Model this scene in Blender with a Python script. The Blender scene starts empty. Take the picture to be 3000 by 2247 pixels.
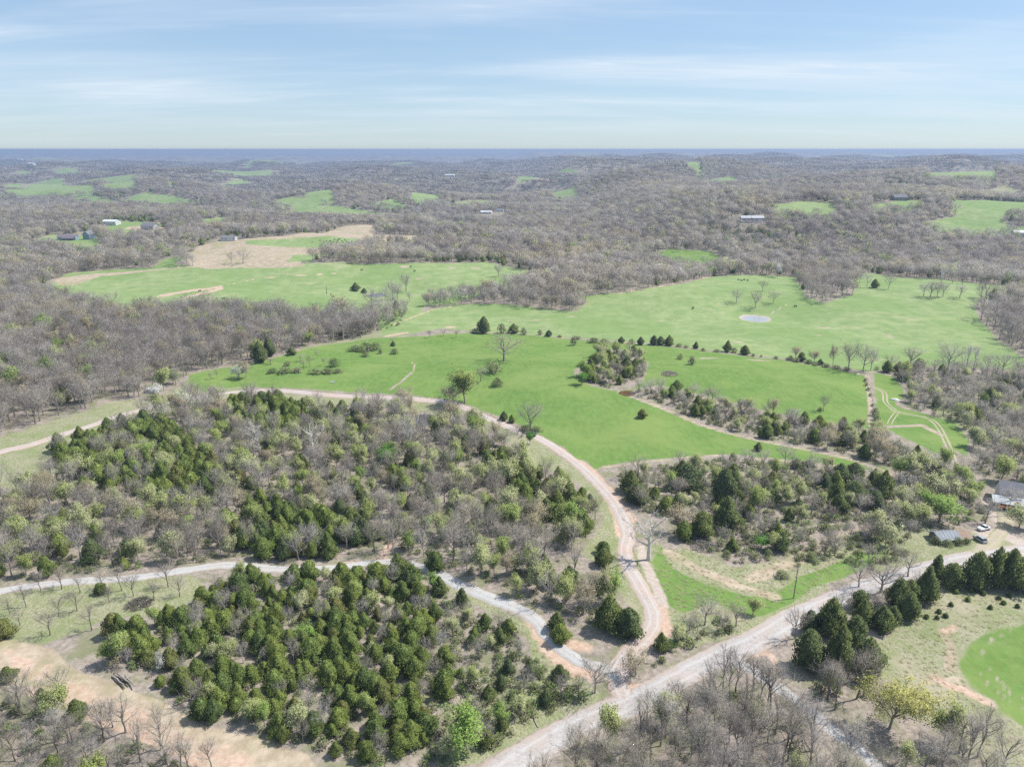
import bpy, bmesh, math, random
import numpy as np
from mathutils import Vector, Matrix
RAD = math.radians
scene = bpy.context.scene
COL = scene.collection

# ---------------------------------------------------------------- camera, sky, sun, exposure
cd = bpy.data.cameras.new("camera"); cam = bpy.data.objects.new("camera", cd); COL.objects.link(cam)
cd.sensor_width = 36.0; cd.lens = 36.0 * 2070.0 / 3000.0
cd.clip_start = 1.0; cd.clip_end = 90000.0
cam.location = (0, 0, 115.0); cam.rotation_euler = (RAD(90 - 18.32), 0, 0)
scene.camera = cam

SUN_EL, SUN_AZ = 54.0, 76.0            # degrees above the horizon; degrees clockwise from the view direction (+Y)
world = bpy.data.worlds.new("World"); scene.world = world; world.use_nodes = True
wt = world.node_tree; wt.nodes.clear()
wo = wt.nodes.new("ShaderNodeOutputWorld"); bg = wt.nodes.new("ShaderNodeBackground")
sky = wt.nodes.new("ShaderNodeTexSky"); sky.sky_type = 'NISHITA'; sky.sun_disc = False
sky.sun_elevation = RAD(SUN_EL); sky.sun_rotation = RAD(SUN_AZ)
sky.air_density = 1.0; sky.dust_density = 0.25; sky.ozone_density = 1.6; sky.altitude = 300
bg.inputs["Strength"].default_value = 0.12
# thin cirrus: noise on a high flat layer, seen by direction
tc = wt.nodes.new("ShaderNodeTexCoord"); sep = wt.nodes.new("ShaderNodeSeparateXYZ")
wt.links.new(tc.outputs["Generated"], sep.inputs[0])
def wmath(op, a, b=None):
    n = wt.nodes.new("ShaderNodeMath"); n.operation = op
    for i, v in enumerate((a, b)):
        if v is None: continue
        if isinstance(v, (int, float)): n.inputs[i].default_value = v
        else: wt.links.new(v, n.inputs[i])
    return n.outputs[0]
zz = wmath('MAXIMUM', sep.outputs[2], 0.0)
den = wmath('ADD', zz, 0.075)
cx = wmath('DIVIDE', sep.outputs[0], den); cy = wmath('DIVIDE', sep.outputs[1], den)
cmb = wt.nodes.new("ShaderNodeCombineXYZ"); wt.links.new(cx, cmb.inputs[0]); wt.links.new(cy, cmb.inputs[1])
def wnoise(scale, loc, rot, detail, rough, dist):
    mp = wt.nodes.new("ShaderNodeMapping"); wt.links.new(cmb.outputs[0], mp.inputs[0])
    mp.inputs["Scale"].default_value = scale; mp.inputs["Location"].default_value = loc; mp.inputs["Rotation"].default_value = (0, 0, rot)
    n = wt.nodes.new("ShaderNodeTexNoise"); wt.links.new(mp.outputs[0], n.inputs["Vector"])
    n.inputs["Scale"].default_value = 1.0; n.inputs["Detail"].default_value = detail
    n.inputs["Roughness"].default_value = rough; n.inputs["Distortion"].default_value = dist
    return n.outputs["Fac"]
def wramp(v, a, b):
    n = wt.nodes.new("ShaderNodeMapRange"); n.interpolation_type = 'SMOOTHSTEP'
    wt.links.new(v, n.inputs[0]); n.inputs[1].default_value = a; n.inputs[2].default_value = b
    return n.outputs[0]
streak = wramp(wnoise((.55, 2.3, 1), (3.1, .7, 0), RAD(-14), 12, .68, 1.1), .44, .86)
sheet = wramp(wnoise((.30, .75, 1), (7.3, 2.2, 0), RAD(9), 5, .5, .3), .36, .74)
fade = wramp(zz, .0, .06)
cl = wmath('MULTIPLY', wmath('MINIMUM', wmath('ADD', wmath('MULTIPLY', streak, wmath('ADD', wmath('MULTIPLY', sheet, .55), .12)), wmath('MULTIPLY', sheet, .5)), .8), wmath('ADD', wmath('MULTIPLY', fade, .85), .15))
mixc = wt.nodes.new("ShaderNodeMix"); mixc.data_type = 'RGBA'
wt.links.new(cl, mixc.inputs["Factor"]); 
gam = wt.nodes.new("ShaderNodeGamma"); gam.inputs[1].default_value = .55; wt.links.new(sky.outputs[0], gam.inputs[0])    # moist spring air evens the sky out
tint = wt.nodes.new("ShaderNodeMix"); tint.data_type = 'RGBA'; tint.blend_type = 'MULTIPLY'; tint.inputs[0].default_value = 1.0
wt.links.new(gam.outputs[0], tint.inputs[6]); tint.inputs[7].default_value = (1.06, 1.28, 1.54, 1)
wt.links.new(tint.outputs[2], mixc.inputs[6]); mixc.inputs[7].default_value = (4.1, 4.55, 5.0, 1)
wt.links.new(mixc.outputs[2], bg.inputs["Color"]); wt.links.new(bg.outputs[0], wo.inputs["Surface"])

sd = bpy.data.lights.new("sun", 'SUN'); sun = bpy.data.objects.new("sun", sd); COL.objects.link(sun)
sd.energy = 3.5; sd.angle = RAD(1.2); sd.color = (1.0, 0.965, 0.91)
sv = Vector((math.sin(RAD(SUN_AZ)) * math.cos(RAD(SUN_EL)), math.cos(RAD(SUN_AZ)) * math.cos(RAD(SUN_EL)), math.sin(RAD(SUN_EL))))
sun.rotation_euler = sv.to_track_quat('Z', 'Y').to_euler(); sun.location = (0, 0, 110)

vs = scene.view_settings
vs.view_transform = 'Standard'; vs.look = 'None'; vs.gamma = 1.0; vs.use_curve_mapping = False
vs.exposure = 0.74
scene.render.film_transparent = False
scene.cycles.max_bounces = 6; scene.cycles.diffuse_bounces = 2; scene.cycles.volume_bounces = 0
scene.cycles.use_denoising = False
scene.cycles.use_adaptive_sampling = True; scene.cycles.adaptive_threshold = 0.012
# ---------------------------------------------------------------- terrain height (metres), x = east, y = north
BUMPS = [  # centre x, y, radius x, y, height
    (40, 350, 130, 60, 5), (120, 570, 110, 60, 10), (330, 560, 110, 70, 8), (176, 505, 45, 28, -3),
    (300, 655, 60, 40, -4), (-230, 715, 170, 60, 12), (-105, 605, 60, 40, -5), (-300, 890, 220, 75, 14),
    (-40, 880, 150, 60, 6), (-600, 1100, 300, 120, 20), (-40, 1400, 160, 150, -8), (-300, 440, 130, 90, 4),
    (-60, 215, 70, 30, -2.5), (60, 262, 60, 22, -2.0), (150, 300, 120, 30, -2.5), (-120, 130, 50, 25, 2.0),
    (110, 150, 40, 25, 1.5), (1100, 1500, 400, 200, 10)]
SINES = [  # amplitude, wave x, wave y, phase
    (.30, .0021, .0074, .4), (.24, -.0037, .0061, 2.1), (.20, .0061, .0102, 4.4), (.16, -.0083, .0049, 1.3),
    (.12, .0049, -.0151, 5.2), (.05, .0082, .0113, 3.3), (.03, -.0101, .0152, .9)]
SMALL = [(.9, .055, .037, .3), (.7, -.031, .067, 1.9), (.45, .093, -.051, 4.0), (.3, .12, .11, 2.2)]
PONDS = []  # x, y, radius x, radius y

def sstep(a, b, v):
    t = np.clip((v - a) / (b - a), 0, 1)
    return t * t * (3 - 2 * t)

def rise(x, y):
    x = np.asarray(x, float); y = np.asarray(y, float)
    h = np.zeros(np.broadcast(x, y).shape)
    for cx, cy, sx, sy, a in BUMPS:
        h = h + a * np.exp(-((x - cx) / sx) ** 2 - ((y - cy) / sy) ** 2)
    # the river bottom and the wooded bluff beyond it
    e = sstep(80, 330, x)
    h = h - 6 * e * np.exp(-((y - (790 - .12 * (x - 200))) / 75) ** 2)
    h = h + 46 * e * sstep(-80, 150, y - (935 - .12 * (x - 200)))
    # rolling hill country far off
    d = np.hypot(x, y)
    f = sum(a * np.sin(kx * x + ky * y + p) for a, kx, ky, p in SINES)
    h = h + sstep(950, 2300, d) * (66 * f - 26) + sstep(6000, 16000, d) * (6 + 10 * np.sin(x * .00037 + 1) * np.sin(y * .0007 + .5))
    # small unevenness underfoot
    s = sum(a * np.sin(kx * x + ky * y + p) for a, kx, ky, p in SMALL)
    return h + .55 * s * sstep(-50, 90, d) * (1 - sstep(900, 1600, d) * .6)

def height(x, y):
    h = rise(x, y)
    for cx, cy, rx, ry in PONDS:
        q = ((np.asarray(x) - cx) / (rx * 1.7)) ** 2 + ((np.asarray(y) - cy) / (ry * 1.7)) ** 2
        w = np.exp(-q ** 2)
        c = float(rise(cx, cy))
        h = h * (1 - w) + (c - .9 * np.exp(-(q * 2.4) ** 2)) * w
    return h
ROADS = {'gravel_road': ([(-15.4, 96.6), (-6.5, 103.3), (0.4, 109.2), (8.4, 115.6), (18.0, 121.2), (25.0, 124.2), (32.0, 128.1), (39.1, 132.6), (49.8, 139.2), (61.0, 145.4), (71.4, 152.9), (82.2, 159.6), (93.1, 165.6), (103.9, 170.3),
                  (112.2, 173.9), (124.7, 177.9), (136.6, 181.4), (150.7, 185.2), (174.4, 192.2)],
                 7.2),
 'farm_lane': ([(25.5, 124.5), (24.5, 127.9), (24.2, 131.1), (25.3, 136.7), (29.8, 142.8), (34.6, 148.7), (36.9, 154.3), (36.6, 161.5), (35.1, 169.9), (33.8, 178.0), (33.9, 186.7), (36.3, 197.2), (36.2, 213.3), (32.8, 228.8), (27.0, 248.4),
                (18.5, 265.4), (10.6, 275.0), (2.9, 280.6), (-8.6, 291.9), (-21.8, 307.5), (-31.1, 313.8), (-48.2, 316.6), (-67.1, 319.5), (-82.2, 321.3), (-99.2, 325.6), (-124.6, 333.5), (-139.7, 332.6), (-151.1, 326.9), (-163.6, 317.8),
                (-171.9, 305.2), (-179.4, 292.6), (-188.9, 279.6), (-197.3, 267.0), (-205.4, 260.5), (-216.7, 239.9)],
               4.7),
 'gravel_drive': ([(23.9, 132.0), (22.1, 135.5), (16.6, 138.5), (11.8, 143.5), (8.3, 149.0), (6.2, 153.5), (1.0, 158.3), (-4.4, 161.6), (-10.4, 165.9), (-16.8, 170.7), (-20.6, 174.9), (-27.4, 179.6), (-33.2, 182.3), (-41.6, 182.5),
                   (-49.9, 179.2), (-59.0, 177.6), (-67.8, 177.3), (-77.4, 179.0), (-84.5, 179.9), (-94.7, 177.2), (-104.0, 173.6), (-113.9, 171.6), (-122.4, 171.4), (-132.4, 169.9), (-141.2, 167.0), (-154.3, 159.8)],
                  3.7),
 'side_lane': ([(50.2, 138.8), (54.2, 135.8), (58.1, 130.5), (61.6, 126.0), (63.9, 122.2), (66.1, 117.2), (69.1, 113.3), (71.3, 108.0), (74.0, 101.2)], 3.6),
 'yard_track': ([(136.9, 181.8), (144.4, 188.6), (153.7, 197.0), (161.1, 204.8), (165.5, 212.8), (166.8, 218.8)], 4.5)}
RUTS = [[(168.6, 243.4), (172.9, 254.3), (179.4, 269.6), (186.3, 285.2), (189.6, 295.4), (189.8, 302.0), (186.2, 305.2), (180.3, 309.7), (179.9, 314.0), (180.6, 321.4), (185.8, 333.6), (183.7, 340.2)],
 [(180.3, 309.7), (177.3, 306.0), (172.5, 299.9), (168.9, 294.4)]]
COVER = {'hay': [[(-168.7, 347.4), (-171.9, 361.0), (-161.1, 370.6), (-147.8, 375.4), (-136.5, 387.6), (-126.9, 401.6), (-113.5, 420.4), (-87.7, 439.8), (-54.7, 439.1), (-27.0, 451.9), (0.0, 448.2), (22.1, 444.5), (47.6, 434.1), (73.2, 418.8),
          (98.1, 408.3), (120.1, 399.1), (138.2, 392.9), (154.6, 388.8), (170.0, 374.4), (181.9, 363.1), (186.7, 355.7), (177.3, 331.9), (169.0, 311.3), (158.2, 290.0), (141.1, 241.5), (124.8, 248.2), (107.5, 254.8), (89.6, 262.0),
          (65.4, 258.3), (47.2, 255.1), (34.5, 250.4), (30.6, 245.3), (21.1, 267.8), (10.2, 280.7), (-7.7, 298.5), (-22.6, 313.8), (-32.6, 318.2), (-66.4, 324.6), (-101.4, 331.3), (-139.8, 342.9), (-153.5, 333.8)],
         [(124.0, 149.1), (115.6, 146.5), (110.3, 143.2), (104.6, 137.8), (102.2, 132.3), (102.2, 127.2), (104.4, 122.3), (106.6, 116.9), (110.8, 112.8), (140.4, 153.8)],
         [(195.0, 363.4), (202.1, 355.6), (196.5, 334.3), (182.2, 316.3), (192.9, 306.2), (198.3, 294.2), (190.1, 271.4), (177.4, 253.0), (177.7, 267.1), (167.9, 257.2), (167.1, 268.2), (164.4, 281.7), (166.1, 299.9)],
         [(45.5, 189.8), (46.1, 178.3), (50.3, 172.7), (56.6, 167.7), (64.7, 163.6), (71.9, 165.5), (81.6, 173.6), (92.4, 178.5), (102.8, 185.9), (113.7, 187.3), (106.1, 180.2), (94.9, 173.1), (83.4, 168.6), (74.8, 160.7), (63.4, 154.1),
          (58.6, 155.6), (54.7, 160.7), (44.6, 156.5), (40.6, 161.1), (40.3, 171.2), (41.5, 181.7)],
         [(143.9, 790.9), (192.4, 874.0), (236.8, 851.8), (253.8, 766.4), (235.3, 753.2), (182.7, 689.0), (165.5, 716.2), (143.8, 749.4)]],
 'hole': [[(32.1, 352.9), (41.1, 370.3), (56.9, 405.6), (70.1, 399.8), (75.6, 375.3), (68.2, 344.3), (58.5, 327.5), (49.8, 325.2), (38.8, 331.2), (32.8, 340.0)],
          [(58.5, 327.5), (73.3, 334.5), (86.6, 326.0), (105.6, 316.5), (122.9, 305.2), (140.8, 295.2), (158.4, 287.4), (160.7, 269.1), (162.2, 251.7), (146.7, 240.0), (144.0, 244.6), (134.2, 254.3), (118.9, 266.6), (101.9, 278.8),
           (83.0, 291.0), (70.6, 304.6), (58.4, 316.9)]],
 'pasture': [[(-318.5, 856.3), (-227.4, 885.0), (-181.5, 865.9), (-179.8, 816.8), (-200.5, 682.1), (-223.5, 682.3), (-219.4, 702.3), (-308.4, 827.2)],
             [(-401.6, 596.1), (-426.8, 678.5), (-389.6, 689.3), (-348.9, 688.5), (-298.0, 686.7), (-259.0, 689.2), (-211.9, 687.0), (-167.9, 697.2), (-117.6, 697.1), (-69.9, 725.1), (-28.5, 740.0), (20.0, 693.1), (16.2, 608.8),
              (0.0, 593.1), (-22.5, 579.7), (-45.2, 544.9), (-65.6, 537.3), (-70.8, 481.0), (-86.6, 476.6), (-106.8, 483.4), (-128.1, 513.0), (-132.5, 491.0), (-143.6, 487.6), (-156.8, 491.7), (-173.4, 491.4), (-195.8, 499.8),
              (-224.0, 509.0), (-250.9, 502.1), (-267.2, 495.6), (-290.5, 498.4), (-334.7, 536.3), (-374.6, 562.6)],
             [(-91.4, 472.8), (-74.2, 501.8), (-59.4, 525.2), (-47.8, 540.6), (-26.4, 538.9), (0.0, 531.0), (25.5, 518.2), (47.2, 505.0), (57.5, 532.8), (53.7, 549.2), (69.8, 549.4), (94.2, 551.7), (118.6, 566.6), (141.9, 583.8),
              (188.4, 670.1), (218.0, 682.1), (245.7, 685.6), (273.3, 679.3), (239.4, 582.0), (227.7, 541.4), (237.4, 526.2), (268.8, 550.3), (303.2, 611.6), (331.7, 714.4), (358.9, 699.5), (383.6, 659.0), (410.0, 624.8), (474.1, 608.2),
              (444.5, 568.8), (398.2, 558.4), (368.3, 537.8), (344.1, 517.6), (333.0, 496.1), (321.5, 466.4), (305.5, 429.5), (295.5, 388.4), (280.6, 372.3), (264.4, 373.7), (234.7, 371.8), (217.3, 374.4), (191.0, 362.9), (184.3, 368.3),
              (172.0, 379.0), (157.8, 392.2), (130.6, 400.6), (103.2, 412.5), (73.8, 422.6), (43.9, 440.7), (0.0, 450.1), (-22.6, 455.4), (-45.9, 462.7), (-66.6, 446.1), (-84.1, 444.7)],
             [(-527.7, 1600.1), (-494.6, 1669.5), (-427.1, 1684.0), (-352.1, 1663.0), (-266.0, 1611.3), (-223.0, 1523.1), (-286.6, 1515.3), (-366.2, 1550.3), (-445.4, 1573.1)],
             [(533.2, 935.0), (616.6, 969.7), (641.7, 943.7), (618.6, 891.3), (580.0, 885.9), (542.2, 894.0), (533.9, 910.7)], [(599.2, 924.4), (656.0, 914.5), (645.7, 898.0), (623.7, 903.7)],
             [(-1529.6, 2200.4), (-1910.3, 2888.3), (-2190.6, 3440.4), (-2191.9, 3535.8), (-1822.6, 3000.6), (-1295.9, 2262.3), (-1203.8, 2123.7), (-1326.6, 2151.7), (-1456.2, 2165.3)],
             [(653.7, 1081.0), (872.4, 1223.3), (673.1, 941.5), (627.4, 953.5), (585.5, 966.7)], [(-626.8, 914.4), (-634.2, 987.7), (-605.6, 978.9), (-567.9, 970.3), (-453.6, 801.2), (-475.6, 795.6), (-511.8, 811.6)],
             [(-151.6, 1186.4), (-147.0, 1479.9), (-87.5, 1422.6), (-67.0, 1086.6), (-120.1, 1055.1)], [(-454.1, 1043.7), (-529.8, 1305.1), (-473.9, 1254.0), (-406.5, 1021.5), (-429.9, 1007.9)],
             [(-1858.5, 3153.2), (-1556.0, 3051.2), (-1452.5, 2925.5), (-1751.2, 3039.6)], [(-1556.6, 3737.7), (-1601.4, 4809.5), (-1275.4, 3936.2), (-1517.7, 3723.3)], [(0.0, 3836.5), (287.2, 3100.0), (303.5, 2976.1), (24.5, 2643.5)],
             [(516.1, 2224.1), (690.6, 2290.8), (679.8, 2185.6), (532.4, 2204.3)], [(1128.9, 3049.4), (1429.6, 3091.3), (1391.2, 2947.1), (1146.7, 3019.5)], [(1527.3, 2748.5), (1844.2, 2847.2), (930.8, 1415.4), (831.0, 1469.5)],
             [(-2062.7, 5588.2), (-1993.4, 6971.4), (-1868.6, 6749.0), (-1730.9, 4806.2)], [(-2778.2, 4143.5), (-2572.9, 4350.2), (-2457.8, 4218.0), (-2311.9, 3468.5)],
             [(-1109.5, 2009.0), (-977.1, 2049.4), (-852.2, 1980.5), (-949.6, 1968.6)], [(-1441.4, 6249.8), (-886.5, 6408.9), (-790.3, 6118.3), (-1400.0, 6189.9)], [(501.1, 3104.2), (624.9, 2464.3), (585.2, 2264.8), (515.1, 3099.5)],
             [(-1969.1, 2818.4), (-1956.4, 2919.8), (-1875.1, 2815.2), (-1909.2, 2729.8)], [(-665.1, 1916.9), (-486.9, 1732.6), (-422.4, 1669.0), (-534.3, 1674.2)],
             [(-327.8, 1687.3), (-285.2, 1740.0), (-236.9, 1684.0), (-241.4, 1658.0), (-288.1, 1658.8)], [(-160.9, 1715.8), (-86.3, 1842.2), (0.0, 1853.9), (-33.0, 1760.3), (-118.5, 1681.6)],
             [(-242.2, 1725.8), (-291.5, 2598.5), (-171.1, 1739.3), (-221.6, 1687.6)], [(360.1, 1010.6), (418.3, 1049.6), (453.8, 1029.0), (436.5, 969.7), (423.4, 957.3), (384.5, 961.8), (356.5, 973.0)],
             [(497.9, 1011.3), (611.2, 1086.7), (556.4, 978.5), (483.6, 971.5)], [(-1206.7, 2160.4), (-1643.5, 3023.2), (-1555.6, 3019.4), (-1085.2, 2117.8), (-1148.4, 2107.8)],
             [(-1324.8, 2116.0), (-1231.5, 2123.7), (-1065.7, 1981.5), (-1062.0, 1954.7), (-1245.8, 2046.8)], [(-1135.5, 2841.0), (-1162.2, 3128.0), (-1050.2, 3053.1), (-1081.6, 2869.6)],
             [(-708.4, 2371.1), (-660.5, 2483.7), (-410.8, 1691.9), (-478.2, 1705.2)], [(69.7, 2489.5), (166.9, 2555.7), (165.7, 1773.8), (104.6, 1864.7)], [(416.1, 1537.0), (495.6, 1634.0), (485.6, 1507.3), (423.9, 1487.1)],
             [(-989.6, 2104.8), (-1331.4, 2955.9), (-1240.3, 2888.9), (-1236.9, 2835.2), (-968.8, 2079.5)], [(-1074.0, 2034.6), (-1029.6, 2080.4), (-957.2, 1997.8), (-1023.0, 1987.0)],
             [(-544.1, 948.0), (-599.7, 1083.8), (-556.9, 1070.3), (-514.3, 1054.6), (-441.6, 935.2), (-443.4, 878.8), (-473.8, 889.2), (-516.2, 912.4)],
             [(-342.3, 742.3), (-323.8, 672.1), (-344.5, 674.0), (-375.2, 797.9), (-358.3, 782.8)]],
 'dry': [[(-423.8, 647.0), (-391.1, 673.6), (-309.8, 683.2), (-198.5, 686.3), (-197.4, 682.5), (-295.5, 680.1), (-341.8, 673.5), (-384.8, 661.9), (-388.4, 623.7), (-403.8, 624.1)],
         [(-361.2, 784.2), (-367.4, 835.2), (-346.7, 855.1), (-320.1, 861.0), (-269.5, 884.9), (-260.3, 1014.4), (-252.9, 1066.9), (-229.4, 1100.8), (-202.3, 1109.2), (-191.3, 993.5), (-94.1, 989.0), (-4.7, 982.3), (-42.2, 885.0),
          (-121.8, 852.1), (-165.7, 847.7), (-173.6, 826.2), (-182.1, 810.0), (-212.7, 808.1), (-229.2, 790.1), (-200.0, 693.0), (-201.7, 675.3), (-261.2, 677.6), (-293.3, 676.0), (-309.1, 682.7), (-340.6, 742.1)],
         [(-126.0, 145.3), (-120.0, 144.0), (-109.8, 141.0), (-104.1, 135.7), (-97.2, 132.1), (-89.5, 129.4), (-80.8, 125.6), (-73.7, 123.1), (-67.7, 119.2), (-56.6, 116.3), (-48.7, 113.7), (-40.9, 110.7), (-35.0, 103.3), (-55.8, 103.6),
          (-63.3, 108.8), (-72.9, 113.3), (-83.2, 117.3), (-91.4, 120.5), (-100.0, 124.0), (-108.1, 127.4), (-114.9, 129.5), (-119.9, 130.1), (-132.0, 146.7)],
         [(141.1, 241.5), (145.5, 240.0), (149.4, 228.8), (149.9, 221.2), (140.2, 216.4), (138.6, 231.6)]],
 'dry_hole': [[(-317.4, 853.3), (-226.0, 879.2), (-182.3, 869.2), (-184.5, 829.9), (-236.7, 824.6), (-312.2, 837.8)], [(-232.9, 795.6), (-202.3, 706.8), (-200.6, 694.5), (-223.6, 693.0), (-220.7, 706.2)]],
 'clay': [[(-124.0, 142.5), (-118.1, 141.2), (-108.1, 137.1), (-96.0, 130.0), (-79.8, 123.4), (-67.0, 117.5), (-55.8, 114.1), (-43.5, 108.1), (-52.7, 105.7), (-63.5, 109.2), (-73.1, 113.7), (-83.4, 117.7), (-95.2, 122.2), (-108.5, 127.9),
           (-115.6, 130.6)]],
 'rough': [[(88.0, 143.1), (96.4, 149.7), (105.9, 156.3), (116.7, 165.9), (126.7, 165.6), (146.5, 162.1), (102.5, 101.6), (92.9, 106.7), (91.1, 114.9), (86.3, 118.9), (83.4, 121.7), (84.3, 129.2), (84.9, 135.2)],
           [(-139.9, 165.2), (-124.0, 169.8), (-103.1, 171.9), (-91.8, 174.8), (-84.8, 167.5), (-85.1, 159.6), (-94.6, 153.4), (-104.8, 152.7), (-107.6, 147.1), (-114.5, 143.2), (-125.5, 144.6), (-131.5, 143.8), (-145.2, 162.2)],
           [(-215.3, 274.9), (-208.6, 282.7), (-203.3, 293.7), (-196.5, 303.4), (-190.6, 316.3), (-175.6, 321.6), (-168.4, 335.1), (-168.4, 352.8), (-140.2, 344.0), (-125.4, 335.8), (-146.9, 316.8), (-160.0, 309.9), (-165.6, 299.6),
            (-173.3, 285.2), (-178.5, 273.3), (-181.5, 261.8), (-170.3, 236.9), (-172.3, 226.3), (-184.7, 230.1), (-195.3, 227.7), (-224.7, 268.2)],
           [(-124.9, 330.4), (-81.7, 319.0), (-32.0, 311.4), (-15.5, 300.1), (-26.1, 296.6), (-37.3, 300.7), (-55.1, 305.8), (-79.5, 309.1), (-96.3, 312.5), (-117.7, 318.7)],
           [(-25.3, 307.5), (-8.6, 290.0), (10.6, 273.4), (25.0, 248.1), (34.7, 214.0), (35.1, 197.3), (32.7, 184.9), (32.6, 174.4), (34.9, 162.0), (35.7, 153.9), (32.4, 147.7), (28.4, 143.9), (31.3, 147.5), (33.1, 151.9), (31.4, 157.6),
            (30.2, 164.2), (27.6, 173.5), (24.0, 180.1), (19.8, 184.0), (24.8, 192.2), (30.5, 206.3), (29.2, 221.8), (23.3, 235.8), (16.8, 243.6), (8.0, 251.0), (4.1, 257.7), (-3.5, 271.3), (-7.1, 283.9), (-16.7, 293.5)],
           [(33.9, 179.5), (38.6, 189.2), (45.4, 191.9), (47.3, 186.0), (52.4, 190.2), (64.7, 178.9), (80.8, 182.2), (100.1, 191.7), (120.9, 197.2), (115.9, 187.6), (91.4, 171.5), (74.3, 157.2), (59.7, 148.2), (41.3, 142.2), (38.6, 149.0),
            (38.5, 161.9)],
           [(-31.6, 176.9), (-18.9, 167.5), (-7.2, 157.4), (3.4, 149.4), (4.9, 140.0), (7.9, 133.3), (-1.5, 130.0), (-11.3, 125.4), (-14.5, 120.4), (-14.8, 108.8), (-6.7, 108.9), (7.3, 119.9), (20.5, 127.2), (15.8, 134.0), (8.3, 143.3),
            (5.2, 150.6), (-5.4, 160.0), (-20.2, 171.7)],
           [(129.2, 213.4), (135.9, 197.2), (151.6, 198.0), (159.8, 194.0), (155.8, 181.2), (129.1, 178.7), (108.1, 172.4), (101.0, 182.1), (114.5, 197.4)],
           [(-81.2, 468.0), (-97.4, 444.8), (-114.6, 425.0), (-128.8, 401.5), (-144.9, 378.1), (-170.7, 358.2), (-166.2, 347.6), (-94.9, 360.5), (-94.1, 381.0), (-65.3, 436.6)],
           [(198.3, 321.8), (235.6, 342.6), (248.0, 310.6), (218.8, 269.6), (198.9, 271.7), (195.3, 294.2)], [(683.9, 1438.9), (771.2, 1506.2), (801.5, 1434.5), (762.2, 1297.4), (679.0, 1253.9), (643.7, 1300.9)],
           [(824.9, 1311.9), (949.8, 1407.4), (929.3, 1312.4), (879.8, 1291.6), (829.7, 1288.7)]]}
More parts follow.
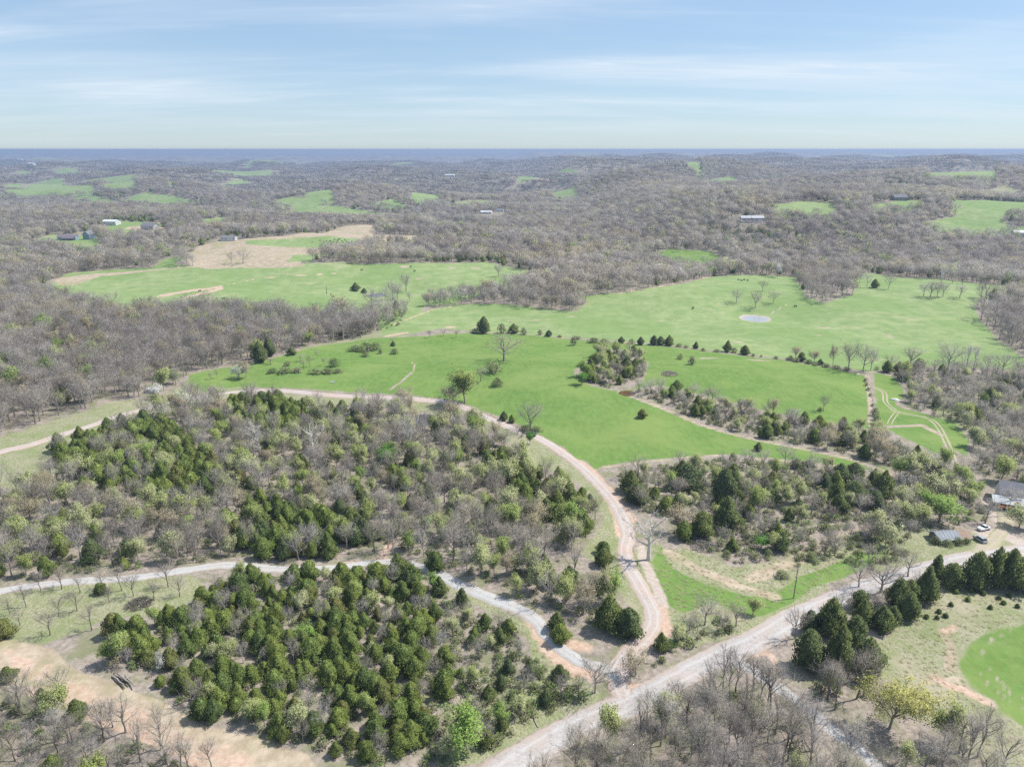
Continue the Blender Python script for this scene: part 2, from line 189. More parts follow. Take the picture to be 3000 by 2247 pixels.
STRIPS = {'clay': [([(96.5, 131.8), (98.5, 128.6)], 2.2), ([(100.4, 128.7), (102.3, 126.2), (103.7, 124.2)], 2.2), ([(106.7, 157.8), (115.7, 164.9)], 2.6), ([(110.3, 148.8), (107.2, 147.2)], 1.8),
          ([(26.8, 253.7), (31.2, 238.9), (34.9, 224.3), (37.8, 211.6), (39.4, 206.9)], 5.5), ([(31.7, 232.8), (34.2, 219.1), (35.0, 206.6), (34.4, 195.1)], 4), ([(39.5, 157.4), (39.6, 151.7), (39.4, 148.9)], 4.5),
          ([(5.7, 153.8), (7.6, 146.9), (9.9, 141.0), (13.3, 136.9), (18.2, 134.3)], 5), ([(8.7, 150.6), (12.6, 145.6), (18.3, 143.0)], 4), ([(-1.8, 159.9), (3.6, 157.7), (8.7, 151.8)], 2), ([(-117.0, 137.2), (-111.4, 134.7)], 2.5),
          ([(-107.7, 127.9), (-104.9, 125.9)], 2), ([(-90.4, 120.1), (-86.0, 118.4), (-80.8, 116.7), (-73.2, 114.0), (-63.7, 109.6), (-56.4, 105.1)], 1.8), ([(24.2, 132.2), (26.2, 129.9), (28.5, 129.7)], 3),
          ([(57.3, 139.4), (61.4, 140.5), (62.1, 134.7)], 2.2), ([(37.0, 221.7), (37.6, 206.8), (35.9, 189.0), (33.5, 177.8)], 1.5), ([(-291.0, 578.0), (-273.7, 597.0), (-255.5, 610.0)], 10),
          ([(-264.9, 563.9), (-258.6, 588.6), (-252.3, 601.9)], 9), ([(-257.5, 615.3), (-234.3, 644.2), (-189.6, 652.5), (-160.6, 663.9)], 2.5), ([(-82.3, 474.9), (-61.3, 518.9), (-44.7, 535.8)], 2), ([(-81.9, 444.5), (-69.6, 451.7)], 5),
          ([(-185.0, 466.9), (-153.2, 468.6), (-132.2, 467.8)], 3), ([(-46.1, 465.2), (-39.4, 468.1)], 5), ([(-537.2, 1020.3), (-509.2, 1012.2), (-495.6, 1024.4)], 24), ([(-504.2, 991.9), (-491.8, 985.8)], 12),
          ([(216.3, 531.6), (202.4, 521.4), (187.3, 506.4)], 1.2), ([(54.2, 554.6), (85.9, 550.2), (118.3, 565.0), (187.1, 665.3)], 3), ([(-40.2, 180.9), (-38.3, 190.1), (-37.0, 198.8)], 3), ([(-50.4, 181.5), (-37.7, 183.9)], 2)],
 'dry': [([(47.3, 186.0), (55.0, 175.9), (64.3, 168.0), (70.9, 163.8)], 4.5), ([(67.7, 172.8), (83.5, 181.2), (96.9, 191.6), (108.1, 197.6), (120.3, 200.4)], 5),
         ([(35.7, 249.4), (53.9, 254.9), (82.2, 260.1), (106.8, 252.9), (123.9, 246.3)], 2.5), ([(188.7, 358.1), (168.4, 311.2), (158.7, 290.9)], 2.2),
         ([(55.6, 319.8), (70.5, 303.9), (82.9, 290.7), (101.7, 278.1), (118.6, 265.8), (133.8, 253.6), (141.1, 241.5)], 3.0), ([(-60.0, 328.3), (-55.6, 342.2), (-53.1, 359.0), (-54.3, 376.2), (-56.9, 382.7)], 1.3),
         ([(-84.2, 330.0), (-78.2, 350.3), (-65.1, 367.9)], 0.01), ([(106.7, 157.8), (116.4, 165.4)], 4), ([(96.5, 131.8), (98.0, 129.2)], 3.5), ([(100.4, 129.2), (102.8, 125.7), (104.1, 124.2)], 3.5),
         ([(88.8, 129.2), (95.9, 130.7), (103.8, 132.3)], 1.2), ([(110.7, 148.1), (106.8, 147.2), (105.8, 141.2), (101.2, 134.5)], 2.5), ([(33.4, 347.5), (41.2, 372.0), (57.4, 409.9)], 1.5), ([(-227.8, 422.8), (-208.3, 425.8)], 0.01),
         ([(0.0, 450.1), (43.7, 438.2), (73.2, 418.8)], 1.5), ([(105.8, 382.3), (156.0, 387.3), (186.3, 356.8)], 1.6), ([(78.6, 352.5), (84.3, 350.1)], 3), ([(166.4, 291.2), (182.3, 292.7), (182.8, 278.2)], 3),
         ([(139.3, 429.6), (143.7, 426.5)], 4), ([(198.6, 446.0), (199.5, 444.3)], 4), ([(244.5, 450.9), (246.1, 445.1)], 4), ([(-2.4, 488.8), (0.0, 488.4)], 4), ([(14.4, 486.4), (18.0, 485.3)], 4), ([(-106.2, 687.9), (-103.2, 690.1)], 9),
         ([(-59.7, 694.6), (-57.1, 695.6)], 9), ([(-39.0, 702.6), (-34.0, 703.3)], 9), ([(-87.4, 652.6), (-84.3, 653.1)], 7), ([(208.2, 466.5), (228.1, 469.6)], 3), ([(33.9, 490.7), (48.8, 494.8)], 3)],
 'faint': [([(107.4, 134.4), (107.3, 129.2), (109.6, 123.4)], 0.7), ([(113.8, 141.5), (111.5, 138.6), (110.4, 135.4), (110.4, 131.7), (112.5, 126.2), (114.3, 121.7)], 0.8), ([(123.0, 146.3), (116.2, 143.5), (111.8, 139.7)], 0.8),
           ([(110.2, 130.2), (111.2, 122.6)], 0.8), ([(-60.0, 328.3), (-55.6, 342.2), (-53.1, 359.0)], 2.5)],
 'dirt': [([(39.6, 189.3), (38.8, 181.6), (39.8, 171.2), (40.2, 158.9)], 3.5), ([(165.0, 218.7), (164.0, 212.7), (159.1, 202.6), (153.7, 197.0)], 7), ([(149.4, 197.8), (155.7, 196.0), (158.9, 189.8)], 7),
          ([(136.7, 181.4), (152.7, 184.0)], 4)]}
WOODS = {'front_grove': [(-97.5, 139.7), (-98.7, 146.4), (-91.4, 148.7), (-82.4, 155.5), (-81.4, 168.4), (-75.4, 172.8), (-58.0, 172.5), (-43.8, 174.0), (-31.4, 175.6), (-24.5, 167.1), (-18.7, 156.4), (-17.5, 143.2), (-13.3, 132.8), (-14.8, 123.3),
                 (-17.2, 112.1), (-26.6, 106.9), (-41.1, 111.5), (-54.2, 117.7), (-63.1, 118.6), (-67.7, 120.1), (-74.2, 125.8), (-82.2, 130.0), (-91.2, 132.5)],
 'front_scrub': [(-24.7, 168.7), (-16.7, 164.3), (-7.1, 156.7), (2.6, 149.4), (4.5, 141.1), (9.5, 133.8), (19.7, 126.8), (7.3, 121.4), (-3.5, 113.2), (-10.0, 107.3), (-18.0, 107.1), (-16.0, 113.9), (-13.3, 123.3), (-12.6, 132.8),
                 (-16.6, 143.2), (-17.8, 156.4)],
 'between': [(-167.6, 236.7), (-178.8, 261.7), (-170.9, 280.8), (-161.1, 296.7), (-152.7, 316.3), (-129.2, 314.4), (-95.5, 309.4), (-70.9, 306.1), (-46.7, 301.7), (-27.5, 295.1), (-14.6, 280.4), (-2.8, 264.6), (7.8, 245.6), (17.5, 233.7),
             (26.0, 219.1), (26.3, 201.1), (19.7, 188.1), (13.9, 178.9), (20.8, 167.8), (25.7, 161.9), (29.3, 152.6), (22.3, 149.2), (13.9, 151.8), (8.1, 157.1), (-1.9, 164.9), (-12.6, 172.6), (-21.3, 182.5), (-31.0, 186.5), (-41.4, 187.0),
             (-51.2, 184.7), (-65.9, 182.8), (-81.6, 184.1), (-100.1, 180.0), (-117.0, 174.5), (-144.9, 172.3), (-151.3, 170.6), (-192.9, 227.7), (-171.4, 225.0)],
 'cedar_west': [(-182.9, 261.8), (-170.9, 280.8), (-161.9, 292.1), (-146.1, 280.7), (-128.2, 262.3), (-107.4, 237.3), (-102.6, 221.8), (-115.6, 213.8), (-134.5, 223.6), (-153.4, 233.9), (-168.6, 242.6)],
 'cedar_north': [(-137.5, 314.9), (-121.0, 318.9), (-95.2, 308.3), (-70.0, 294.0), (-61.6, 270.7), (-72.6, 266.3), (-89.3, 276.1), (-104.7, 270.1), (-119.7, 284.1)],
 'cedar_mid': [(-93.7, 199.0), (-92.3, 212.8), (-76.0, 220.0), (-57.4, 216.3), (-48.6, 201.9), (-42.1, 188.1), (-54.9, 183.4), (-66.9, 182.8), (-82.0, 185.2)],
 'cedar_east': [(-13.7, 260.7), (-2.7, 259.2), (7.7, 242.6), (18.7, 233.7), (28.3, 219.1), (28.6, 206.1), (23.3, 193.2), (12.6, 190.2), (6.7, 204.0), (-2.4, 223.9), (-10.1, 237.9)],
 'thicket': [(40.7, 243.5), (61.4, 252.6), (87.5, 254.9), (105.7, 249.8), (122.5, 243.0), (136.9, 235.6), (134.6, 223.8), (120.7, 205.8), (102.7, 197.5), (86.6, 189.4), (75.9, 182.3), (65.3, 180.8), (53.1, 193.3), (49.4, 203.8),
             (41.7, 217.8), (37.7, 231.1)],
 'island': [(34.6, 350.3), (42.7, 368.3), (55.8, 397.3), (69.2, 393.8), (73.7, 375.1), (67.8, 347.2), (59.1, 331.4), (50.1, 327.3), (40.7, 333.5), (35.5, 341.1)],
 'creek': [(59.6, 324.0), (74.3, 331.0), (85.9, 323.0), (105.0, 314.2), (122.2, 303.2), (139.7, 292.6), (156.9, 284.2), (159.8, 267.4), (161.4, 250.3), (148.4, 243.1), (145.1, 246.9), (135.4, 256.9), (120.0, 269.4), (102.7, 281.4),
           (83.6, 293.4), (71.2, 307.5)],
 'lane_wood': [(28.1, 119.2), (37.0, 123.4), (47.4, 128.9), (55.3, 129.6), (61.3, 129.2), (72.5, 130.3), (80.2, 125.6), (85.6, 117.5), (92.3, 111.1), (96.2, 106.7), (90.1, 96.5), (0.0, 96.7), (13.6, 109.7)],
 'corner_wood': [(-122.1, 129.0), (-112.7, 126.3), (-104.8, 123.4), (-95.4, 119.9), (-85.1, 116.8), (-72.5, 112.5), (-62.8, 107.7), (-54.2, 96.3), (-102.1, 96.7)],
 'west_forest': [(-637.9, 693.9), (-513.4, 661.7), (-409.5, 604.3), (-349.8, 540.2), (-287.7, 490.1), (-242.4, 491.0), (-179.5, 491.4), (-145.2, 490.0), (-104.9, 482.0), (-90.6, 468.6), (-90.8, 444.9), (-113.9, 422.2), (-128.8, 401.5),
                 (-142.8, 383.3), (-161.5, 371.7), (-172.1, 359.3), (-169.5, 343.2), (-178.1, 325.0), (-191.0, 318.3), (-198.6, 305.8), (-205.0, 295.6), (-210.4, 285.2), (-216.3, 276.5), (-242.9, 256.4), (-362.4, 357.4)],
 'east_thicket': [(193.6, 366.3), (207.3, 373.2), (224.4, 370.1), (240.7, 366.0), (257.9, 363.7), (312.1, 362.1), (194.9, 211.8), (179.4, 231.5), (174.7, 238.0), (173.1, 244.7), (181.9, 256.0), (194.2, 275.7), (199.9, 296.7),
                  (194.2, 308.5), (187.5, 316.9), (198.2, 334.3), (203.6, 358.5)],
 'house_wood': [(143.2, 240.6), (156.8, 246.6), (166.8, 243.8), (167.0, 231.5), (164.2, 221.2), (153.5, 202.5), (140.3, 200.8), (128.2, 194.9), (114.9, 189.6), (103.5, 189.8), (116.4, 201.4), (135.7, 221.3)],
 'bend_scrub': [(84.8, 187.5), (101.4, 194.6), (118.1, 200.4), (116.9, 189.4), (120.7, 181.3), (107.2, 174.4), (101.3, 178.3), (94.1, 180.2), (82.6, 178.7)],
 'roadside': [(38.0, 142.3), (43.5, 151.5), (49.7, 155.5), (57.6, 152.4), (61.5, 151.0), (54.7, 145.7), (45.6, 139.5), (38.0, 134.8), (31.1, 131.7), (31.0, 135.1)],
 'east_edge': [(345.8, 514.2), (358.6, 522.6), (393.4, 543.3), (457.6, 549.5), (339.0, 372.6), (291.0, 379.1), (303.0, 421.0), (325.3, 466.9), (337.7, 496.6)],
 'grove_p': [(273.9, 668.0), (306.4, 703.3), (347.7, 734.0), (336.9, 684.7), (274.4, 565.6), (248.9, 532.0), (229.6, 529.1), (229.1, 548.6)],
 'strip_p': [(-66.9, 523.6), (-45.2, 541.3), (-26.5, 541.2), (0.0, 532.9), (25.6, 520.1), (45.1, 509.1), (48.9, 524.1), (26.5, 541.2), (-5.5, 558.9), (-42.2, 575.3), (-65.4, 556.3)],
 'draw': [(-98.0, 524.4), (-77.1, 522.7), (-75.5, 476.7), (-97.4, 444.8), (-115.8, 429.7), (-116.0, 467.7), (-100.1, 494.5)]}
TREES = [('bare_tree', -4.5, 372.9, 14.5, 19.5, 'broad tan-twigged oak standing alone on the bright hay field', None), ('budding_tree', -22.2, 313.0, 14.4, 13.5, 'tall yellow-green tree beside the lane at the hay field edge', None),
 ('tan_tree', -29.0, 309.5, 9.6, 9.2, 'tan budding tree overhanging the lane next to the yellow-green tree', None),
 ('cedar_tree', -3.6, 291.9, 4.5, 3.6, 'small round cedar, one of two side by side near the lane', 'twin cedars by the lane'),
 ('cedar_tree', -0.1, 289.3, 3.9, 3.0, 'small round cedar, one of two side by side near the lane', 'twin cedars by the lane'), ('bare_tree', 7.8, 281.4, 12.5, 12.3, 'pale grey many-stemmed bare tree with green base beside the lane', None),
 ('shrub', 5.9, 281.2, 2.3, 6.4, 'green brush at the foot of the pale grey many-stemmed tree', 'brush under the grey tree'),
 ('shrub', 10.6, 281.7, 2.1, 5.9, 'green brush at the foot of the pale grey many-stemmed tree', 'brush under the grey tree'), ('cedar_tree', 58.0, 294.5, 4.3, 4.1, 'lone round cedar on the hay field near the creek thicket', None),
 ('cedar_tree', 100.4, 265.1, 3.7, 3.5, 'lone dark cedar on the narrow hay tongue above the thicket', None), ('budding_tree', 7.5, 268.7, 4.8, 3.7, 'small bright green tree at the lane edge in front of the parked car', None),
 ('shrub', -9.6, 351.3, 5.6, 9.2, 'dark sprawling shrub below the broad oak on the hay field', None), ('bare_tree', -15.9, 340.1, 7.8, 6.6, 'small grey bare tree below the dark shrub on the hay field', None),
 ('shrub', -7.3, 333.6, 4.1, 6.1, 'round green shrub standing alone lowest below the broad oak', None), ('bare_tree', 144.6, 307.5, 8.0, 5.1, 'slim bare sapling alone on the far hay strip', None),
 ('shrub', 143.4, 308.2, 1.8, 2.9, 'low green shrub at the foot of the slim bare sapling', None), ('shrub', 98.1, 369.6, 5.1, 4.8, 'grey-green shrub on the hay field just below the fence row', None),
 ('shrub', 94.5, 381.7, 3.3, 3.8, 'small grey shrub next to the fence row near the thicket island', None), ('sycamore_tree', 40.3, 181.6, 15.3, 14.1, 'tall white-barked sycamore with bare limbs beside the bend of the lane', None),
 ('sycamore_tree', -100.2, 257.8, 15.3, 10.6, 'white-barked bare sycamore rising from the mixed wood between the drives', 'sycamores in the mixed wood'),
 ('sycamore_tree', -77.1, 251.5, 15.3, 11.2, 'white-barked bare sycamore rising from the mixed wood between the drives', 'sycamores in the mixed wood'),
 ('sycamore_tree', -41.0, 253.1, 20.3, 11.7, 'white-barked bare sycamore rising from the mixed wood between the drives', 'sycamores in the mixed wood'),
 ('budding_tree', -48.2, 245.7, 7.8, 6.8, 'vivid green leafy tree among grey trees in the mixed wood', None), ('blossom_tree', -172.4, 323.6, 6.0, 9.0, 'white blossoming tree at the forest edge above the lane', None),
 ('blossom_tree', -144.2, 355.0, 6.3, 7.2, 'round white blossoming tree beside a tan-green tree on the grass slope', None), ('tan_tree', -140.9, 356.8, 8.9, 7.6, 'tan-green tree behind the round white blossoming tree', None),
 ('cedar_tree', -141.1, 381.0, 12.5, 9.2, 'big dark cedar at the corner of the forest and grass slope', 'corner cedars'),
 ('cedar_tree', -139.6, 392.5, 11.3, 7.9, 'big dark cedar at the corner of the forest and grass slope', 'corner cedars'), ('cedar_tree', -128.1, 395.5, 4.6, 5.6, 'dark low cedar standing free on the slope near the corner cedars', None),
 ('shrub', -124.3, 374.7, 2.9, 4.2, 'small dark shrub on the grass slope', None), ('shrub', -97.5, 372.0, 4.9, 7.5, 'pale round shrub at the end of the mown path', None),
 ('shrub', -87.1, 408.9, 4.6, 13.1, 'wide olive thorn shrub on the crest of the grass slope', 'crest shrubs'), ('shrub', -93.9, 407.4, 3.6, 10.2, 'wide olive thorn shrub on the crest of the grass slope', 'crest shrubs'),
 ('shrub', -82.4, 411.5, 4.1, 8.2, 'wide olive thorn shrub on the crest of the grass slope', 'crest shrubs'), ('shrub', -128.6, 362.8, 2.6, 7.3, 'low brown brush in two long clumps on the grass slope', 'brush clumps on the slope'),
 ('shrub', -121.7, 361.3, 3.2, 9.1, 'low brown brush in two long clumps on the grass slope', 'brush clumps on the slope'),
 ('shrub', -115.4, 361.8, 2.6, 7.3, 'low brown brush in two long clumps on the grass slope', 'brush clumps on the slope'),
 ('shrub', -104.2, 357.8, 2.8, 8.0, 'low brown brush in two long clumps on the grass slope', 'brush clumps on the slope'),
 ('shrub', -97.9, 358.0, 2.8, 8.0, 'low brown brush in two long clumps on the grass slope', 'brush clumps on the slope'),
 ('shrub', -92.7, 359.0, 2.2, 6.2, 'low brown brush in two long clumps on the grass slope', 'brush clumps on the slope'), ('cedar_tree', -72.6, 417.2, 3.0, 3.1, 'tiny dark cedar on the hay field beyond the crest shrubs', None),
 ('shrub', -68.9, 400.4, 3.4, 5.2, 'small grey-green shrub dotted along the upper hay field edge', 'upper field shrubs'),
 ('shrub', -85.3, 394.6, 3.3, 5.2, 'small grey-green shrub dotted along the upper hay field edge', 'upper field shrubs'),
 ('shrub', -77.4, 400.8, 3.5, 3.2, 'small grey-green shrub dotted along the upper hay field edge', 'upper field shrubs'), ('bare_tree', -113.4, 367.7, 5.5, 4.1, 'thin bare sapling scattered on the grass slope', 'slope saplings'),
 ('bare_tree', -111.3, 372.2, 6.4, 4.1, 'thin bare sapling scattered on the grass slope', 'slope saplings'), ('bare_tree', -103.8, 374.1, 4.5, 3.4, 'thin bare sapling scattered on the grass slope', 'slope saplings'),
 ('bare_tree', -111.3, 388.1, 5.1, 2.7, 'thin bare sapling scattered on the grass slope', 'slope saplings'), ('bare_tree', -142.5, 371.1, 3.7, 3.0, 'thin bare sapling scattered on the grass slope', 'slope saplings'),
 ('bare_tree', -158.2, 353.1, 4.0, 2.5, 'thin bare sapling scattered on the grass slope', 'slope saplings'), ('bare_tree', -155.9, 355.5, 4.7, 2.5, 'thin bare sapling scattered on the grass slope', 'slope saplings'),
 ('bare_tree', -119.5, 382.5, 4.5, 4.6, 'thin bare sapling scattered on the grass slope', 'slope saplings'), ('bare_tree', -134.5, 376.7, 4.0, 4.6, 'thin bare sapling scattered on the grass slope', 'slope saplings'),
 ('bare_tree', -52.4, 434.9, 4.7, 3.5, 'thin bare sapling scattered on the grass slope', 'slope saplings'), ('bare_tree', -74.1, 424.0, 3.3, 3.0, 'thin bare sapling scattered on the grass slope', 'slope saplings'),
 ('bare_tree', -43.7, 438.7, 4.7, 3.9, 'thin bare sapling scattered on the grass slope', 'slope saplings'), ('bare_tree', -35.6, 435.4, 5.1, 3.9, 'thin bare sapling scattered on the grass slope', 'slope saplings'),
 ('cedar_tree', -18.7, 452.1, 11.5, 7.2, 'dark cedar in the fence row between hay field and pale pasture', 'fence row cedars'),
 ('cedar_tree', 1.1, 451.9, 6.4, 7.6, 'dark cedar in the fence row between hay field and pale pasture', 'fence row cedars'),
 ('cedar_tree', 23.7, 444.7, 4.1, 4.2, 'dark cedar in the fence row between hay field and pale pasture', 'fence row cedars'),
 ('cedar_tree', 78.2, 414.8, 5.1, 4.1, 'dark cedar in the fence row between hay field and pale pasture', 'fence row cedars'),
 ('cedar_tree', 86.1, 415.2, 6.1, 5.4, 'dark cedar in the fence row between hay field and pale pasture', 'fence row cedars'),
 ('cedar_tree', 90.2, 414.8, 5.7, 4.6, 'dark cedar in the fence row between hay field and pale pasture', 'fence row cedars'),
 ('cedar_tree', 95.2, 413.8, 6.7, 5.8, 'dark cedar in the fence row between hay field and pale pasture', 'fence row cedars'),
 ('cedar_tree', 110.1, 408.6, 4.4, 3.7, 'dark cedar in the fence row between hay field and pale pasture', 'fence row cedars'),
 ('cedar_tree', 127.1, 402.3, 7.2, 5.2, 'dark cedar in the fence row between hay field and pale pasture', 'fence row cedars'),
 ('cedar_tree', 136.2, 397.8, 5.8, 5.6, 'dark cedar in the fence row between hay field and pale pasture', 'fence row cedars'),
 ('cedar_tree', 164.6, 385.4, 5.4, 4.3, 'dark cedar in the fence row between hay field and pale pasture', 'fence row cedars'),
 ('cedar_tree', 67.3, 420.8, 4.1, 4.2, 'dark cedar in the fence row between hay field and pale pasture', 'fence row cedars'),
 ('cedar_tree', 171.4, 376.7, 3.3, 3.4, 'dark cedar in the fence row between hay field and pale pasture', 'fence row cedars'),
 ('shrub', -6.7, 452.2, 6.5, 6.7, 'low shrub in the fence row between hay field and pale pasture', 'fence row shrubs'), ('shrub', 7.8, 448.1, 4.7, 4.9, 'low shrub in the fence row between hay field and pale pasture', 'fence row shrubs'),
 ('shrub', 18.2, 446.8, 3.9, 3.6, 'low shrub in the fence row between hay field and pale pasture', 'fence row shrubs'), ('shrub', 41.5, 437.7, 2.3, 6.5, 'low shrub in the fence row between hay field and pale pasture', 'fence row shrubs'),
 ('shrub', 51.2, 427.6, 3.0, 8.5, 'low shrub in the fence row between hay field and pale pasture', 'fence row shrubs'), ('shrub', 57.1, 423.8, 2.7, 7.6, 'low shrub in the fence row between hay field and pale pasture', 'fence row shrubs'),
 ('shrub', 73.1, 417.9, 3.1, 5.0, 'low shrub in the fence row between hay field and pale pasture', 'fence row shrubs'), ('shrub', 101.0, 412.0, 2.2, 4.9, 'low shrub in the fence row between hay field and pale pasture', 'fence row shrubs'),
 ('shrub', 104.6, 409.6, 1.8, 4.1, 'low shrub in the fence row between hay field and pale pasture', 'fence row shrubs'), ('shrub', 112.9, 402.2, 1.9, 3.2, 'low shrub in the fence row between hay field and pale pasture', 'fence row shrubs'),
 ('shrub', 120.7, 401.0, 1.8, 4.8, 'low shrub in the fence row between hay field and pale pasture', 'fence row shrubs'), ('shrub', 130.9, 401.4, 3.0, 5.2, 'low shrub in the fence row between hay field and pale pasture', 'fence row shrubs'),
 ('shrub', 140.3, 394.8, 1.9, 2.8, 'low shrub in the fence row between hay field and pale pasture', 'fence row shrubs'), ('shrub', 144.6, 394.0, 1.5, 2.0, 'low shrub in the fence row between hay field and pale pasture', 'fence row shrubs'),
 ('shrub', 152.1, 391.1, 1.6, 3.5, 'low shrub in the fence row between hay field and pale pasture', 'fence row shrubs'), ('shrub', 158.9, 387.3, 2.9, 5.1, 'low shrub in the fence row between hay field and pale pasture', 'fence row shrubs'),
 ('shrub', 161.5, 383.9, 2.5, 5.0, 'low shrub in the fence row between hay field and pale pasture', 'fence row shrubs'), ('shrub', 166.4, 379.4, 2.4, 5.0, 'low shrub in the fence row between hay field and pale pasture', 'fence row shrubs'),
 ('shrub', 168.5, 375.3, 2.0, 4.9, 'low shrub in the fence row between hay field and pale pasture', 'fence row shrubs'), ('shrub', 172.5, 371.3, 2.0, 5.6, 'low shrub in the fence row between hay field and pale pasture', 'fence row shrubs'),
 ('shrub', 176.6, 367.8, 2.0, 5.6, 'low shrub in the fence row between hay field and pale pasture', 'fence row shrubs'), ('shrub', 180.5, 364.2, 2.3, 5.5, 'low shrub in the fence row between hay field and pale pasture', 'fence row shrubs'),
 ('shrub', 30.9, 442.7, 1.5, 4.4, 'low shrub in the fence row between hay field and pale pasture', 'fence row shrubs'), ('shrub', -24.7, 452.3, 2.9, 5.8, 'low shrub in the fence row between hay field and pale pasture', 'fence row shrubs'),
 ('shrub', 38.0, 420.3, 6.2, 4.6, 'shrub with a sapling on the hay just below the fence row', None), ('tan_tree', 163.1, 390.6, 6.9, 6.3, 'golden-tan budding tree in the fence row', 'golden fence row trees'),
 ('tan_tree', 170.2, 381.6, 6.3, 6.9, 'golden-tan budding tree in the fence row', 'golden fence row trees'), ('tan_tree', 178.5, 376.5, 10.0, 4.6, 'golden-tan budding tree in the fence row', 'golden fence row trees'),
 ('bare_tree', 182.1, 365.6, 15.2, 13.3, 'large spreading bare tree at the end of the fence row', 'large fence row trees'),
 ('bare_tree', 189.3, 363.9, 14.9, 11.4, 'large spreading bare tree at the end of the fence row', 'large fence row trees'),
 ('bare_tree', 219.1, 372.4, 11.4, 10.9, 'large spreading bare tree at the end of the fence row', 'large fence row trees'),
 ('bare_tree', 194.3, 365.7, 13.0, 7.4, 'large spreading bare tree at the end of the fence row', 'large fence row trees'), ('bare_tree', 236.1, 365.6, 14.0, 14.4, 'dark gnarled bare tree between thicket and pale pasture', None),
 ('sycamore_tree', 244.4, 363.5, 15.5, 9.2, 'pale sycamore behind the east thicket', 'pale thicket sycamores'), ('sycamore_tree', 250.0, 366.0, 14.1, 8.1, 'pale sycamore behind the east thicket', 'pale thicket sycamores'),
 ('bare_tree', 255.7, 363.1, 11.1, 6.6, 'tall bare tree on the far edge of the east thicket', 'thicket edge trees'), ('bare_tree', 263.3, 361.9, 12.3, 11.0, 'tall bare tree on the far edge of the east thicket', 'thicket edge trees'),
 ('bare_tree', 170.6, 529.5, 10.6, 8.8, 'bare tree standing free above the round pond', 'trees above the pond'), ('bare_tree', 182.2, 520.7, 12.5, 9.7, 'bare tree standing free above the round pond', 'trees above the pond'),
 ('bare_tree', 198.2, 528.3, 9.5, 8.8, 'bare tree standing free above the round pond', 'trees above the pond'), ('bare_tree', 198.9, 556.3, 8.4, 7.1, 'bare tree standing free above the round pond', 'trees above the pond'),
 ('sycamore_tree', 291.0, 574.6, 11.5, 7.3, 'small pale sycamore on the river flat beside a cedar', None), ('cedar_tree', 296.0, 572.2, 7.3, 6.1, 'lone cedar on the river flat', None),
 ('bare_tree', 304.0, 566.1, 12.4, 8.3, 'leaning bare tree on the river flat next to the lone cedar', None), ('bare_tree', 317.7, 539.2, 10.8, 9.0, 'bare tree in the tight round clump on the far pasture', 'round clump on the pasture'),
 ('bare_tree', 320.7, 535.3, 12.2, 10.5, 'bare tree in the tight round clump on the far pasture', 'round clump on the pasture'),
 ('bare_tree', 324.8, 533.3, 12.2, 10.4, 'bare tree in the tight round clump on the far pasture', 'round clump on the pasture'),
 ('bare_tree', 330.5, 535.7, 10.2, 7.9, 'bare tree in the tight round clump on the far pasture', 'round clump on the pasture'),
 ('bare_tree', 340.5, 530.4, 10.1, 9.3, 'thin bare tree on the pasture beyond the round clump', 'trees past the clump'), ('bare_tree', 357.7, 532.4, 10.7, 8.3, 'thin bare tree on the pasture beyond the round clump', 'trees past the clump'),
 ('blossom_tree', 254.4, 674.6, 12.1, 8.5, 'cream flowering tree on the pasture crest in front of the grey woods', None), ('cedar_tree', -137.5, 615.7, 7.5, 8.4, 'dark cedar pair beside the small pasture pond', 'pasture pond cedars'),
 ('cedar_tree', -129.2, 611.1, 4.6, 5.1, 'dark cedar pair beside the small pasture pond', 'pasture pond cedars'), ('bare_tree', -93.3, 616.8, 15.2, 12.6, 'spreading bare tree standing above the small pasture pond', None),
 ('bare_tree', -98.3, 573.5, 15.8, 13.5, 'bare tree in the damp hollow by the small pasture pond', 'hollow trees'), ('bare_tree', -95.2, 580.3, 14.4, 11.4, 'bare tree in the damp hollow by the small pasture pond', 'hollow trees'),
 ('bare_tree', -103.0, 565.4, 10.7, 11.1, 'bare tree in the damp hollow by the small pasture pond', 'hollow trees'), ('bare_tree', -105.8, 524.9, 14.9, 15.5, 'bare tree in the damp hollow by the small pasture pond', 'hollow trees'),
 ('bare_tree', -82.9, 563.4, 8.1, 5.5, 'bare tree in the damp hollow by the small pasture pond', 'hollow trees'), ('bare_tree', -12.9, 664.7, 11.8, 11.0, 'single bare tree on the west pasture near the wood', None),
 ('bare_tree', 23.3, 688.1, 12.8, 12.0, 'bare tree where the pasture narrows to the wood corner', None),
 ('bare_tree', -319.4, 684.2, 14.0, 13.2, 'bare oak on the boundary of green pasture and tan field, near the forest', 'boundary oaks by the forest'),
 ('bare_tree', -309.1, 685.5, 11.4, 11.2, 'bare oak on the boundary of green pasture and tan field, near the forest', 'boundary oaks by the forest'),
 ('bare_tree', -273.2, 691.5, 10.9, 8.7, 'bare oak on the boundary of green pasture and tan field, out in the open', 'boundary oaks in the open'),
 ('bare_tree', -262.1, 690.4, 13.4, 12.0, 'bare oak on the boundary of green pasture and tan field, out in the open', 'boundary oaks in the open'),
 ('sycamore_tree', 380.8, 622.9, 15.3, 12.1, 'ghost-white sycamore along the river at the foot of the bluff', 'river sycamores'),
 ('sycamore_tree', 356.2, 838.8, 15.6, 9.7, 'ghost-white sycamore along the river at the foot of the bluff', 'river sycamores'),
 ('sycamore_tree', 301.7, 849.9, 15.8, 10.6, 'ghost-white sycamore along the river at the foot of the bluff', 'river sycamores'),
 ('sycamore_tree', 200.2, 852.3, 14.2, 11.4, 'ghost-white sycamore along the river at the foot of the bluff', 'river sycamores'),
 ('sycamore_tree', 184.3, 844.9, 14.1, 10.5, 'ghost-white sycamore along the river at the foot of the bluff', 'river sycamores'),
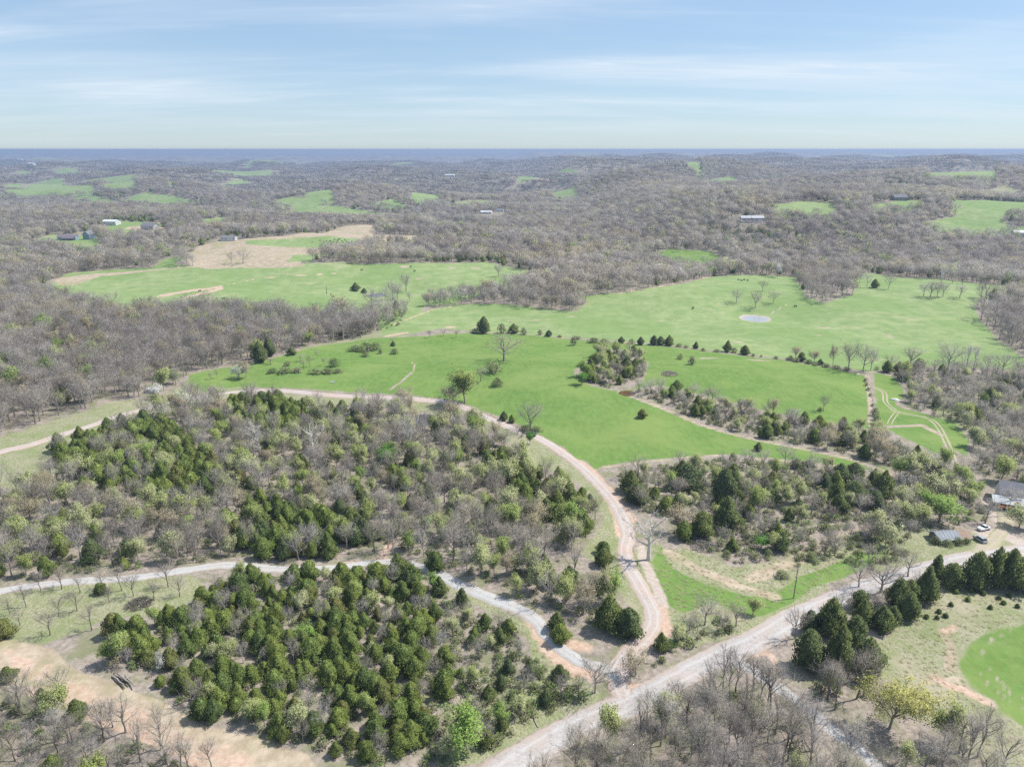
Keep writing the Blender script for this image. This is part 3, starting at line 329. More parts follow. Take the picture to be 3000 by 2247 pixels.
 ('bare_tree', 388.4, 619.4, 11.7, 9.0, 'bare tree along the river at the foot of the bluff', 'riverbank trees'), ('bare_tree', 394.7, 614.9, 11.7, 9.0, 'bare tree along the river at the foot of the bluff', 'riverbank trees'),
 ('bare_tree', 408.4, 612.7, 11.0, 8.9, 'bare tree along the river at the foot of the bluff', 'riverbank trees'), ('bare_tree', 424.5, 609.9, 11.6, 8.9, 'bare tree along the river at the foot of the bluff', 'riverbank trees'),
 ('bare_tree', 274.3, 815.1, 11.3, 10.2, 'bare tree along the river at the foot of the bluff', 'riverbank trees'), ('bare_tree', 202.2, 748.9, 9.8, 8.7, 'bare tree along the river at the foot of the bluff', 'riverbank trees'),
 ('bare_tree', 216.3, 747.4, 6.3, 5.8, 'bare tree along the river at the foot of the bluff', 'riverbank trees'), ('yellow_tree', 78.6, 117.2, 12.0, 12.7, 'big yellow-green flowering tree beside the rough field', None),
 ('cedar_tree', 69.1, 135.2, 10.4, 6.7, 'tall dark cedar in the row between gravel road and rough field', 'big cedars along the gravel road'),
 ('cedar_tree', 74.8, 133.8, 12.6, 7.7, 'tall dark cedar in the row between gravel road and rough field', 'big cedars along the gravel road'),
 ('cedar_tree', 81.3, 132.6, 10.3, 6.9, 'tall dark cedar in the row between gravel road and rough field', 'big cedars along the gravel road'),
 ('cedar_tree', 79.0, 147.4, 10.6, 7.5, 'tall dark cedar in the row between gravel road and rough field', 'big cedars along the gravel road'),
 ('cedar_tree', 74.6, 148.1, 6.5, 4.6, 'tall dark cedar in the row between gravel road and rough field', 'big cedars along the gravel road'),
 ('cedar_tree', 83.3, 143.8, 8.2, 5.3, 'tall dark cedar in the row between gravel road and rough field', 'big cedars along the gravel road'),
 ('cedar_tree', 89.1, 151.6, 7.2, 5.0, 'tall dark cedar in the row between gravel road and rough field', 'big cedars along the gravel road'),
 ('cedar_tree', 92.8, 149.4, 7.0, 5.8, 'tall dark cedar in the row between gravel road and rough field', 'big cedars along the gravel road'),
 ('cedar_tree', 96.2, 151.1, 5.7, 4.3, 'tall dark cedar in the row between gravel road and rough field', 'big cedars along the gravel road'),
 ('cedar_tree', 101.3, 153.5, 7.7, 5.8, 'tall dark cedar in the row between gravel road and rough field', 'big cedars along the gravel road'),
 ('cedar_tree', 101.0, 158.4, 8.8, 5.4, 'tall dark cedar in the row between gravel road and rough field', 'big cedars along the gravel road'),
 ('cedar_tree', 91.6, 157.8, 5.7, 5.4, 'tall dark cedar in the row between gravel road and rough field', 'big cedars along the gravel road'),
 ('cedar_tree', 109.2, 159.9, 10.8, 6.7, 'tall dark cedar in the row between gravel road and rough field', 'big cedars along the gravel road'),
 ('cedar_tree', 104.6, 158.8, 7.6, 5.4, 'tall dark cedar in the row between gravel road and rough field', 'big cedars along the gravel road'),
 ('cedar_tree', 120.3, 166.5, 7.5, 6.9, 'tall dark cedar in the row between gravel road and rough field', 'big cedars along the gravel road'),
 ('cedar_tree', 126.2, 166.3, 11.1, 7.3, 'tall dark cedar in the row between gravel road and rough field', 'big cedars along the gravel road'),
 ('cedar_tree', 131.3, 166.2, 12.4, 6.9, 'tall dark cedar in the row between gravel road and rough field', 'big cedars along the gravel road'),
 ('cedar_tree', 136.0, 165.5, 12.0, 9.3, 'tall dark cedar in the row between gravel road and rough field', 'big cedars along the gravel road'),
 ('cedar_tree', 140.4, 165.2, 12.2, 8.4, 'tall dark cedar in the row between gravel road and rough field', 'big cedars along the gravel road'),
 ('cedar_tree', 118.1, 170.0, 8.1, 4.8, 'tall dark cedar in the row between gravel road and rough field', 'big cedars along the gravel road'),
 ('cedar_tree', 124.0, 163.5, 1.3, 1.4, 'knee-high young cedar dotted over the rough field', 'young cedars on the rough field'),
 ('cedar_tree', 125.6, 163.5, 1.3, 1.4, 'knee-high young cedar dotted over the rough field', 'young cedars on the rough field'),
 ('cedar_tree', 126.4, 162.1, 1.3, 1.4, 'knee-high young cedar dotted over the rough field', 'young cedars on the rough field'),
 ('cedar_tree', 120.4, 159.2, 1.3, 1.4, 'knee-high young cedar dotted over the rough field', 'young cedars on the rough field'),
 ('cedar_tree', 114.7, 157.1, 1.3, 1.3, 'knee-high young cedar dotted over the rough field', 'young cedars on the rough field'),
 ('cedar_tree', 129.1, 160.0, 1.3, 1.4, 'knee-high young cedar dotted over the rough field', 'young cedars on the rough field'),
 ('cedar_tree', 132.6, 161.2, 1.3, 1.4, 'knee-high young cedar dotted over the rough field', 'young cedars on the rough field'),
 ('cedar_tree', 128.8, 157.6, 1.3, 1.3, 'knee-high young cedar dotted over the rough field', 'young cedars on the rough field'),
 ('cedar_tree', 131.4, 156.2, 1.3, 1.3, 'knee-high young cedar dotted over the rough field', 'young cedars on the rough field'),
 ('cedar_tree', 123.9, 155.5, 1.3, 1.3, 'knee-high young cedar dotted over the rough field', 'young cedars on the rough field'),
 ('cedar_tree', 110.1, 154.4, 1.3, 1.3, 'knee-high young cedar dotted over the rough field', 'young cedars on the rough field'),
 ('cedar_tree', 106.0, 152.7, 1.2, 1.3, 'knee-high young cedar dotted over the rough field', 'young cedars on the rough field'),
 ('cedar_tree', 108.3, 152.1, 1.2, 1.3, 'knee-high young cedar dotted over the rough field', 'young cedars on the rough field'),
 ('cedar_tree', 110.7, 152.6, 1.2, 1.3, 'knee-high young cedar dotted over the rough field', 'young cedars on the rough field'),
 ('cedar_tree', 91.6, 147.3, 1.2, 1.3, 'knee-high young cedar dotted over the rough field', 'young cedars on the rough field'),
 ('cedar_tree', 119.6, 163.0, 1.3, 1.4, 'knee-high young cedar dotted over the rough field', 'young cedars on the rough field'), ('budding_tree', -9.3, 111.8, 8.3, 8.5, 'spreading fresh green willow-like tree on the road bank', None),
 ('budding_tree', -90.8, 135.5, 7.3, 4.3, 'pale yellow-green leafing tree at the grove edge near the clearing', None), ('blossom_tree', -80.1, 132.9, 3.7, 2.7, 'cream blossoming small tree at the grove edge by the log pile', None),
 ('budding_tree', -50.9, 145.3, 4.0, 4.7, 'pale lime leafing tree inside the dense cedar grove', None), ('budding_tree', -65.7, 123.6, 5.0, 2.7, 'lime leafing sapling at the clearing end of the cedar grove', None),
 ('bare_tree', 18.6, 128.6, 10.4, 7.7, 'upright bare tree in the fork where drive and lane meet', None), ('tan_tree', 28.4, 133.2, 5.9, 6.6, 'tan shrubby tree between lane and gravel road at the junction', None),
 ('cedar_tree', 11.0, 132.9, 4.4, 4.1, 'dark cedar below the clay bank of the drive', None), ('cedar_tree', 36.1, 141.7, 5.1, 4.3, 'dark cedar at the outer side of the lane bend', None),
 ('budding_tree', 26.5, 161.2, 8.8, 5.9, 'pale lime leafing tree above two dark cedars in the lane bend', None), ('cedar_tree', 24.6, 149.9, 10.1, 7.1, 'big dark cedar inside the lane bend', 'lane bend cedars'),
 ('cedar_tree', 29.1, 147.5, 8.1, 6.3, 'big dark cedar inside the lane bend', 'lane bend cedars'), ('cedar_tree', 11.2, 149.9, 5.6, 4.3, 'cedar along the upper side of the gravel drive', 'cedars above the drive'),
 ('cedar_tree', 12.0, 145.6, 5.3, 4.2, 'cedar along the upper side of the gravel drive', 'cedars above the drive'), ('cedar_tree', 5.8, 171.9, 6.3, 3.8, 'cedar along the upper side of the gravel drive', 'cedars above the drive'),
 ('cedar_tree', 8.6, 170.3, 5.7, 3.2, 'cedar along the upper side of the gravel drive', 'cedars above the drive'), ('cedar_tree', -32.0, 174.2, 7.8, 7.4, 'rounded cedar beside the gravel drive where it curves', 'cedars at the drive curve'),
 ('cedar_tree', -37.6, 171.0, 6.9, 6.9, 'rounded cedar beside the gravel drive where it curves', 'cedars at the drive curve'),
 ('cedar_tree', -43.9, 172.1, 4.8, 5.2, 'rounded cedar beside the gravel drive where it curves', 'cedars at the drive curve'),
 ('cedar_tree', -29.0, 169.3, 5.2, 4.6, 'rounded cedar beside the gravel drive where it curves', 'cedars at the drive curve'),
 ('cedar_tree', -22.3, 177.4, 6.0, 5.5, 'rounded cedar beside the gravel drive where it curves', 'cedars at the drive curve'),
 ('cedar_tree', -19.6, 165.2, 5.8, 4.5, 'rounded cedar beside the gravel drive where it curves', 'cedars at the drive curve'),
 ('cedar_tree', -13.5, 160.4, 5.2, 3.3, 'rounded cedar beside the gravel drive where it curves', 'cedars at the drive curve'), ('cedar_tree', 27.3, 184.6, 4.1, 3.7, 'bronze-green cedar on the verge inside the lane', 'verge cedars'),
 ('cedar_tree', 26.6, 178.4, 5.6, 5.0, 'bronze-green cedar on the verge inside the lane', 'verge cedars'), ('bare_tree', -124.5, 167.6, 7.0, 4.7, 'thin bare tree on the thin lawn below the gravel drive', 'lawn trees below the drive'),
 ('bare_tree', -118.2, 165.6, 6.0, 3.7, 'thin bare tree on the thin lawn below the gravel drive', 'lawn trees below the drive'),
 ('bare_tree', -107.2, 166.4, 8.0, 5.1, 'thin bare tree on the thin lawn below the gravel drive', 'lawn trees below the drive'),
 ('bare_tree', -102.3, 163.2, 6.7, 4.2, 'thin bare tree on the thin lawn below the gravel drive', 'lawn trees below the drive'),
 ('bare_tree', -95.6, 161.0, 6.2, 4.0, 'thin bare tree on the thin lawn below the gravel drive', 'lawn trees below the drive'),
 ('bare_tree', -95.0, 167.7, 7.5, 5.1, 'thin bare tree on the thin lawn below the gravel drive', 'lawn trees below the drive'),
 ('bare_tree', -129.0, 159.4, 6.4, 4.2, 'thin bare tree on the thin lawn below the gravel drive', 'lawn trees below the drive'),
 ('bare_tree', -117.6, 155.1, 5.7, 3.5, 'thin bare tree on the thin lawn below the gravel drive', 'lawn trees below the drive'),
 ('bare_tree', -124.9, 151.0, 4.6, 3.5, 'thin bare tree on the thin lawn below the gravel drive', 'lawn trees below the drive'),
 ('bare_tree', -114.5, 146.7, 7.4, 5.1, 'thin bare tree on the thin lawn below the gravel drive', 'lawn trees below the drive'),
 ('bare_tree', -104.9, 148.1, 7.0, 4.3, 'thin bare tree on the thin lawn below the gravel drive', 'lawn trees below the drive'),
 ('bare_tree', -107.4, 160.6, 4.8, 3.3, 'thin bare tree on the thin lawn below the gravel drive', 'lawn trees below the drive'),
 ('bare_tree', -89.5, 162.7, 6.2, 4.0, 'thin bare tree on the thin lawn below the gravel drive', 'lawn trees below the drive'),
 ('bare_tree', -130.0, 167.1, 6.0, 4.1, 'thin bare tree on the thin lawn below the gravel drive', 'lawn trees below the drive'),
 ('bare_tree', -113.1, 167.3, 5.0, 3.4, 'thin bare tree on the thin lawn below the gravel drive', 'lawn trees below the drive'),
 ('bare_tree', -114.1, 157.2, 5.7, 3.9, 'thin bare tree on the thin lawn below the gravel drive', 'lawn trees below the drive'),
 ('bare_tree', -130.8, 155.9, 5.7, 3.9, 'thin bare tree on the thin lawn below the gravel drive', 'lawn trees below the drive'), ('cedar_tree', -112.2, 165.2, 3.4, 3.2, 'small leaning cedar on the thin lawn below the drive', None),
 ('bare_tree', -97.7, 124.0, 8.2, 6.8, 'tall bare tree between the clay clearing and the corner wood', 'trees on the clearing edge'),
 ('bare_tree', -79.9, 116.1, 9.0, 6.4, 'tall bare tree between the clay clearing and the corner wood', 'trees on the clearing edge'),
 ('bare_tree', -70.8, 112.1, 10.1, 6.3, 'tall bare tree between the clay clearing and the corner wood', 'trees on the clearing edge'),
 ('bare_tree', -73.6, 109.3, 8.8, 5.4, 'tall bare tree between the clay clearing and the corner wood', 'trees on the clearing edge'),
 ('bare_tree', -58.9, 107.8, 6.3, 4.0, 'tall bare tree between the clay clearing and the corner wood', 'trees on the clearing edge'),
 ('bare_tree', -83.2, 117.3, 6.3, 4.3, 'tall bare tree between the clay clearing and the corner wood', 'trees on the clearing edge'),
 ('cedar_tree', -91.5, 119.2, 4.9, 4.3, 'feathery cedar on the clearing edge among bare trees', 'cedars on the clearing edge'),
 ('cedar_tree', -113.3, 130.1, 3.5, 3.8, 'feathery cedar on the clearing edge among bare trees', 'cedars on the clearing edge'),
 ('cedar_tree', -101.8, 123.9, 3.2, 2.5, 'feathery cedar on the clearing edge among bare trees', 'cedars on the clearing edge'), ('cedar_tree', -125.4, 145.6, 5.6, 5.4, 'broad cedar at the far end of the thin lawn', None),
 ('bare_tree', 94.0, 155.4, 7.5, 5.3, 'grey bare tree standing among the tall cedars by the gravel road', 'bare trees in the cedar row'),
 ('bare_tree', 109.2, 162.4, 7.7, 5.5, 'grey bare tree standing among the tall cedars by the gravel road', 'bare trees in the cedar row'),
 ('bare_tree', 85.5, 155.8, 6.5, 5.3, 'grey bare tree standing among the tall cedars by the gravel road', 'bare trees in the cedar row'),
 ('bare_tree', 69.8, 145.6, 9.0, 5.9, 'pale bare tree by the gravel road beside the tall cedars', None), ('bare_tree', 100.5, 165.0, 9.3, 10.2, 'wide pale bare tree over the gravel road', None),
 ('bare_tree', 95.9, 167.9, 6.7, 6.6, 'grey bare tree on the verge next to the wide pale tree', None), ('bare_tree', 111.8, 172.2, 7.7, 8.7, 'grey bare tree beyond the wide pale tree on the road', None),
 ('bare_tree', 49.0, 151.3, 8.1, 7.8, 'grey-green bare tree on the strip between meadow and gravel road', 'meadow strip trees'),
 ('bare_tree', 56.6, 150.3, 6.1, 6.0, 'grey-green bare tree on the strip between meadow and gravel road', 'meadow strip trees'),
 ('bare_tree', 44.7, 149.4, 5.2, 5.2, 'grey-green bare tree on the strip between meadow and gravel road', 'meadow strip trees'), ('budding_tree', 62.5, 155.3, 4.2, 3.5, 'lime leafing bush on the strip between meadow and gravel road', None),
 ('cedar_tree', 81.2, 187.5, 6.2, 5.8, 'dark round cedar at the lower tip of the thicket', None), ('shrub', 76.8, 173.7, 2.3, 4.3, 'dark green juniper bush on the meadow edge', None),
 ('budding_tree', 75.9, 188.6, 3.4, 4.6, 'bright green leafy bush next to the round thicket cedar', None), ('cedar_tree', 72.7, 217.7, 13.2, 8.2, 'dark cedar in the brushy thicket below the hay tongue', 'thicket cedars'),
 ('cedar_tree', 77.3, 225.2, 11.1, 7.2, 'dark cedar in the brushy thicket below the hay tongue', 'thicket cedars'), ('cedar_tree', 69.0, 200.6, 10.9, 9.9, 'dark cedar in the brushy thicket below the hay tongue', 'thicket cedars'),
 ('cedar_tree', 63.2, 229.3, 9.5, 11.0, 'dark cedar in the brushy thicket below the hay tongue', 'thicket cedars'), ('cedar_tree', 63.5, 238.5, 7.3, 8.9, 'dark cedar in the brushy thicket below the hay tongue', 'thicket cedars'),
 ('cedar_tree', 59.7, 196.2, 8.7, 7.5, 'dark cedar in the brushy thicket below the hay tongue', 'thicket cedars'), ('cedar_tree', 87.5, 216.6, 5.6, 7.0, 'dark cedar in the brushy thicket below the hay tongue', 'thicket cedars'),
 ('cedar_tree', 113.1, 245.4, 3.6, 3.6, 'dark cedar in the brushy thicket below the hay tongue', 'thicket cedars'), ('cedar_tree', 110.2, 244.6, 3.1, 3.1, 'dark cedar in the brushy thicket below the hay tongue', 'thicket cedars'),
 ('cedar_tree', 119.4, 233.2, 7.2, 8.7, 'dark cedar in the brushy thicket below the hay tongue', 'thicket cedars'), ('cedar_tree', 124.9, 234.3, 7.4, 7.5, 'dark cedar in the brushy thicket below the hay tongue', 'thicket cedars'),
 ('cedar_tree', 108.4, 209.7, 7.3, 6.8, 'dark cedar in the brushy thicket below the hay tongue', 'thicket cedars'), ('cedar_tree', 116.9, 217.0, 8.1, 8.2, 'dark cedar in the brushy thicket below the hay tongue', 'thicket cedars'),
 ('cedar_tree', 121.9, 212.7, 6.9, 6.4, 'dark cedar in the brushy thicket below the hay tongue', 'thicket cedars'), ('cedar_tree', 128.3, 220.8, 10.9, 8.3, 'dark cedar in the brushy thicket below the hay tongue', 'thicket cedars'),
 ('cedar_tree', 110.9, 226.5, 6.0, 5.6, 'dark cedar in the brushy thicket below the hay tongue', 'thicket cedars'), ('cedar_tree', 43.6, 219.0, 6.8, 8.3, 'dark cedar in the brushy thicket below the hay tongue', 'thicket cedars'),
 ('cedar_tree', 41.9, 226.8, 8.5, 7.3, 'dark cedar in the brushy thicket below the hay tongue', 'thicket cedars'), ('cedar_tree', 111.3, 217.6, 7.0, 7.0, 'dark cedar in the brushy thicket below the hay tongue', 'thicket cedars'),
 ('tan_tree', 52.6, 198.4, 8.6, 8.7, 'orange-topped budding tree in the thicket', None), ('budding_tree', 80.2, 210.0, 9.4, 5.7, 'lime leafing tree in the brushy thicket', 'lime trees in the thicket'),
 ('budding_tree', 83.7, 212.2, 7.1, 4.1, 'lime leafing tree in the brushy thicket', 'lime trees in the thicket'), ('budding_tree', 92.4, 214.1, 5.9, 4.6, 'lime leafing tree in the brushy thicket', 'lime trees in the thicket'),
 ('budding_tree', 86.2, 226.8, 6.2, 4.1, 'lime leafing tree in the brushy thicket', 'lime trees in the thicket'),
 ('budding_tree', 148.1, 221.2, 7.8, 7.9, 'round lime leafing tree in the wood beside the two roofs', 'lime trees near the roofs'),
 ('budding_tree', 139.0, 204.3, 8.8, 10.0, 'round lime leafing tree in the wood beside the two roofs', 'lime trees near the roofs'),
 ('budding_tree', 150.2, 237.1, 8.9, 7.6, 'round lime leafing tree in the wood beside the two roofs', 'lime trees near the roofs'),
 ('budding_tree', 144.9, 234.3, 8.9, 6.2, 'round lime leafing tree in the wood beside the two roofs', 'lime trees near the roofs'),
 ('budding_tree', 159.3, 221.1, 6.0, 5.9, 'round lime leafing tree in the wood beside the two roofs', 'lime trees near the roofs'),
 ('budding_tree', 130.8, 201.6, 6.6, 6.6, 'round lime leafing tree in the wood beside the two roofs', 'lime trees near the roofs'),
 ('budding_tree', 141.7, 221.4, 4.6, 6.0, 'round lime leafing tree in the wood beside the two roofs', 'lime trees near the roofs'),
 ('cedar_tree', 150.2, 237.1, 5.6, 5.0, 'dark green cedar at the foot of a lime tree by the dry grass', None), ('shrub', 129.8, 190.2, 2.4, 3.6, 'grey-green brush in front of the weathered shed', 'brush before the shed'),
 ('shrub', 132.6, 188.9, 2.1, 3.7, 'grey-green brush in front of the weathered shed', 'brush before the shed'), ('shrub', 136.1, 189.4, 2.4, 3.5, 'grey-green brush in front of the weathered shed', 'brush before the shed'),
 ('shrub', 139.1, 190.1, 2.0, 3.1, 'grey-green brush in front of the weathered shed', 'brush before the shed'), ('bare_tree', 164.7, 232.9, 9.9, 9.9, 'black-trunked bare tree at the end of the two-track', None),
 ('bare_tree', 168.4, 214.0, 7.6, 8.1, 'bare tree in front of the house with the big roof', None), ('budding_tree', 163.4, 201.6, 6.5, 7.7, 'grey-green leafy tree on the yard beside the house track', None),
 ('cedar_tree', 209.0, 306.6, 5.6, 6.0, 'dark cedar in the clearing inside the east thicket', 'clearing cedars'), ('cedar_tree', 211.8, 302.2, 5.5, 6.3, 'dark cedar in the clearing inside the east thicket', 'clearing cedars'),
 ('cedar_tree', 218.2, 299.2, 5.2, 5.6, 'dark cedar in the clearing inside the east thicket', 'clearing cedars'), ('cedar_tree', 229.7, 305.6, 5.3, 5.4, 'dark cedar in the clearing inside the east thicket', 'clearing cedars'),
 ('cedar_tree', 228.5, 295.7, 5.5, 4.6, 'dark cedar in the clearing inside the east thicket', 'clearing cedars'), ('shrub', 183.1, 347.9, 2.0, 2.5, 'dark bush along the wire fence at the hay field end', 'wire fence bushes'),
 ('shrub', 180.6, 341.5, 2.0, 2.4, 'dark bush along the wire fence at the hay field end', 'wire fence bushes'), ('shrub', 178.3, 334.8, 1.8, 2.4, 'dark bush along the wire fence at the hay field end', 'wire fence bushes'),
 ('shrub', 175.8, 327.4, 1.6, 2.0, 'dark bush along the wire fence at the hay field end', 'wire fence bushes'), ('shrub', 167.1, 304.6, 4.1, 3.8, 'dark bush along the wire fence at the hay field end', 'wire fence bushes'),
 ('shrub', 165.1, 299.0, 3.6, 4.0, 'dark bush along the wire fence at the hay field end', 'wire fence bushes'), ('shrub', 171.1, 315.1, 1.4, 1.9, 'dark bush along the wire fence at the hay field end', 'wire fence bushes'),
 ('budding_tree', 34.4, 332.3, 5.6, 5.8, 'vivid green tree at the near edge of the thicket island', None), ('budding_tree', -292.1, 428.3, 12.6, 9.4, 'lime green tree deep in the west forest beside a dark cedar', None),
 ('cedar_tree', -279.6, 427.0, 9.5, 9.8, 'dark cedar deep in the west forest beside a lime tree', None), ('cedar_tree', -256.0, 457.2, 10.3, 6.8, 'lone dark cedar rising in the west forest', None),
 ('budding_tree', -465.8, 774.8, 12.2, 13.4, 'bright green tree in the forest above the west pasture', None), ('tan_tree', -50.3, 310.6, 7.6, 8.9, 'golden budding tree at the wood edge above the dark pond', None),
 ('tan_tree', -27.0, 289.5, 8.8, 8.4, 'tan budding tree beside the dark pond', None), ('blossom_tree', -149.2, 302.7, 9.4, 6.2, 'cream flowering tree at the top corner of the mixed wood', None)]
PLACES = {'pond': (175.1, 498.1),
 'pond_small': (-117.3, 604.9),
 'pond_dark': (-39.6, 294.3),
 'pond_brown': (55.8, 323.1),
 'barn': (-577.1, 931.0),
 'gable': (-556.1, 930.0),
 'metal': (-581.0, 1046.7),
 'newhouse': (-509.2, 1012.2),
 'trailer': (-338.9, 858.5),
 'bigwhite': (-291.4, 3448.3),
 'roof_a': (310.6, 961.5),
 'roof_b': (326.0, 961.4),
 'ridge_house': (563.1, 1061.2),
 'vill_a': (-61.3, 1566.2),
 'vill_b': (-50.0, 1561.0),
 'vill_c': (-26.2, 1587.0),
 'vill_d': (-15.0, 1445.0),
 'vill_e': (0.0, 1417.4),
 'house': (171.7, 219.0),
 'shed': (133.8, 192.7),
 'digger': (166.3, 213.5),
 'car_lane': (8.4, 278.2),
 'pole_a': (76.2, 163.3),
 'pole_b': (148.5, 231.0),
 'junk': (186.7, 324.4),
 'logs': (-88.2, 129.1),
 'brush': (-98.5, 158.9),
 'pole_snag': (-157.0, 592.0),
 'brushpile': (82.3, 351.5),
 'brushpile_b': (58.7, 190.3),
 'edge_house': (630.3, 891.9),
 'far_a': (-4839.1, 9213.4),
 'far_b': (-5395.1, 10907.3),
 'far_c': (-4352.2, 6556.3),
 'far_d': (-2790.5, 4299.0),
 'far_e': (-3416.4, 9572.3),
 'far_f': (-2235.3, 3520.8),
 'van_a': (150.6, 199.7),
 'van_b': (144.4, 191.9),
 'white_bench': (-91.1, 341.2),
 'vill_f': (-29.9, 1403.0),
 'far_g': (-433.2, 1038.7)}
FENCE = [(187.4, 354.8), (182.3, 341.8), (175.5, 325.3), (169.7, 311.3), (162.6, 295.5)]
CATTLE = [(-236.5, 847.0), (-228.5, 852.2), (-221.8, 844.8), (-220.0, 848.8), (-215.9, 841.9), (-215.8, 850.0), (-212.0, 845.7), (-212.4, 856.4), (-207.6, 844.2), (-207.6, 853.5), (-202.2, 850.8), (-199.1, 844.3), (-196.3, 848.0), (-192.5, 843.2),
 (-190.0, 847.0), (-200.2, 856.7), (-206.9, 859.1), (-185.4, 844.1), (-182.6, 846.2), (-98.6, 687.9), (-93.0, 675.1), (-143.0, 672.5), (206.8, 642.3), (206.3, 632.0), (213.6, 647.0), (215.5, 643.1), (133.3, 511.5), (212.5, 521.0),
 (-264.8, 593.2), (-230.9, 558.2)]
PONDS += [(PLACES['pond'][0], PLACES['pond'][1], 8.6, 9.0), (PLACES['pond_small'][0], PLACES['pond_small'][1], 7.5, 9.0),
          (PLACES['pond_dark'][0], PLACES['pond_dark'][1], 5.5, 7.0), (PLACES['pond_brown'][0], PLACES['pond_brown'][1], 4.2, 3.6)]
rng = np.random.default_rng(11); rnd = random.Random(5)
def hz(x, y): return float(height(x, y))

# ---------------------------------------------------------------- helpers
def tag(o, label=None, cat=None, group=None, kind=None):
    if label: o["label"] = label
    if cat: o["category"] = cat
    if group: o["group"] = group
    if kind: o["kind"] = kind
    return o
def link(o, parent=None):
    COL.objects.link(o)
    if parent is not None: o.parent = parent
    return o
def empty(name, loc, rz=0.0):
    o = bpy.data.objects.new(name, None); o.empty_display_size = .5
    o.location = loc; o.rotation_euler = (0, 0, rz); return link(o)
def mesh(name, v, f, mats, mi=None, smooth=False, nrm=None):
    me = bpy.data.meshes.new(name)
    v = np.asarray(v, np.float32); f = np.asarray(f, np.int32) if not isinstance(f, list) else f
    if isinstance(f, np.ndarray):
        n, k = f.shape
        me.vertices.add(len(v)); me.vertices.foreach_set("co", v.ravel())
        me.loops.add(n * k); me.loops.foreach_set("vertex_index", f.ravel())
        me.polygons.add(n); me.polygons.foreach_set("loop_start", np.arange(0, n * k, k, dtype=np.int32))
    else:
        me.from_pydata([tuple(map(float, p)) for p in v], [], [tuple(map(int, q)) for q in f])
    for m in (mats if isinstance(mats, (list, tuple)) else [mats]): me.materials.append(m)
    if mi is not None: me.polygons.foreach_set("material_index", np.asarray(mi, np.int32))
    if smooth: me.polygons.foreach_set("use_smooth", np.ones(len(me.polygons), bool))
    me.update(calc_edges=True); me.validate()
    if nrm is not None:
        me.polygons.foreach_set("use_smooth", np.ones(len(me.polygons), bool)); me.normals_split_custom_set_from_vertices(np.asarray(nrm, float))
    return me
def obj(name, me, parent=None, loc=None, rot=None):
    o = bpy.data.objects.new(name, me)
    if loc is not None: o.location = loc
    if rot is not None: o.rotation_euler = rot
    return link(o, parent)

# ---------------------------------------------------------------- materials
class N:
    """a small node-tree writer"""
    def __init__(s, name, rough=.85, spec=.2):
        s.m = bpy.data.materials.new(name); s.m.use_nodes = True; s.t = s.m.node_tree
        s.b = s.t.nodes["Principled BSDF"]; s.b.inputs["Roughness"].default_value = rough
        s.b.inputs["Specular IOR Level"].default_value = spec
        s.pos = None
    def new(s, t, **k):
        n = s.t.nodes.new("ShaderNode" + t)
        for a, b in k.items(): setattr(n, a, b)
        return n
    def put(s, v, sock):
        if isinstance(v, bpy.types.NodeSocket): s.t.links.new(v, sock)
        elif isinstance(v, tuple) and len(v) == 3 and sock.type == 'RGBA': sock.default_value = (*v, 1)
        else: sock.default_value = v
    def math(s, op, a, b=0.0):
        n = s.new("Math", operation=op); s.put(a, n.inputs[0]); s.put(b, n.inputs[1]); return n.outputs[0]
    def mix(s, f, a, b, mode='MIX'):
        n = s.new("Mix", data_type='RGBA', blend_type=mode); s.put(f, n.inputs[0]); s.put(a, n.inputs[6]); s.put(b, n.inputs[7]); return n.outputs[2]
    def position(s):
        if s.pos is None: s.pos = s.new("NewGeometry").outputs["Position"]
        return s.pos
    def noise(s, scale, detail=3, rough=.55, stretch=(1, 1, 1), rot=0., obj=False, dist=0.):
        mp = s.new("Mapping"); mp.inputs["Scale"].default_value = stretch; mp.inputs["Rotation"].default_value = (0, 0, rot)
        s.put(s.new("TexCoord").outputs["Object"] if obj else s.position(), mp.inputs[0])
        n = s.new("TexNoise"); s.put(mp.outputs[0], n.inputs["Vector"]); n.inputs["Scale"].default_value = scale
        n.inputs["Detail"].default_value = detail; n.inputs["Roughness"].default_value = rough; n.inputs["Distortion"].default_value = dist
        return n.outputs["Fac"]
    def ramp(s, v, a, b, lo=0., hi=1.):
        n = s.new("MapRange", interpolation_type='SMOOTHSTEP'); s.put(v, n.inputs[0])
        n.inputs[1].default_value = a; n.inputs[2].default_value = b; n.inputs[3].default_value = lo; n.inputs[4].default_value = hi
        return n.outputs[0]
    def attr(s, name):
        n = s.new("Attribute"); n.attribute_name = name; return n.outputs["Fac"]
    def colors(s, v, stops):
        n = s.new("ValToRGB"); s.put(v, n.inputs[0]); e = n.color_ramp.elements
        e[0].position, e[0].color = stops[0][0], (*stops[0][1], 1); e[1].position, e[1].color = stops[-1][0], (*stops[-1][1], 1)
        for p, c in stops[1:-1]:
            q = e.new(p); q.color = (*c, 1)
        return n.outputs[0]
    def random(s): return s.new("ObjectInfo").outputs["Random"]
    def island(s): return s.new("NewGeometry").outputs["Random Per Island"]
    def bump(s, h, strength=.3, dist=.1):
        n = s.new("Bump"); n.inputs["Strength"].default_value = strength; n.inputs["Distance"].default_value = dist
        s.put(h, n.inputs["Height"]); s.t.links.new(n.outputs[0], s.b.inputs["Normal"])
    def color(s, c): s.put(c, s.b.inputs["Base Color"]); return s.m

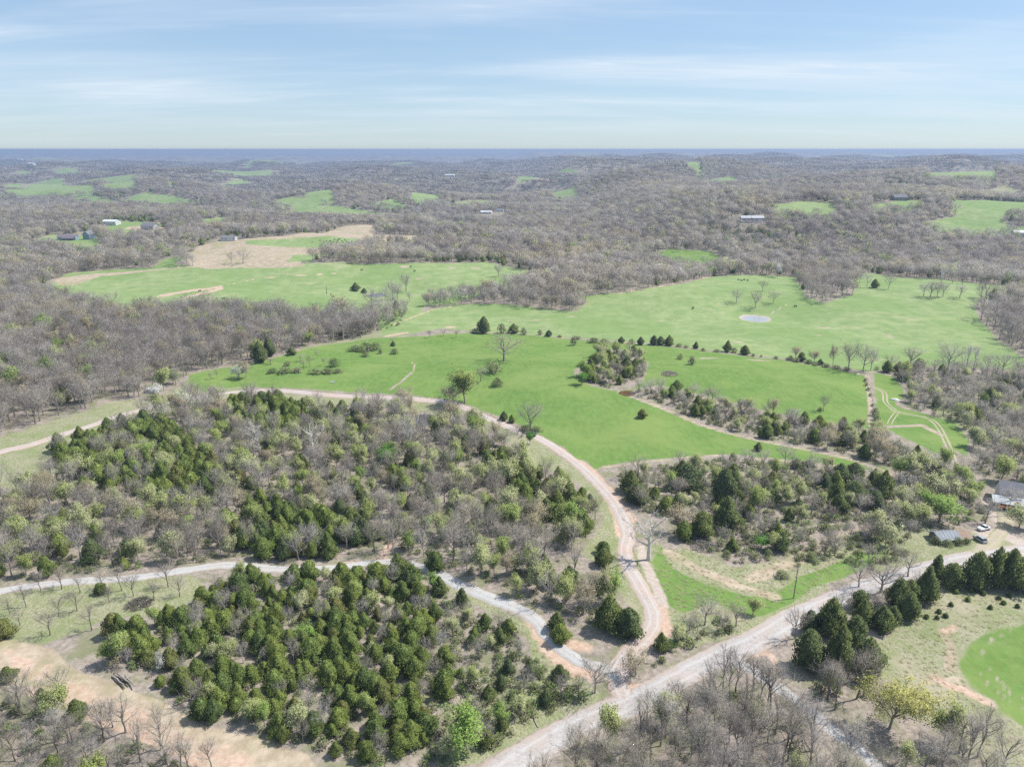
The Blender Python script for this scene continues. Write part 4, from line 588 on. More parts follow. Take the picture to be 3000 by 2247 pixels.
def leaf_mat(name, stops, dark=.72, light=1.25, thin=.22, stands=None):
    n = N(name, .75, .15)
    base = n.colors(n.random(), stops)
    k = n.ramp(n.island(), 0, 1, dark, light)
    g = n.new("CombineColor"); [n.put(k, g.inputs[i]) for i in range(3)]
    c = n.mix(1.0, base, g.outputs[0], 'MULTIPLY')
    if stands:   # woods differ in kind and vigour from stand to stand
        c = n.mix(n.ramp(n.noise(.006, 4, .6), .42, .62, 0, .8), c, n.mix(1.0, c, stands[0], 'MULTIPLY')); c = n.mix(n.ramp(n.noise(.0085, 4, .6, (1, 1.6, 1), 1.), .52, .68, 0, .8), c, n.mix(1.0, c, stands[1], 'MULTIPLY'))
    n.color(c)
    if thin:     # thin leaves let some light through
        t = n.new("BsdfTranslucent"); n.put(c, t.inputs[0]); x_ = n.new("MixShader"); x_.inputs[0].default_value = thin
        n.t.links.new(n.b.outputs[0], x_.inputs[1]); n.t.links.new(t.outputs[0], x_.inputs[2]); n.t.links.new(x_.outputs[0], n.t.nodes["Material Output"].inputs[0])
    return n.m
def bark_mat(name, stops, scale=1.5):
    n = N(name, .9, .1)
    base = n.colors(n.random(), stops)
    return n.color(n.mix(n.ramp(n.noise(scale, 3, .6, (1, 1, .35), obj=True), .35, .7, .0, .45), base, (.10, .085, .07)))
M = {}
M['cedar'] = leaf_mat("cedar_needles", [(0, (.17, .235, .085)), (.25, (.245, .315, .092)), (.6, (.31, .37, .105)), (.85, (.235, .295, .088)), (1, (.28, .275, .105))], .75, 1.35, .3)
M['cedar_dark'] = leaf_mat("dark_cedar_needles", [(0, (.16, .21, .10)), (.5, (.205, .255, .10)), (1, (.235, .28, .095))], .7, 1.35, .28)
M['cedar_bark'] = bark_mat("cedar_bark", [(0, (.16, .11, .08)), (1, (.22, .16, .12))])
M['bark'] = bark_mat("grey_bark", [(0, (.22, .19, .165)), (.5, (.36, .325, .30)), (1, (.48, .445, .42))])
M['dark_bark'] = bark_mat("dark_grey_bark", [(0, (.14, .12, .105)), (1, (.26, .235, .215))])
M['white_bark'] = bark_mat("sycamore_bark", [(0, (.66, .63, .57)), (1, (.74, .71, .66))], .5)
M['twig'] = leaf_mat("bare_twigs", [(0, (.30, .265, .225)), (.25, (.44, .405, .36)), (.5, (.54, .505, .465)), (.75, (.44, .40, .335)), (1, (.55, .51, .41))], .78, 1.2, .2, ((.70, .68, .70), (1.16, 1.12, .92)))
M['pale_twig'] = leaf_mat("sycamore_twigs", [(0, (.52, .47, .42)), (1, (.58, .53, .47))], .8, 1.1)
M['lime'] = leaf_mat("spring_leaves", [(0, (.33, .40, .12)), (.25, (.46, .50, .22)), (.6, (.52, .54, .30)), (.85, (.42, .48, .17)), (1, (.26, .40, .09))], .85, 1.15, .3)
M['vivid'] = leaf_mat("vivid_leaves", [(0, (.12, .30, .04)), (1, (.15, .33, .05))], .7, 1.2)
M['tan'] = leaf_mat("tan_buds", [(0, (.42, .355, .22)), (.5, (.46, .40, .26)), (1, (.42, .38, .20))], .8, 1.2, .3)
M['yellow'] = leaf_mat("yellow_catkins", [(0, (.48, .47, .14)), (1, (.52, .50, .17))], .75, 1.15)
M['white'] = leaf_mat("white_blossom", [(0, (.72, .72, .66)), (.5, (.78, .78, .74)), (1, (.70, .72, .55))], .85, 1.05)
M['brush'] = leaf_mat("brush_leaves", [(0, (.15, .185, .06)), (.4, (.23, .26, .10)), (.7, (.16, .25, .06)), (1, (.29, .27, .15))], .7, 1.2)
M['straw'] = leaf_mat("dry_grass_blades", [(0, (.46, .41, .29)), (.5, (.52, .47, .35)), (.8, (.30, .33, .14)), (1, (.50, .38, .26))], .85, 1.1, .3)

def flat_mat(name, c, rough=.7, spec=.3, metal=0., wear=.25, scale=3.):
    n = N(name, rough, spec); n.b.inputs["Metallic"].default_value = metal
    f = n.ramp(n.noise(scale, 4, .6, obj=True), .3, .75, 0., wear)
    return n.color(n.mix(f, c, tuple(v * .55 for v in c)))
M['wall_white'] = flat_mat("white_siding", (.68, .68, .66)); M['wall_blue'] = flat_mat("blue_siding", (.26, .34, .42)); M['wall_stone'] = flat_mat("stone_siding", (.52, .49, .46))
M['wall_grey'] = flat_mat("weathered_boards", (.24, .23, .22), wear=.6); M['roof_purple'] = flat_mat("plum_metal_roof", (.20, .165, .19), .45)
M['roof_white'] = flat_mat("white_metal_roof", (.66, .67, .68), .5); M['roof_grey'] = flat_mat("grey_shingle_roof", (.20, .20, .215), .9); M['roof_blue'] = flat_mat("galvanised_roof", (.23, .255, .28), .6, .3, 0, .6, .6)
M['roof_pale'] = flat_mat("pale_tin_roof", (.46, .47, .48), .6); M['roof_rust'] = flat_mat("rusty_roof", (.34, .24, .18), .8, .2, 0, .5, .8); M['glass'] = flat_mat("window_glass", (.04, .05, .06), .1, .5, 0, 0); M['trim'] = flat_mat("white_trim", (.75, .75, .73))
M['concrete'] = flat_mat("pale_concrete", (.55, .53, .50)); M['orange'] = flat_mat("orange_paint", (.62, .20, .04), .4, .5); M['rubber'] = flat_mat("black_rubber", (.025, .025, .025), .9)
M['car_dark'] = flat_mat("charcoal_car_paint", (.05, .055, .06), .25, .5, 0, .1); M['car_white'] = flat_mat("white_car_paint", (.75, .75, .75), .25, .5, 0, .1); M['car_silver'] = flat_mat("silver_car_paint", (.36, .37, .38), .35, .5, 0, .1); M['pole'] = flat_mat("pole_wood", (.30, .25, .20), .9)
M['hide'] = flat_mat("black_hide", (.02, .018, .016), .7); M['dead'] = flat_mat("dead_wood", (.36, .32, .28), .95, .1, 0, .5, 1.)
M['dead_dark'] = flat_mat("charred_wood", (.16, .14, .125), .95, .1, 0, .5, 1.); M['steel'] = flat_mat("grey_steel", (.35, .36, .37), .4, .5, .4)

# ---------------------------------------------------------------- ground cover masks on the terrain
def poly_sd(P, x, y):
    P = np.asarray(P, float); ins = np.zeros(x.shape, bool); d2 = np.full(x.shape, 1e18)
    for i in range(len(P)):
        ax, ay = P[i]; bx, by = P[(i + 1) % len(P)]
        c = ((ay > y) != (by > y))
        if ay != by: ins ^= c & (x < (bx - ax) * (y - ay) / (by - ay) + ax)
        dx, dy = bx - ax, by - ay; L = dx * dx + dy * dy + 1e-9
        t = np.clip(((x - ax) * dx + (y - ay) * dy) / L, 0, 1)
        d2 = np.minimum(d2, (x - ax - t * dx) ** 2 + (y - ay - t * dy) ** 2)
    d = np.sqrt(d2); return np.where(ins, d, -d)
def line_d(P, x, y):
    P = np.asarray(P, float); d2 = np.full(x.shape, 1e18)
    for i in range(len(P) - 1):
        ax, ay = P[i]; bx, by = P[i + 1]; dx, dy = bx - ax, by - ay; L = dx * dx + dy * dy + 1e-9
        t = np.clip(((x - ax) * dx + (y - ay) * dy) / L, 0, 1)
        d2 = np.minimum(d2, (x - ax - t * dx) ** 2 + (y - ay - t * dy) ** 2)
    return np.sqrt(d2)
def inside(P, x, y): return poly_sd(P, np.asarray(x, float), np.asarray(y, float)) > 0

yv = [-160.0]
while yv[-1] < 20000: yv.append(yv[-1] + max(1.35, .0072 * (yv[-1] + 45)))
yv = np.array(yv); NC = 600
uu = np.linspace(-1, 1, NC)
hw = np.maximum(190, .86 * (yv + 170))
X = uu[None, :] * hw[:, None]; Y = np.repeat(yv[:, None], NC, 1); Z = height(X, Y)
x, y = X.ravel(), Y.ravel(); dist = np.hypot(x, y)
soft = 1.0 + .0045 * dist
masks = {k: np.zeros(x.shape, np.float32) for k in ('hay', 'pasture', 'dry', 'rough', 'clay', 'dirt')}
def near(P, pad):
    P = np.asarray(P); lo = P.min(0) - pad; hi = P.max(0) + pad
    return np.where((x > lo[0]) & (x < hi[0]) & (y > lo[1]) & (y < hi[1]))[0]
for k, polys in COVER.items():
    for P in polys:
        i = near(P, 30)
        m = np.clip(.5 + poly_sd(P, x[i], y[i]) / (2 * soft[i]), 0, 1) * (.50 if k == 'clay' else .66 if P is COVER['hay'][1] else 1)
        if k in ('hole', 'dry_hole'): mk = masks['hay' if k == 'hole' else 'dry']; mk[i] = np.minimum(mk[i], 1 - m)
        else: masks[k][i] = np.maximum(masks[k][i], m)
for k, lines in STRIPS.items():
    for P, w in lines:
        if w < .1: continue
        kk = k
        if k == 'faint': i = near(P, 6); masks['hay'][i] = np.minimum(masks['hay'][i], .30 + .70 * np.clip(line_d(P, x[i], y[i]) / w, 0, 1)); continue
        i = near(P, w * 2 + 6)
        masks[kk][i] = np.maximum(masks[kk][i], np.clip(1.0 - line_d(P, x[i], y[i]) / w, 0, 1) * .85)
        if kk in ('dry', 'clay'): masks['hay'][i] = np.minimum(masks['hay'][i], np.clip(line_d(P, x[i], y[i]) / w, 0, 1))
for px_, py_, rx, ry in PONDS:      # trampled muddy banks
    i = np.where(np.hypot(x - px_, y - py_) < 30)[0]; q = np.sqrt(((x[i] - px_) / rx) ** 2 + ((y[i] - py_) / ry) ** 2)
    masks['dirt'][i] = np.maximum(masks['dirt'][i], np.clip(1.4 - np.abs(q - 1.05) / .40, 0, 1) * (.7 if rx > 8 else .5))
for nm in ('farm_lane', 'gravel_drive', 'gravel_road', 'side_lane', 'yard_track'):   # dusty clay shoulders
    P, w = ROADS[nm]; i = near(P, 14)
    mk = masks['clay' if nm == 'farm_lane' else 'dirt']; d_ = line_d(P, x[i], y[i]); mk[i] = np.maximum(mk[i], np.clip(1.1 - np.maximum(d_ - w * .5, 0) / 2., 0, 1) * (.36 if nm == 'farm_lane' else .45))
idx = np.arange(len(yv) * NC).reshape(len(yv), NC)
F4 = np.stack([idx[:-1, :-1], idx[:-1, 1:], idx[1:, 1:], idx[1:, :-1]], -1).reshape(-1, 4)

n = N("ground_cover", .95, .08)
n1 = n.noise(.035, 4, .6); n2 = n.noise(.16, 4, .62); n3 = n.noise(.9, 4, .65); n4 = n.noise(.012, 3, .5); nf = n.noise(.0011, 5, .55, (.6, 1, 1))
# leaf litter with moss and low herbs
c = n.mix(n.ramp(n3, .3, .7), (.23, .195, .16), (.40, .335, .285))
c = n.mix(n.ramp(n2, .42, .66, 0, .8), c, (.185, .20, .095))
c = n.mix(n.ramp(n1, .5, .75, 0, .5), c, (.42, .34, .295))
# distant wooded country, too far off to pick trees apart
far = n.attr("far")
fc = n.mix(n.ramp(n.noise(.010, 6, .75), .34, .66), (.17, .152, .14), (.32, .285, .26))
fc = n.mix(n.ramp(n.noise(.0032, 4, .6), .55, .7, 0, .55), fc, (.12, .14, .09))
fc = n.mix(n.ramp(n.noise(.0016, 4, .55, (.55, 1.9, 1)), .58, .63), fc, (.27, .34, .16))
c = n.mix(far, c, fc)
def over(c, key, col, spread=.55, f=None):
    v = n.math('ADD', n.attr(key), n.math('MULTIPLY', n.math('SUBTRACT', f or n2, .5), spread))
    return n.mix(n.ramp(v, .38, .62), c, col)
rough = n.mix(n.ramp(n.noise(1.5, 5, .72, (1.5, .8, 1), .5), .34, .66), (.185, .215, .085), (.40, .365, .265))
rough = n.mix(n.ramp(n.noise(.11, 5, .7), .42, .66, 0, .65), rough, (.19, .235, .085))
rough = n.mix(n.ramp(n1, .52, .72, 0, .6), rough, (.42, .36, .27))
hay = n.mix(n.ramp(n.noise(.45, 4, .65, (1, .45, 1), .3), .3, .72), (.105, .215, .045), (.168, .285, .072))
hay = n.mix(n.ramp(n.noise(.6, 5, .78), .30, .72, 0, .6), hay, (.175, .205, .06))
hay = n.mix(n.ramp(n.noise(.022, 5, .65, (1, 1.5, 1), .6), .40, .66, 0, .75), hay, (.215, .285, .085))
hay = n.mix(n.ramp(n.noise(.09, 5, .72, (.5, 1.3, 1), -.4), .50, .74, 0, .55), hay, (.095, .185, .05))
hay = n.mix(n.ramp(n.noise(.30, 5, .75, (.6, 1.2, 1), .9), .56, .76, 0, .45), hay, (.27, .31, .12))
past = n.mix(n.ramp(n.noise(.10, 5, .7), .33, .68), (.20, .28, .105), (.29, .35, .155))
past = n.mix(n.ramp(n.noise(.045, 5, .72, (.7, 1.5, 1)), .56, .72, 0, .75), past, (.42, .385, .235))
past = n.mix(n.ramp(n4, .45, .62, 0, .55), past, (.17, .265, .08))
dry = n.mix(n.ramp(n.noise(.3, 5, .68), .35, .68), (.36, .29, .205), (.50, .415, .31))
dry = n.mix(n.ramp(n.noise(.05, 5, .7), .46, .66, 0, .6), dry, (.27, .27, .125))
dry = n.mix(n.ramp(n.noise(.22, 5, .7), .55, .72, 0, .6), dry, (.27, .205, .15))
clay = n.mix(n.ramp(n3, .32, .7), (.46, .315, .225), (.58, .445, .35))
dirt = n.mix(n.ramp(n3, .32, .7), (.40, .33, .27), (.53, .45, .39))
for k, col, sp in (('rough', rough, .7), ('pasture', past, .5), ('hay', hay, .45), ('dry', dry, .7), ('dirt', dirt, .7), ('clay', clay, .9)):
    c = over(c, k, col, sp)
n.bump(n.math('ADD', n3, n.math('MULTIPLY', n2, 2.0)), .35, .35)
n.color(c); M['ground'] = n.m
me = mesh("terrain", np.stack([x, y, Z.ravel()], 1), F4, M['ground'], smooth=True)
masks['far'] = np.clip((dist - 5200) / 1600, 0, 1).astype(np.float32)
for k, m in masks.items():
    a = me.attributes.new(k, 'FLOAT', 'POINT'); a.data.foreach_set("value", m.astype(np.float32))
ground = tag(obj("ground", me), "rolling hill country of pasture, hay field and woodland floor", None, None, "structure")

# ---------------------------------------------------------------- roads
def smooth_line(P, step):
    P = np.asarray(P, float); n_ = len(P); out = []
    for i in range(n_ - 1):
        p0, p1, p2, p3 = P[max(i - 1, 0)], P[i], P[i + 1], P[min(i + 2, n_ - 1)]
        m = max(2, int(np.hypot(*(p2 - p1)) / step))
        for t in np.arange(m) / m:
            out.append(.5 * (2 * p1 + (p2 - p0) * t + (2 * p0 - 5 * p1 + 4 * p2 - p3) * t * t + (3 * p1 - p0 - 3 * p2 + p3) * t ** 3))
    out.append(P[-1]); return np.array(out)
def ribbon(P, w, lift, cols=9, wob=.42, crown=.12, step=1.0, off=0., seed=0):
    Q = smooth_line(P, step); t = np.gradient(Q, axis=0); t /= np.linalg.norm(t, axis=1)[:, None]; nr = np.stack([t[:, 1], -t[:, 0]], 1)
    r = np.random.default_rng(seed); k = len(Q)
    s = np.arange(k)
    def wav():
        return sum(np.sin(s * f + p) * a for f, p, a in zip((.08, .21, .53, 1.1, 1.9), r.random(5) * 6, (.5, .3, .25, .25, .2))) * wob
    a, b = wav(), wav(); V = []
    for j in range(cols):
        u = j / (cols - 1) * 2 - 1
        o = off + u * (w / 2) + (a if u < 0 else b) * abs(u)
        q = Q + nr * o[:, None]
        z = height(q[:, 0], q[:, 1]) + lift * (1 - .85 * abs(u) ** 6) + crown * (1 - u * u)
        V.append(np.column_stack([q, z]))
    V = np.stack(V, 1).reshape(-1, 3); id_ = np.arange(k * cols).reshape(k, cols)
    f = np.stack([id_[:-1, :-1], id_[:-1, 1:], id_[1:, 1:], id_[1:, :-1]], -1).reshape(-1, 4)
    uv = np.tile(np.linspace(-1, 1, cols), k).astype(np.float32)
    return V, f[:, ::-1], uv
def gravel(name, lo, hi, edge, rut):
    n = N(name, .95, .05); a = n.attr("across")
    c = n.mix(n.ramp(n.noise(1.6, 5, .7), .3, .7), lo, hi)
    c = n.mix(n.ramp(n.noise(.12, 3, .6), .42, .68, 0, .6), c, edge)
    ab = n.math('ABSOLUTE', a)
    c = n.mix(n.math('MULTIPLY', n.ramp(n.math('ABSOLUTE', n.math('SUBTRACT', ab, .42)), .0, .22, 1, 0), .5), c, rut)
    c = n.mix(n.ramp(n.math('ADD', ab, n.math('MULTIPLY', n.math('SUBTRACT', n.noise(.5, 4, .6), .5), .5)), .72, 1.0, 0, .85), c, edge)
    c = n.mix(n.ramp(n.noise(.35, 5, .7, (1, 1, 1), .4), .56, .70, 0, .5), c, tuple(v * .72 for v in lo))
    n.bump(n.noise(3., 4, .7), .4, .12)
    return n.color(c)
M['road_main'] = gravel("pale_gravel", (.37, .34, .315), (.50, .465, .44), (.44, .355, .30), (.55, .525, .51))
M['road_lane'] = gravel("pink_gravel", (.40, .34, .30), (.52, .455, .41), (.47, .335, .26), (.56, .525, .50))
M['road_grey'] = gravel("grey_gravel", (.38, .37, .355), (.50, .485, .465), (.43, .37, .31), (.54, .53, .515))
M['rut'] = gravel("rut_dirt", (.36, .31, .22), (.46, .40, .31), (.33, .32, .16), (.46, .40, .32))
for i, (nm, mt, lift, lab) in enumerate((('gravel_road', 'road_main', .10, "wide pale gravel county road"), ('farm_lane', 'road_lane', .075, "pinkish gravel lane curving up along the hay field"), ('gravel_drive', 'road_grey', .085, "grey gravel drive below the mixed wood"), ('side_lane', 'road_grey', .07, "pale gravel side lane through the bare wood"), ('yard_track', 'rut', .09, "dirt track up to the house"))):
    P, w = ROADS[nm]; V, f, u = ribbon(P, w, lift, seed=i)
    me = mesh(nm, V, f, M[mt], smooth=True); me.attributes.new("across", 'FLOAT', 'POINT').data.foreach_set("value", u)
    tag(obj(nm, me), lab, None, None, "structure")
for i, P in enumerate(RUTS):
    for sgn in (-1, 1):
        w = .8 if i == 0 else .5
        V, f, u = ribbon(P, w, .05, 3, .12, .0, 1.2, off=sgn * .85, seed=40 + i)
        me = mesh("wheel_track", V, f, M['rut'], smooth=True); me.attributes.new("across", 'FLOAT', 'POINT').data.foreach_set("value", u * .3)
        tag(obj("wheel_track_path", me), "worn wheel rut of the two-track in the grass", None, None, "structure")

# ---------------------------------------------------------------- ponds
def water_mat(name, c, rough):
    n = N(name, rough, .5); n.b.inputs["IOR"].default_value = 1.33
    n.bump(n.noise(1.2, 3, .5), .04, .05); return n.color(c)
for (cx_, cy_, rx, ry), mt, lab in zip(PONDS, (water_mat("sky_grey_pond_water", (.36, .37, .38), .10), water_mat("blue_pond_water", (.16, .19, .23), .12), water_mat("dark_pond_water", (.05, .06, .075), .06), water_mat("muddy_water", (.13, .075, .035), .15)),  # stock pond's base colour is paled to stand in for the reflected sky
        ("round grey stock pond on the pale pasture", "small pond in the hollow of the west pasture", "dark little pond behind the mixed wood", "muddy brown pond beside the thicket island")):
    k = 48; r = np.random.default_rng(int(cx_) % 97); ph = r.random(3) * 6
    a = np.arange(k) / k * 2 * math.pi; s = 1 + .07 * np.sin(2 * a + ph[0]) + .05 * np.sin(3 * a + ph[1]) + .03 * np.sin(7 * a + ph[2])
    zc = float(rise(cx_, cy_)) - .32
    V = [(0, 0, 0)] + [(rx * 1.12 * s[j] * math.cos(a[j]), ry * 1.12 * s[j] * math.sin(a[j]), 0) for j in range(k)]
    me = mesh("pond_water", V, [(0, 1 + j, 1 + (j + 1) % k) for j in range(k)], mt)
    tag(obj("pond_water", me, None, (cx_, cy_, zc)), lab, None, None, "structure")

# ---------------------------------------------------------------- tree shapes
class Geo:
    """a growing triangle mesh; foliage carries the normal of the crown it belongs to"""
    def __init__(s): s.v, s.f, s.m, s.nr, s.n = [], [], [], [], 0
    def add(s, v, f, m=0, nr=None):
        v = np.asarray(v, float).reshape(-1, 3); f = np.asarray(f, int).reshape(-1, 3)
        if nr is None: nr = np.zeros_like(v)
        else:
            g = np.cross(v[f[:, 1]] - v[f[:, 0]], v[f[:, 2]] - v[f[:, 0]]); flip = (g * nr[f[:, 0]]).sum(1) < 0
            f[flip] = f[flip][:, ::-1]
        s.v.append(v); s.f.append(f + s.n); s.m.append(np.full(len(f), m)); s.nr.append(nr); s.n += len(v)
    def tube(s, pts, rad, k=4, m=0):
        pts = np.asarray(pts, float); L = len(pts); V = []
        for i in range(L):
            d = pts[min(i + 1, L - 1)] - pts[max(i - 1, 0)]; d = d / (np.linalg.norm(d) + 1e-9)
            u = np.cross(d, (0, 0, 1) if abs(d[2]) < .9 else (1, 0, 0)); u /= np.linalg.norm(u); w = np.cross(d, u)
            a = np.arange(k) / k * 2 * math.pi
            V.append(pts[i] + rad[i] * (np.cos(a)[:, None] * u + np.sin(a)[:, None] * w))
        f = []
        for i in range(L - 1):
            for j in range(k):
                a, b, c, d = i * k + j, i * k + (j + 1) % k, (i + 1) * k + (j + 1) % k, (i + 1) * k + j
                f += [(a, b, c), (a, c, d)]
        s.add(np.concatenate(V), f, m)
    def blades(s, p, d, w, r, m=0, nr=None):
        """one tapering sliver from each point p along d, base width w"""
        p, d = np.asarray(p), np.asarray(d); q = np.cross(d, r.normal(size=d.shape)); q /= np.linalg.norm(q, axis=1)[:, None] + 1e-9
        w = np.broadcast_to(w, (len(p),))[:, None]
        V = np.stack([p - q * w / 2, p + q * w / 2, p + d], 1).reshape(-1, 3)
        s.add(V, np.arange(len(V)).reshape(-1, 3), m, None if nr is None else np.repeat(nr, 3, 0))
    def leaves(s, p, nrm, size, r, m=0, nr=None):
        """one leaf-spray quad at each point"""
        p = np.asarray(p); u = np.cross(nrm, r.normal(size=nrm.shape)); u /= np.linalg.norm(u, axis=1)[:, None] + 1e-9
        w = np.cross(nrm, u); w /= np.linalg.norm(w, axis=1)[:, None] + 1e-9
        a = np.broadcast_to(size, (len(p),))[:, None]; b = a * .7
        V = np.stack([p - u * a / 2, p - w * b / 2, p + u * a / 2, p + w * b / 2], 1).reshape(-1, 3)
        k = np.arange(len(p))[:, None] * 4
        s.add(V, np.concatenate([k + (0, 1, 2), k + (0, 2, 3)], 1).reshape(-1, 3), m, None if nr is None else np.repeat(nr, 4, 0))
    def mesh(s, name, mats): return mesh(name, np.concatenate(s.v), np.concatenate(s.f), mats, np.concatenate(s.m), nrm=np.concatenate(s.nr))
    def join(s, o, shift):
        s.v.append(np.concatenate(o.v)); s.f.append(np.concatenate(o.f) + s.n); s.m.append(np.concatenate(o.m) + shift); s.nr.append(np.concatenate(o.nr)); s.n += o.n
def crown_normal(p, H, Wd, r, c=.45, wild=.35):
    """the way a crown faces at p: out from its middle and up"""
    q = np.asarray(p) - np.array([0, 0, H * c]); return unit(unit(q / np.array([Wd / 2, Wd / 2, H * .5])) + np.array([0, 0, .35]) + r.normal(size=q.shape) * wild)
def unit(v): return v / (np.linalg.norm(v, axis=-1, keepdims=True) + 1e-9)

def skeleton(r, H, Wd, limbs, subs, upright, trunk_to, k=(6, 4, 3), segs=4, r0=.22):
    """trunk, limbs and branches of a broadleaf tree; returns the wood and the branch lines twigs grow from"""
    g = Geo(); lines = []
    lean = r.normal(size=2) * .035 * H
    tp = [np.array([lean[0] * t * t, lean[1] * t * t, H * trunk_to * t]) + np.append(r.normal(size=2) * .02 * H * t, 0) for t in np.linspace(0, 1, 5)]
    tp[0] = np.array([0, 0, -.35])
    g.tube(tp, [r0 * 1.35, r0, r0 * .85, r0 * .7, r0 * .5], k[0])
    az = r.random() * 6.28
    for i in range(limbs):
        t = .38 + .62 * (i + r.random() * .6) / limbs; t = min(t, 1.)
        base = np.array([np.interp(t * 4, range(5), [p[j] for p in tp]) for j in range(3)])
        az += 2.4 + r.normal() * .35; el = RAD(np.clip(r.normal(upright + 18 * t, 9), 12, 82))
        d = np.array([math.cos(az) * math.cos(el), math.sin(az) * math.cos(el), math.sin(el)])
        L = min((H - base[2]) / max(math.sin(el) + .25, .35), Wd * .62 / max(math.cos(el), .25)) * (.82 + r.random() * .25)
        pts = [base]; dd = d.copy()
        for q in range(segs):
            dd = unit(dd + np.array([0, 0, .13]) + r.normal(size=3) * .17); pts.append(pts[-1] + dd * L / segs)
        rad = np.linspace(r0 * .52, r0 * .10, segs + 1); g.tube(pts, rad, k[1]); lines.append((np.array(pts), 1.))
        for j in range(subs):
            q = 1 + (segs - 1) * (j + r.random()) / subs; b = np.array([np.interp(q, range(segs + 1), [p[c] for p in pts]) for c in range(3)])
            s = unit(dd * .7 + r.normal(size=3) * .75 + np.array([0, 0, .28])); LL = L * (.30 + r.random() * .22) * (1.15 - q / segs * .45)
            sp = [b, b + s * LL * .5 + r.normal(size=3) * .05 * LL, b + s * LL + np.array([0, 0, .1 * LL]) + r.normal(size=3) * .08 * LL]
            g.tube(sp, [r0 * .20, r0 * .12, r0 * .05], k[2]); lines.append((np.array(sp), .8))
    return g, lines
def twigs(r, lines, nn, ln, w, H):
    """starting points, directions of fine twigs along the branch lines, two generations"""
    wt_ = np.array([np.linalg.norm(np.diff(p, axis=0), axis=1).sum() * k for p, k in lines]); wt_ /= wt_.sum()
    pick = r.choice(len(lines), nn, p=wt_); P, Dr = [], []
    for i in pick:
        p, _ = lines[i]; t = (1 - r.random() ** 1.6 * .85) * (len(p) - 1); a = int(min(t, len(p) - 2)); f = t - a
        P.append(p[a] * (1 - f) + p[a + 1] * f); Dr.append(unit(p[a + 1] - p[a]))
    P = np.array(P); Dr = unit(np.array(Dr) * .8 + r.normal(size=(nn, 3)) * .62 + np.array([0, 0, .22]))
    L = ln * (.5 + r.random(nn))[:, None]
    tip = P + Dr * L
    k = nn
    P2 = P + Dr * L * (.35 + .6 * r.random((k, 1))); D2 = unit(Dr + r.normal(size=(k, 3)) * .7) * L * .6
    return P, Dr * L, P2, D2, tip
def dome(r, c, H, Wd, k, ln, w, mid=.60, low=-.35):
    """fine outer twigs filling out a rounded, lumpy crown"""
    d = unit(r.normal(size=(k * 2, 3))); d = d[d[:, 2] > low][:k]; ph = r.random(4) * 6.28; a = np.arctan2(d[:, 1], d[:, 0])
    s = 1 + .14 * np.sin(2 * a + ph[0] + 2 * d[:, 2]) + .12 * np.sin(4 * a + ph[1] - 3 * d[:, 2]) + .08 * np.sin(7 * a + ph[2] + 6 * d[:, 2])
    rad = (s * (.50 + .42 * r.random(len(d)) ** .6))[:, None]
    p = np.array([0, 0, H * mid]) + d * rad * np.array([Wd / 2, Wd / 2, H * (1 - mid)])
    c.blades(p, unit(d + np.array([0, 0, .25]) + r.normal(size=d.shape) * .55) * (ln * (.6 + .8 * r.random((len(d), 1)))), w, r, 0, crown_normal(p, H, Wd, r, mid - .1))
def broadleaf(seed, H=12., Wd=9., limbs=9, subs=5, upright=38, trunk_to=.62, nt=900, ln=1.3, w=.05, leaf=None, nl=0, ls=.3, r0=.2, fill=1.1):
    r = np.random.default_rng(seed)
    g, lines = skeleton(r, H, Wd, limbs, subs, upright, trunk_to, r0=r0)
    c = Geo(); P, Dd, P2, D2, tip = twigs(r, lines, nt, ln, w, H)
    c.blades(P, Dd, w, r, 0, crown_normal(P + Dd * .6, H, Wd, r)); c.blades(P2, D2, w * .7, r, 0, crown_normal(P2 + D2 * .5, H, Wd, r))
    dome(r, c, H, Wd, int(nt * fill), ln * .75, w * .75)
    if nl:
        base = np.concatenate([tip, P2 + D2]); cen = base[r.integers(0, len(base), nl // 5)]
        cen = cen[r.integers(0, len(cen), nl)] + r.normal(size=(nl, 3)) * ls * 1.15
        c.leaves(cen, unit(r.normal(size=(nl, 3)) + np.array([0, 0, .6])), ls * (.6 + .8 * r.random(nl)), r, 1, crown_normal(cen, H, Wd, r))
    return g, c
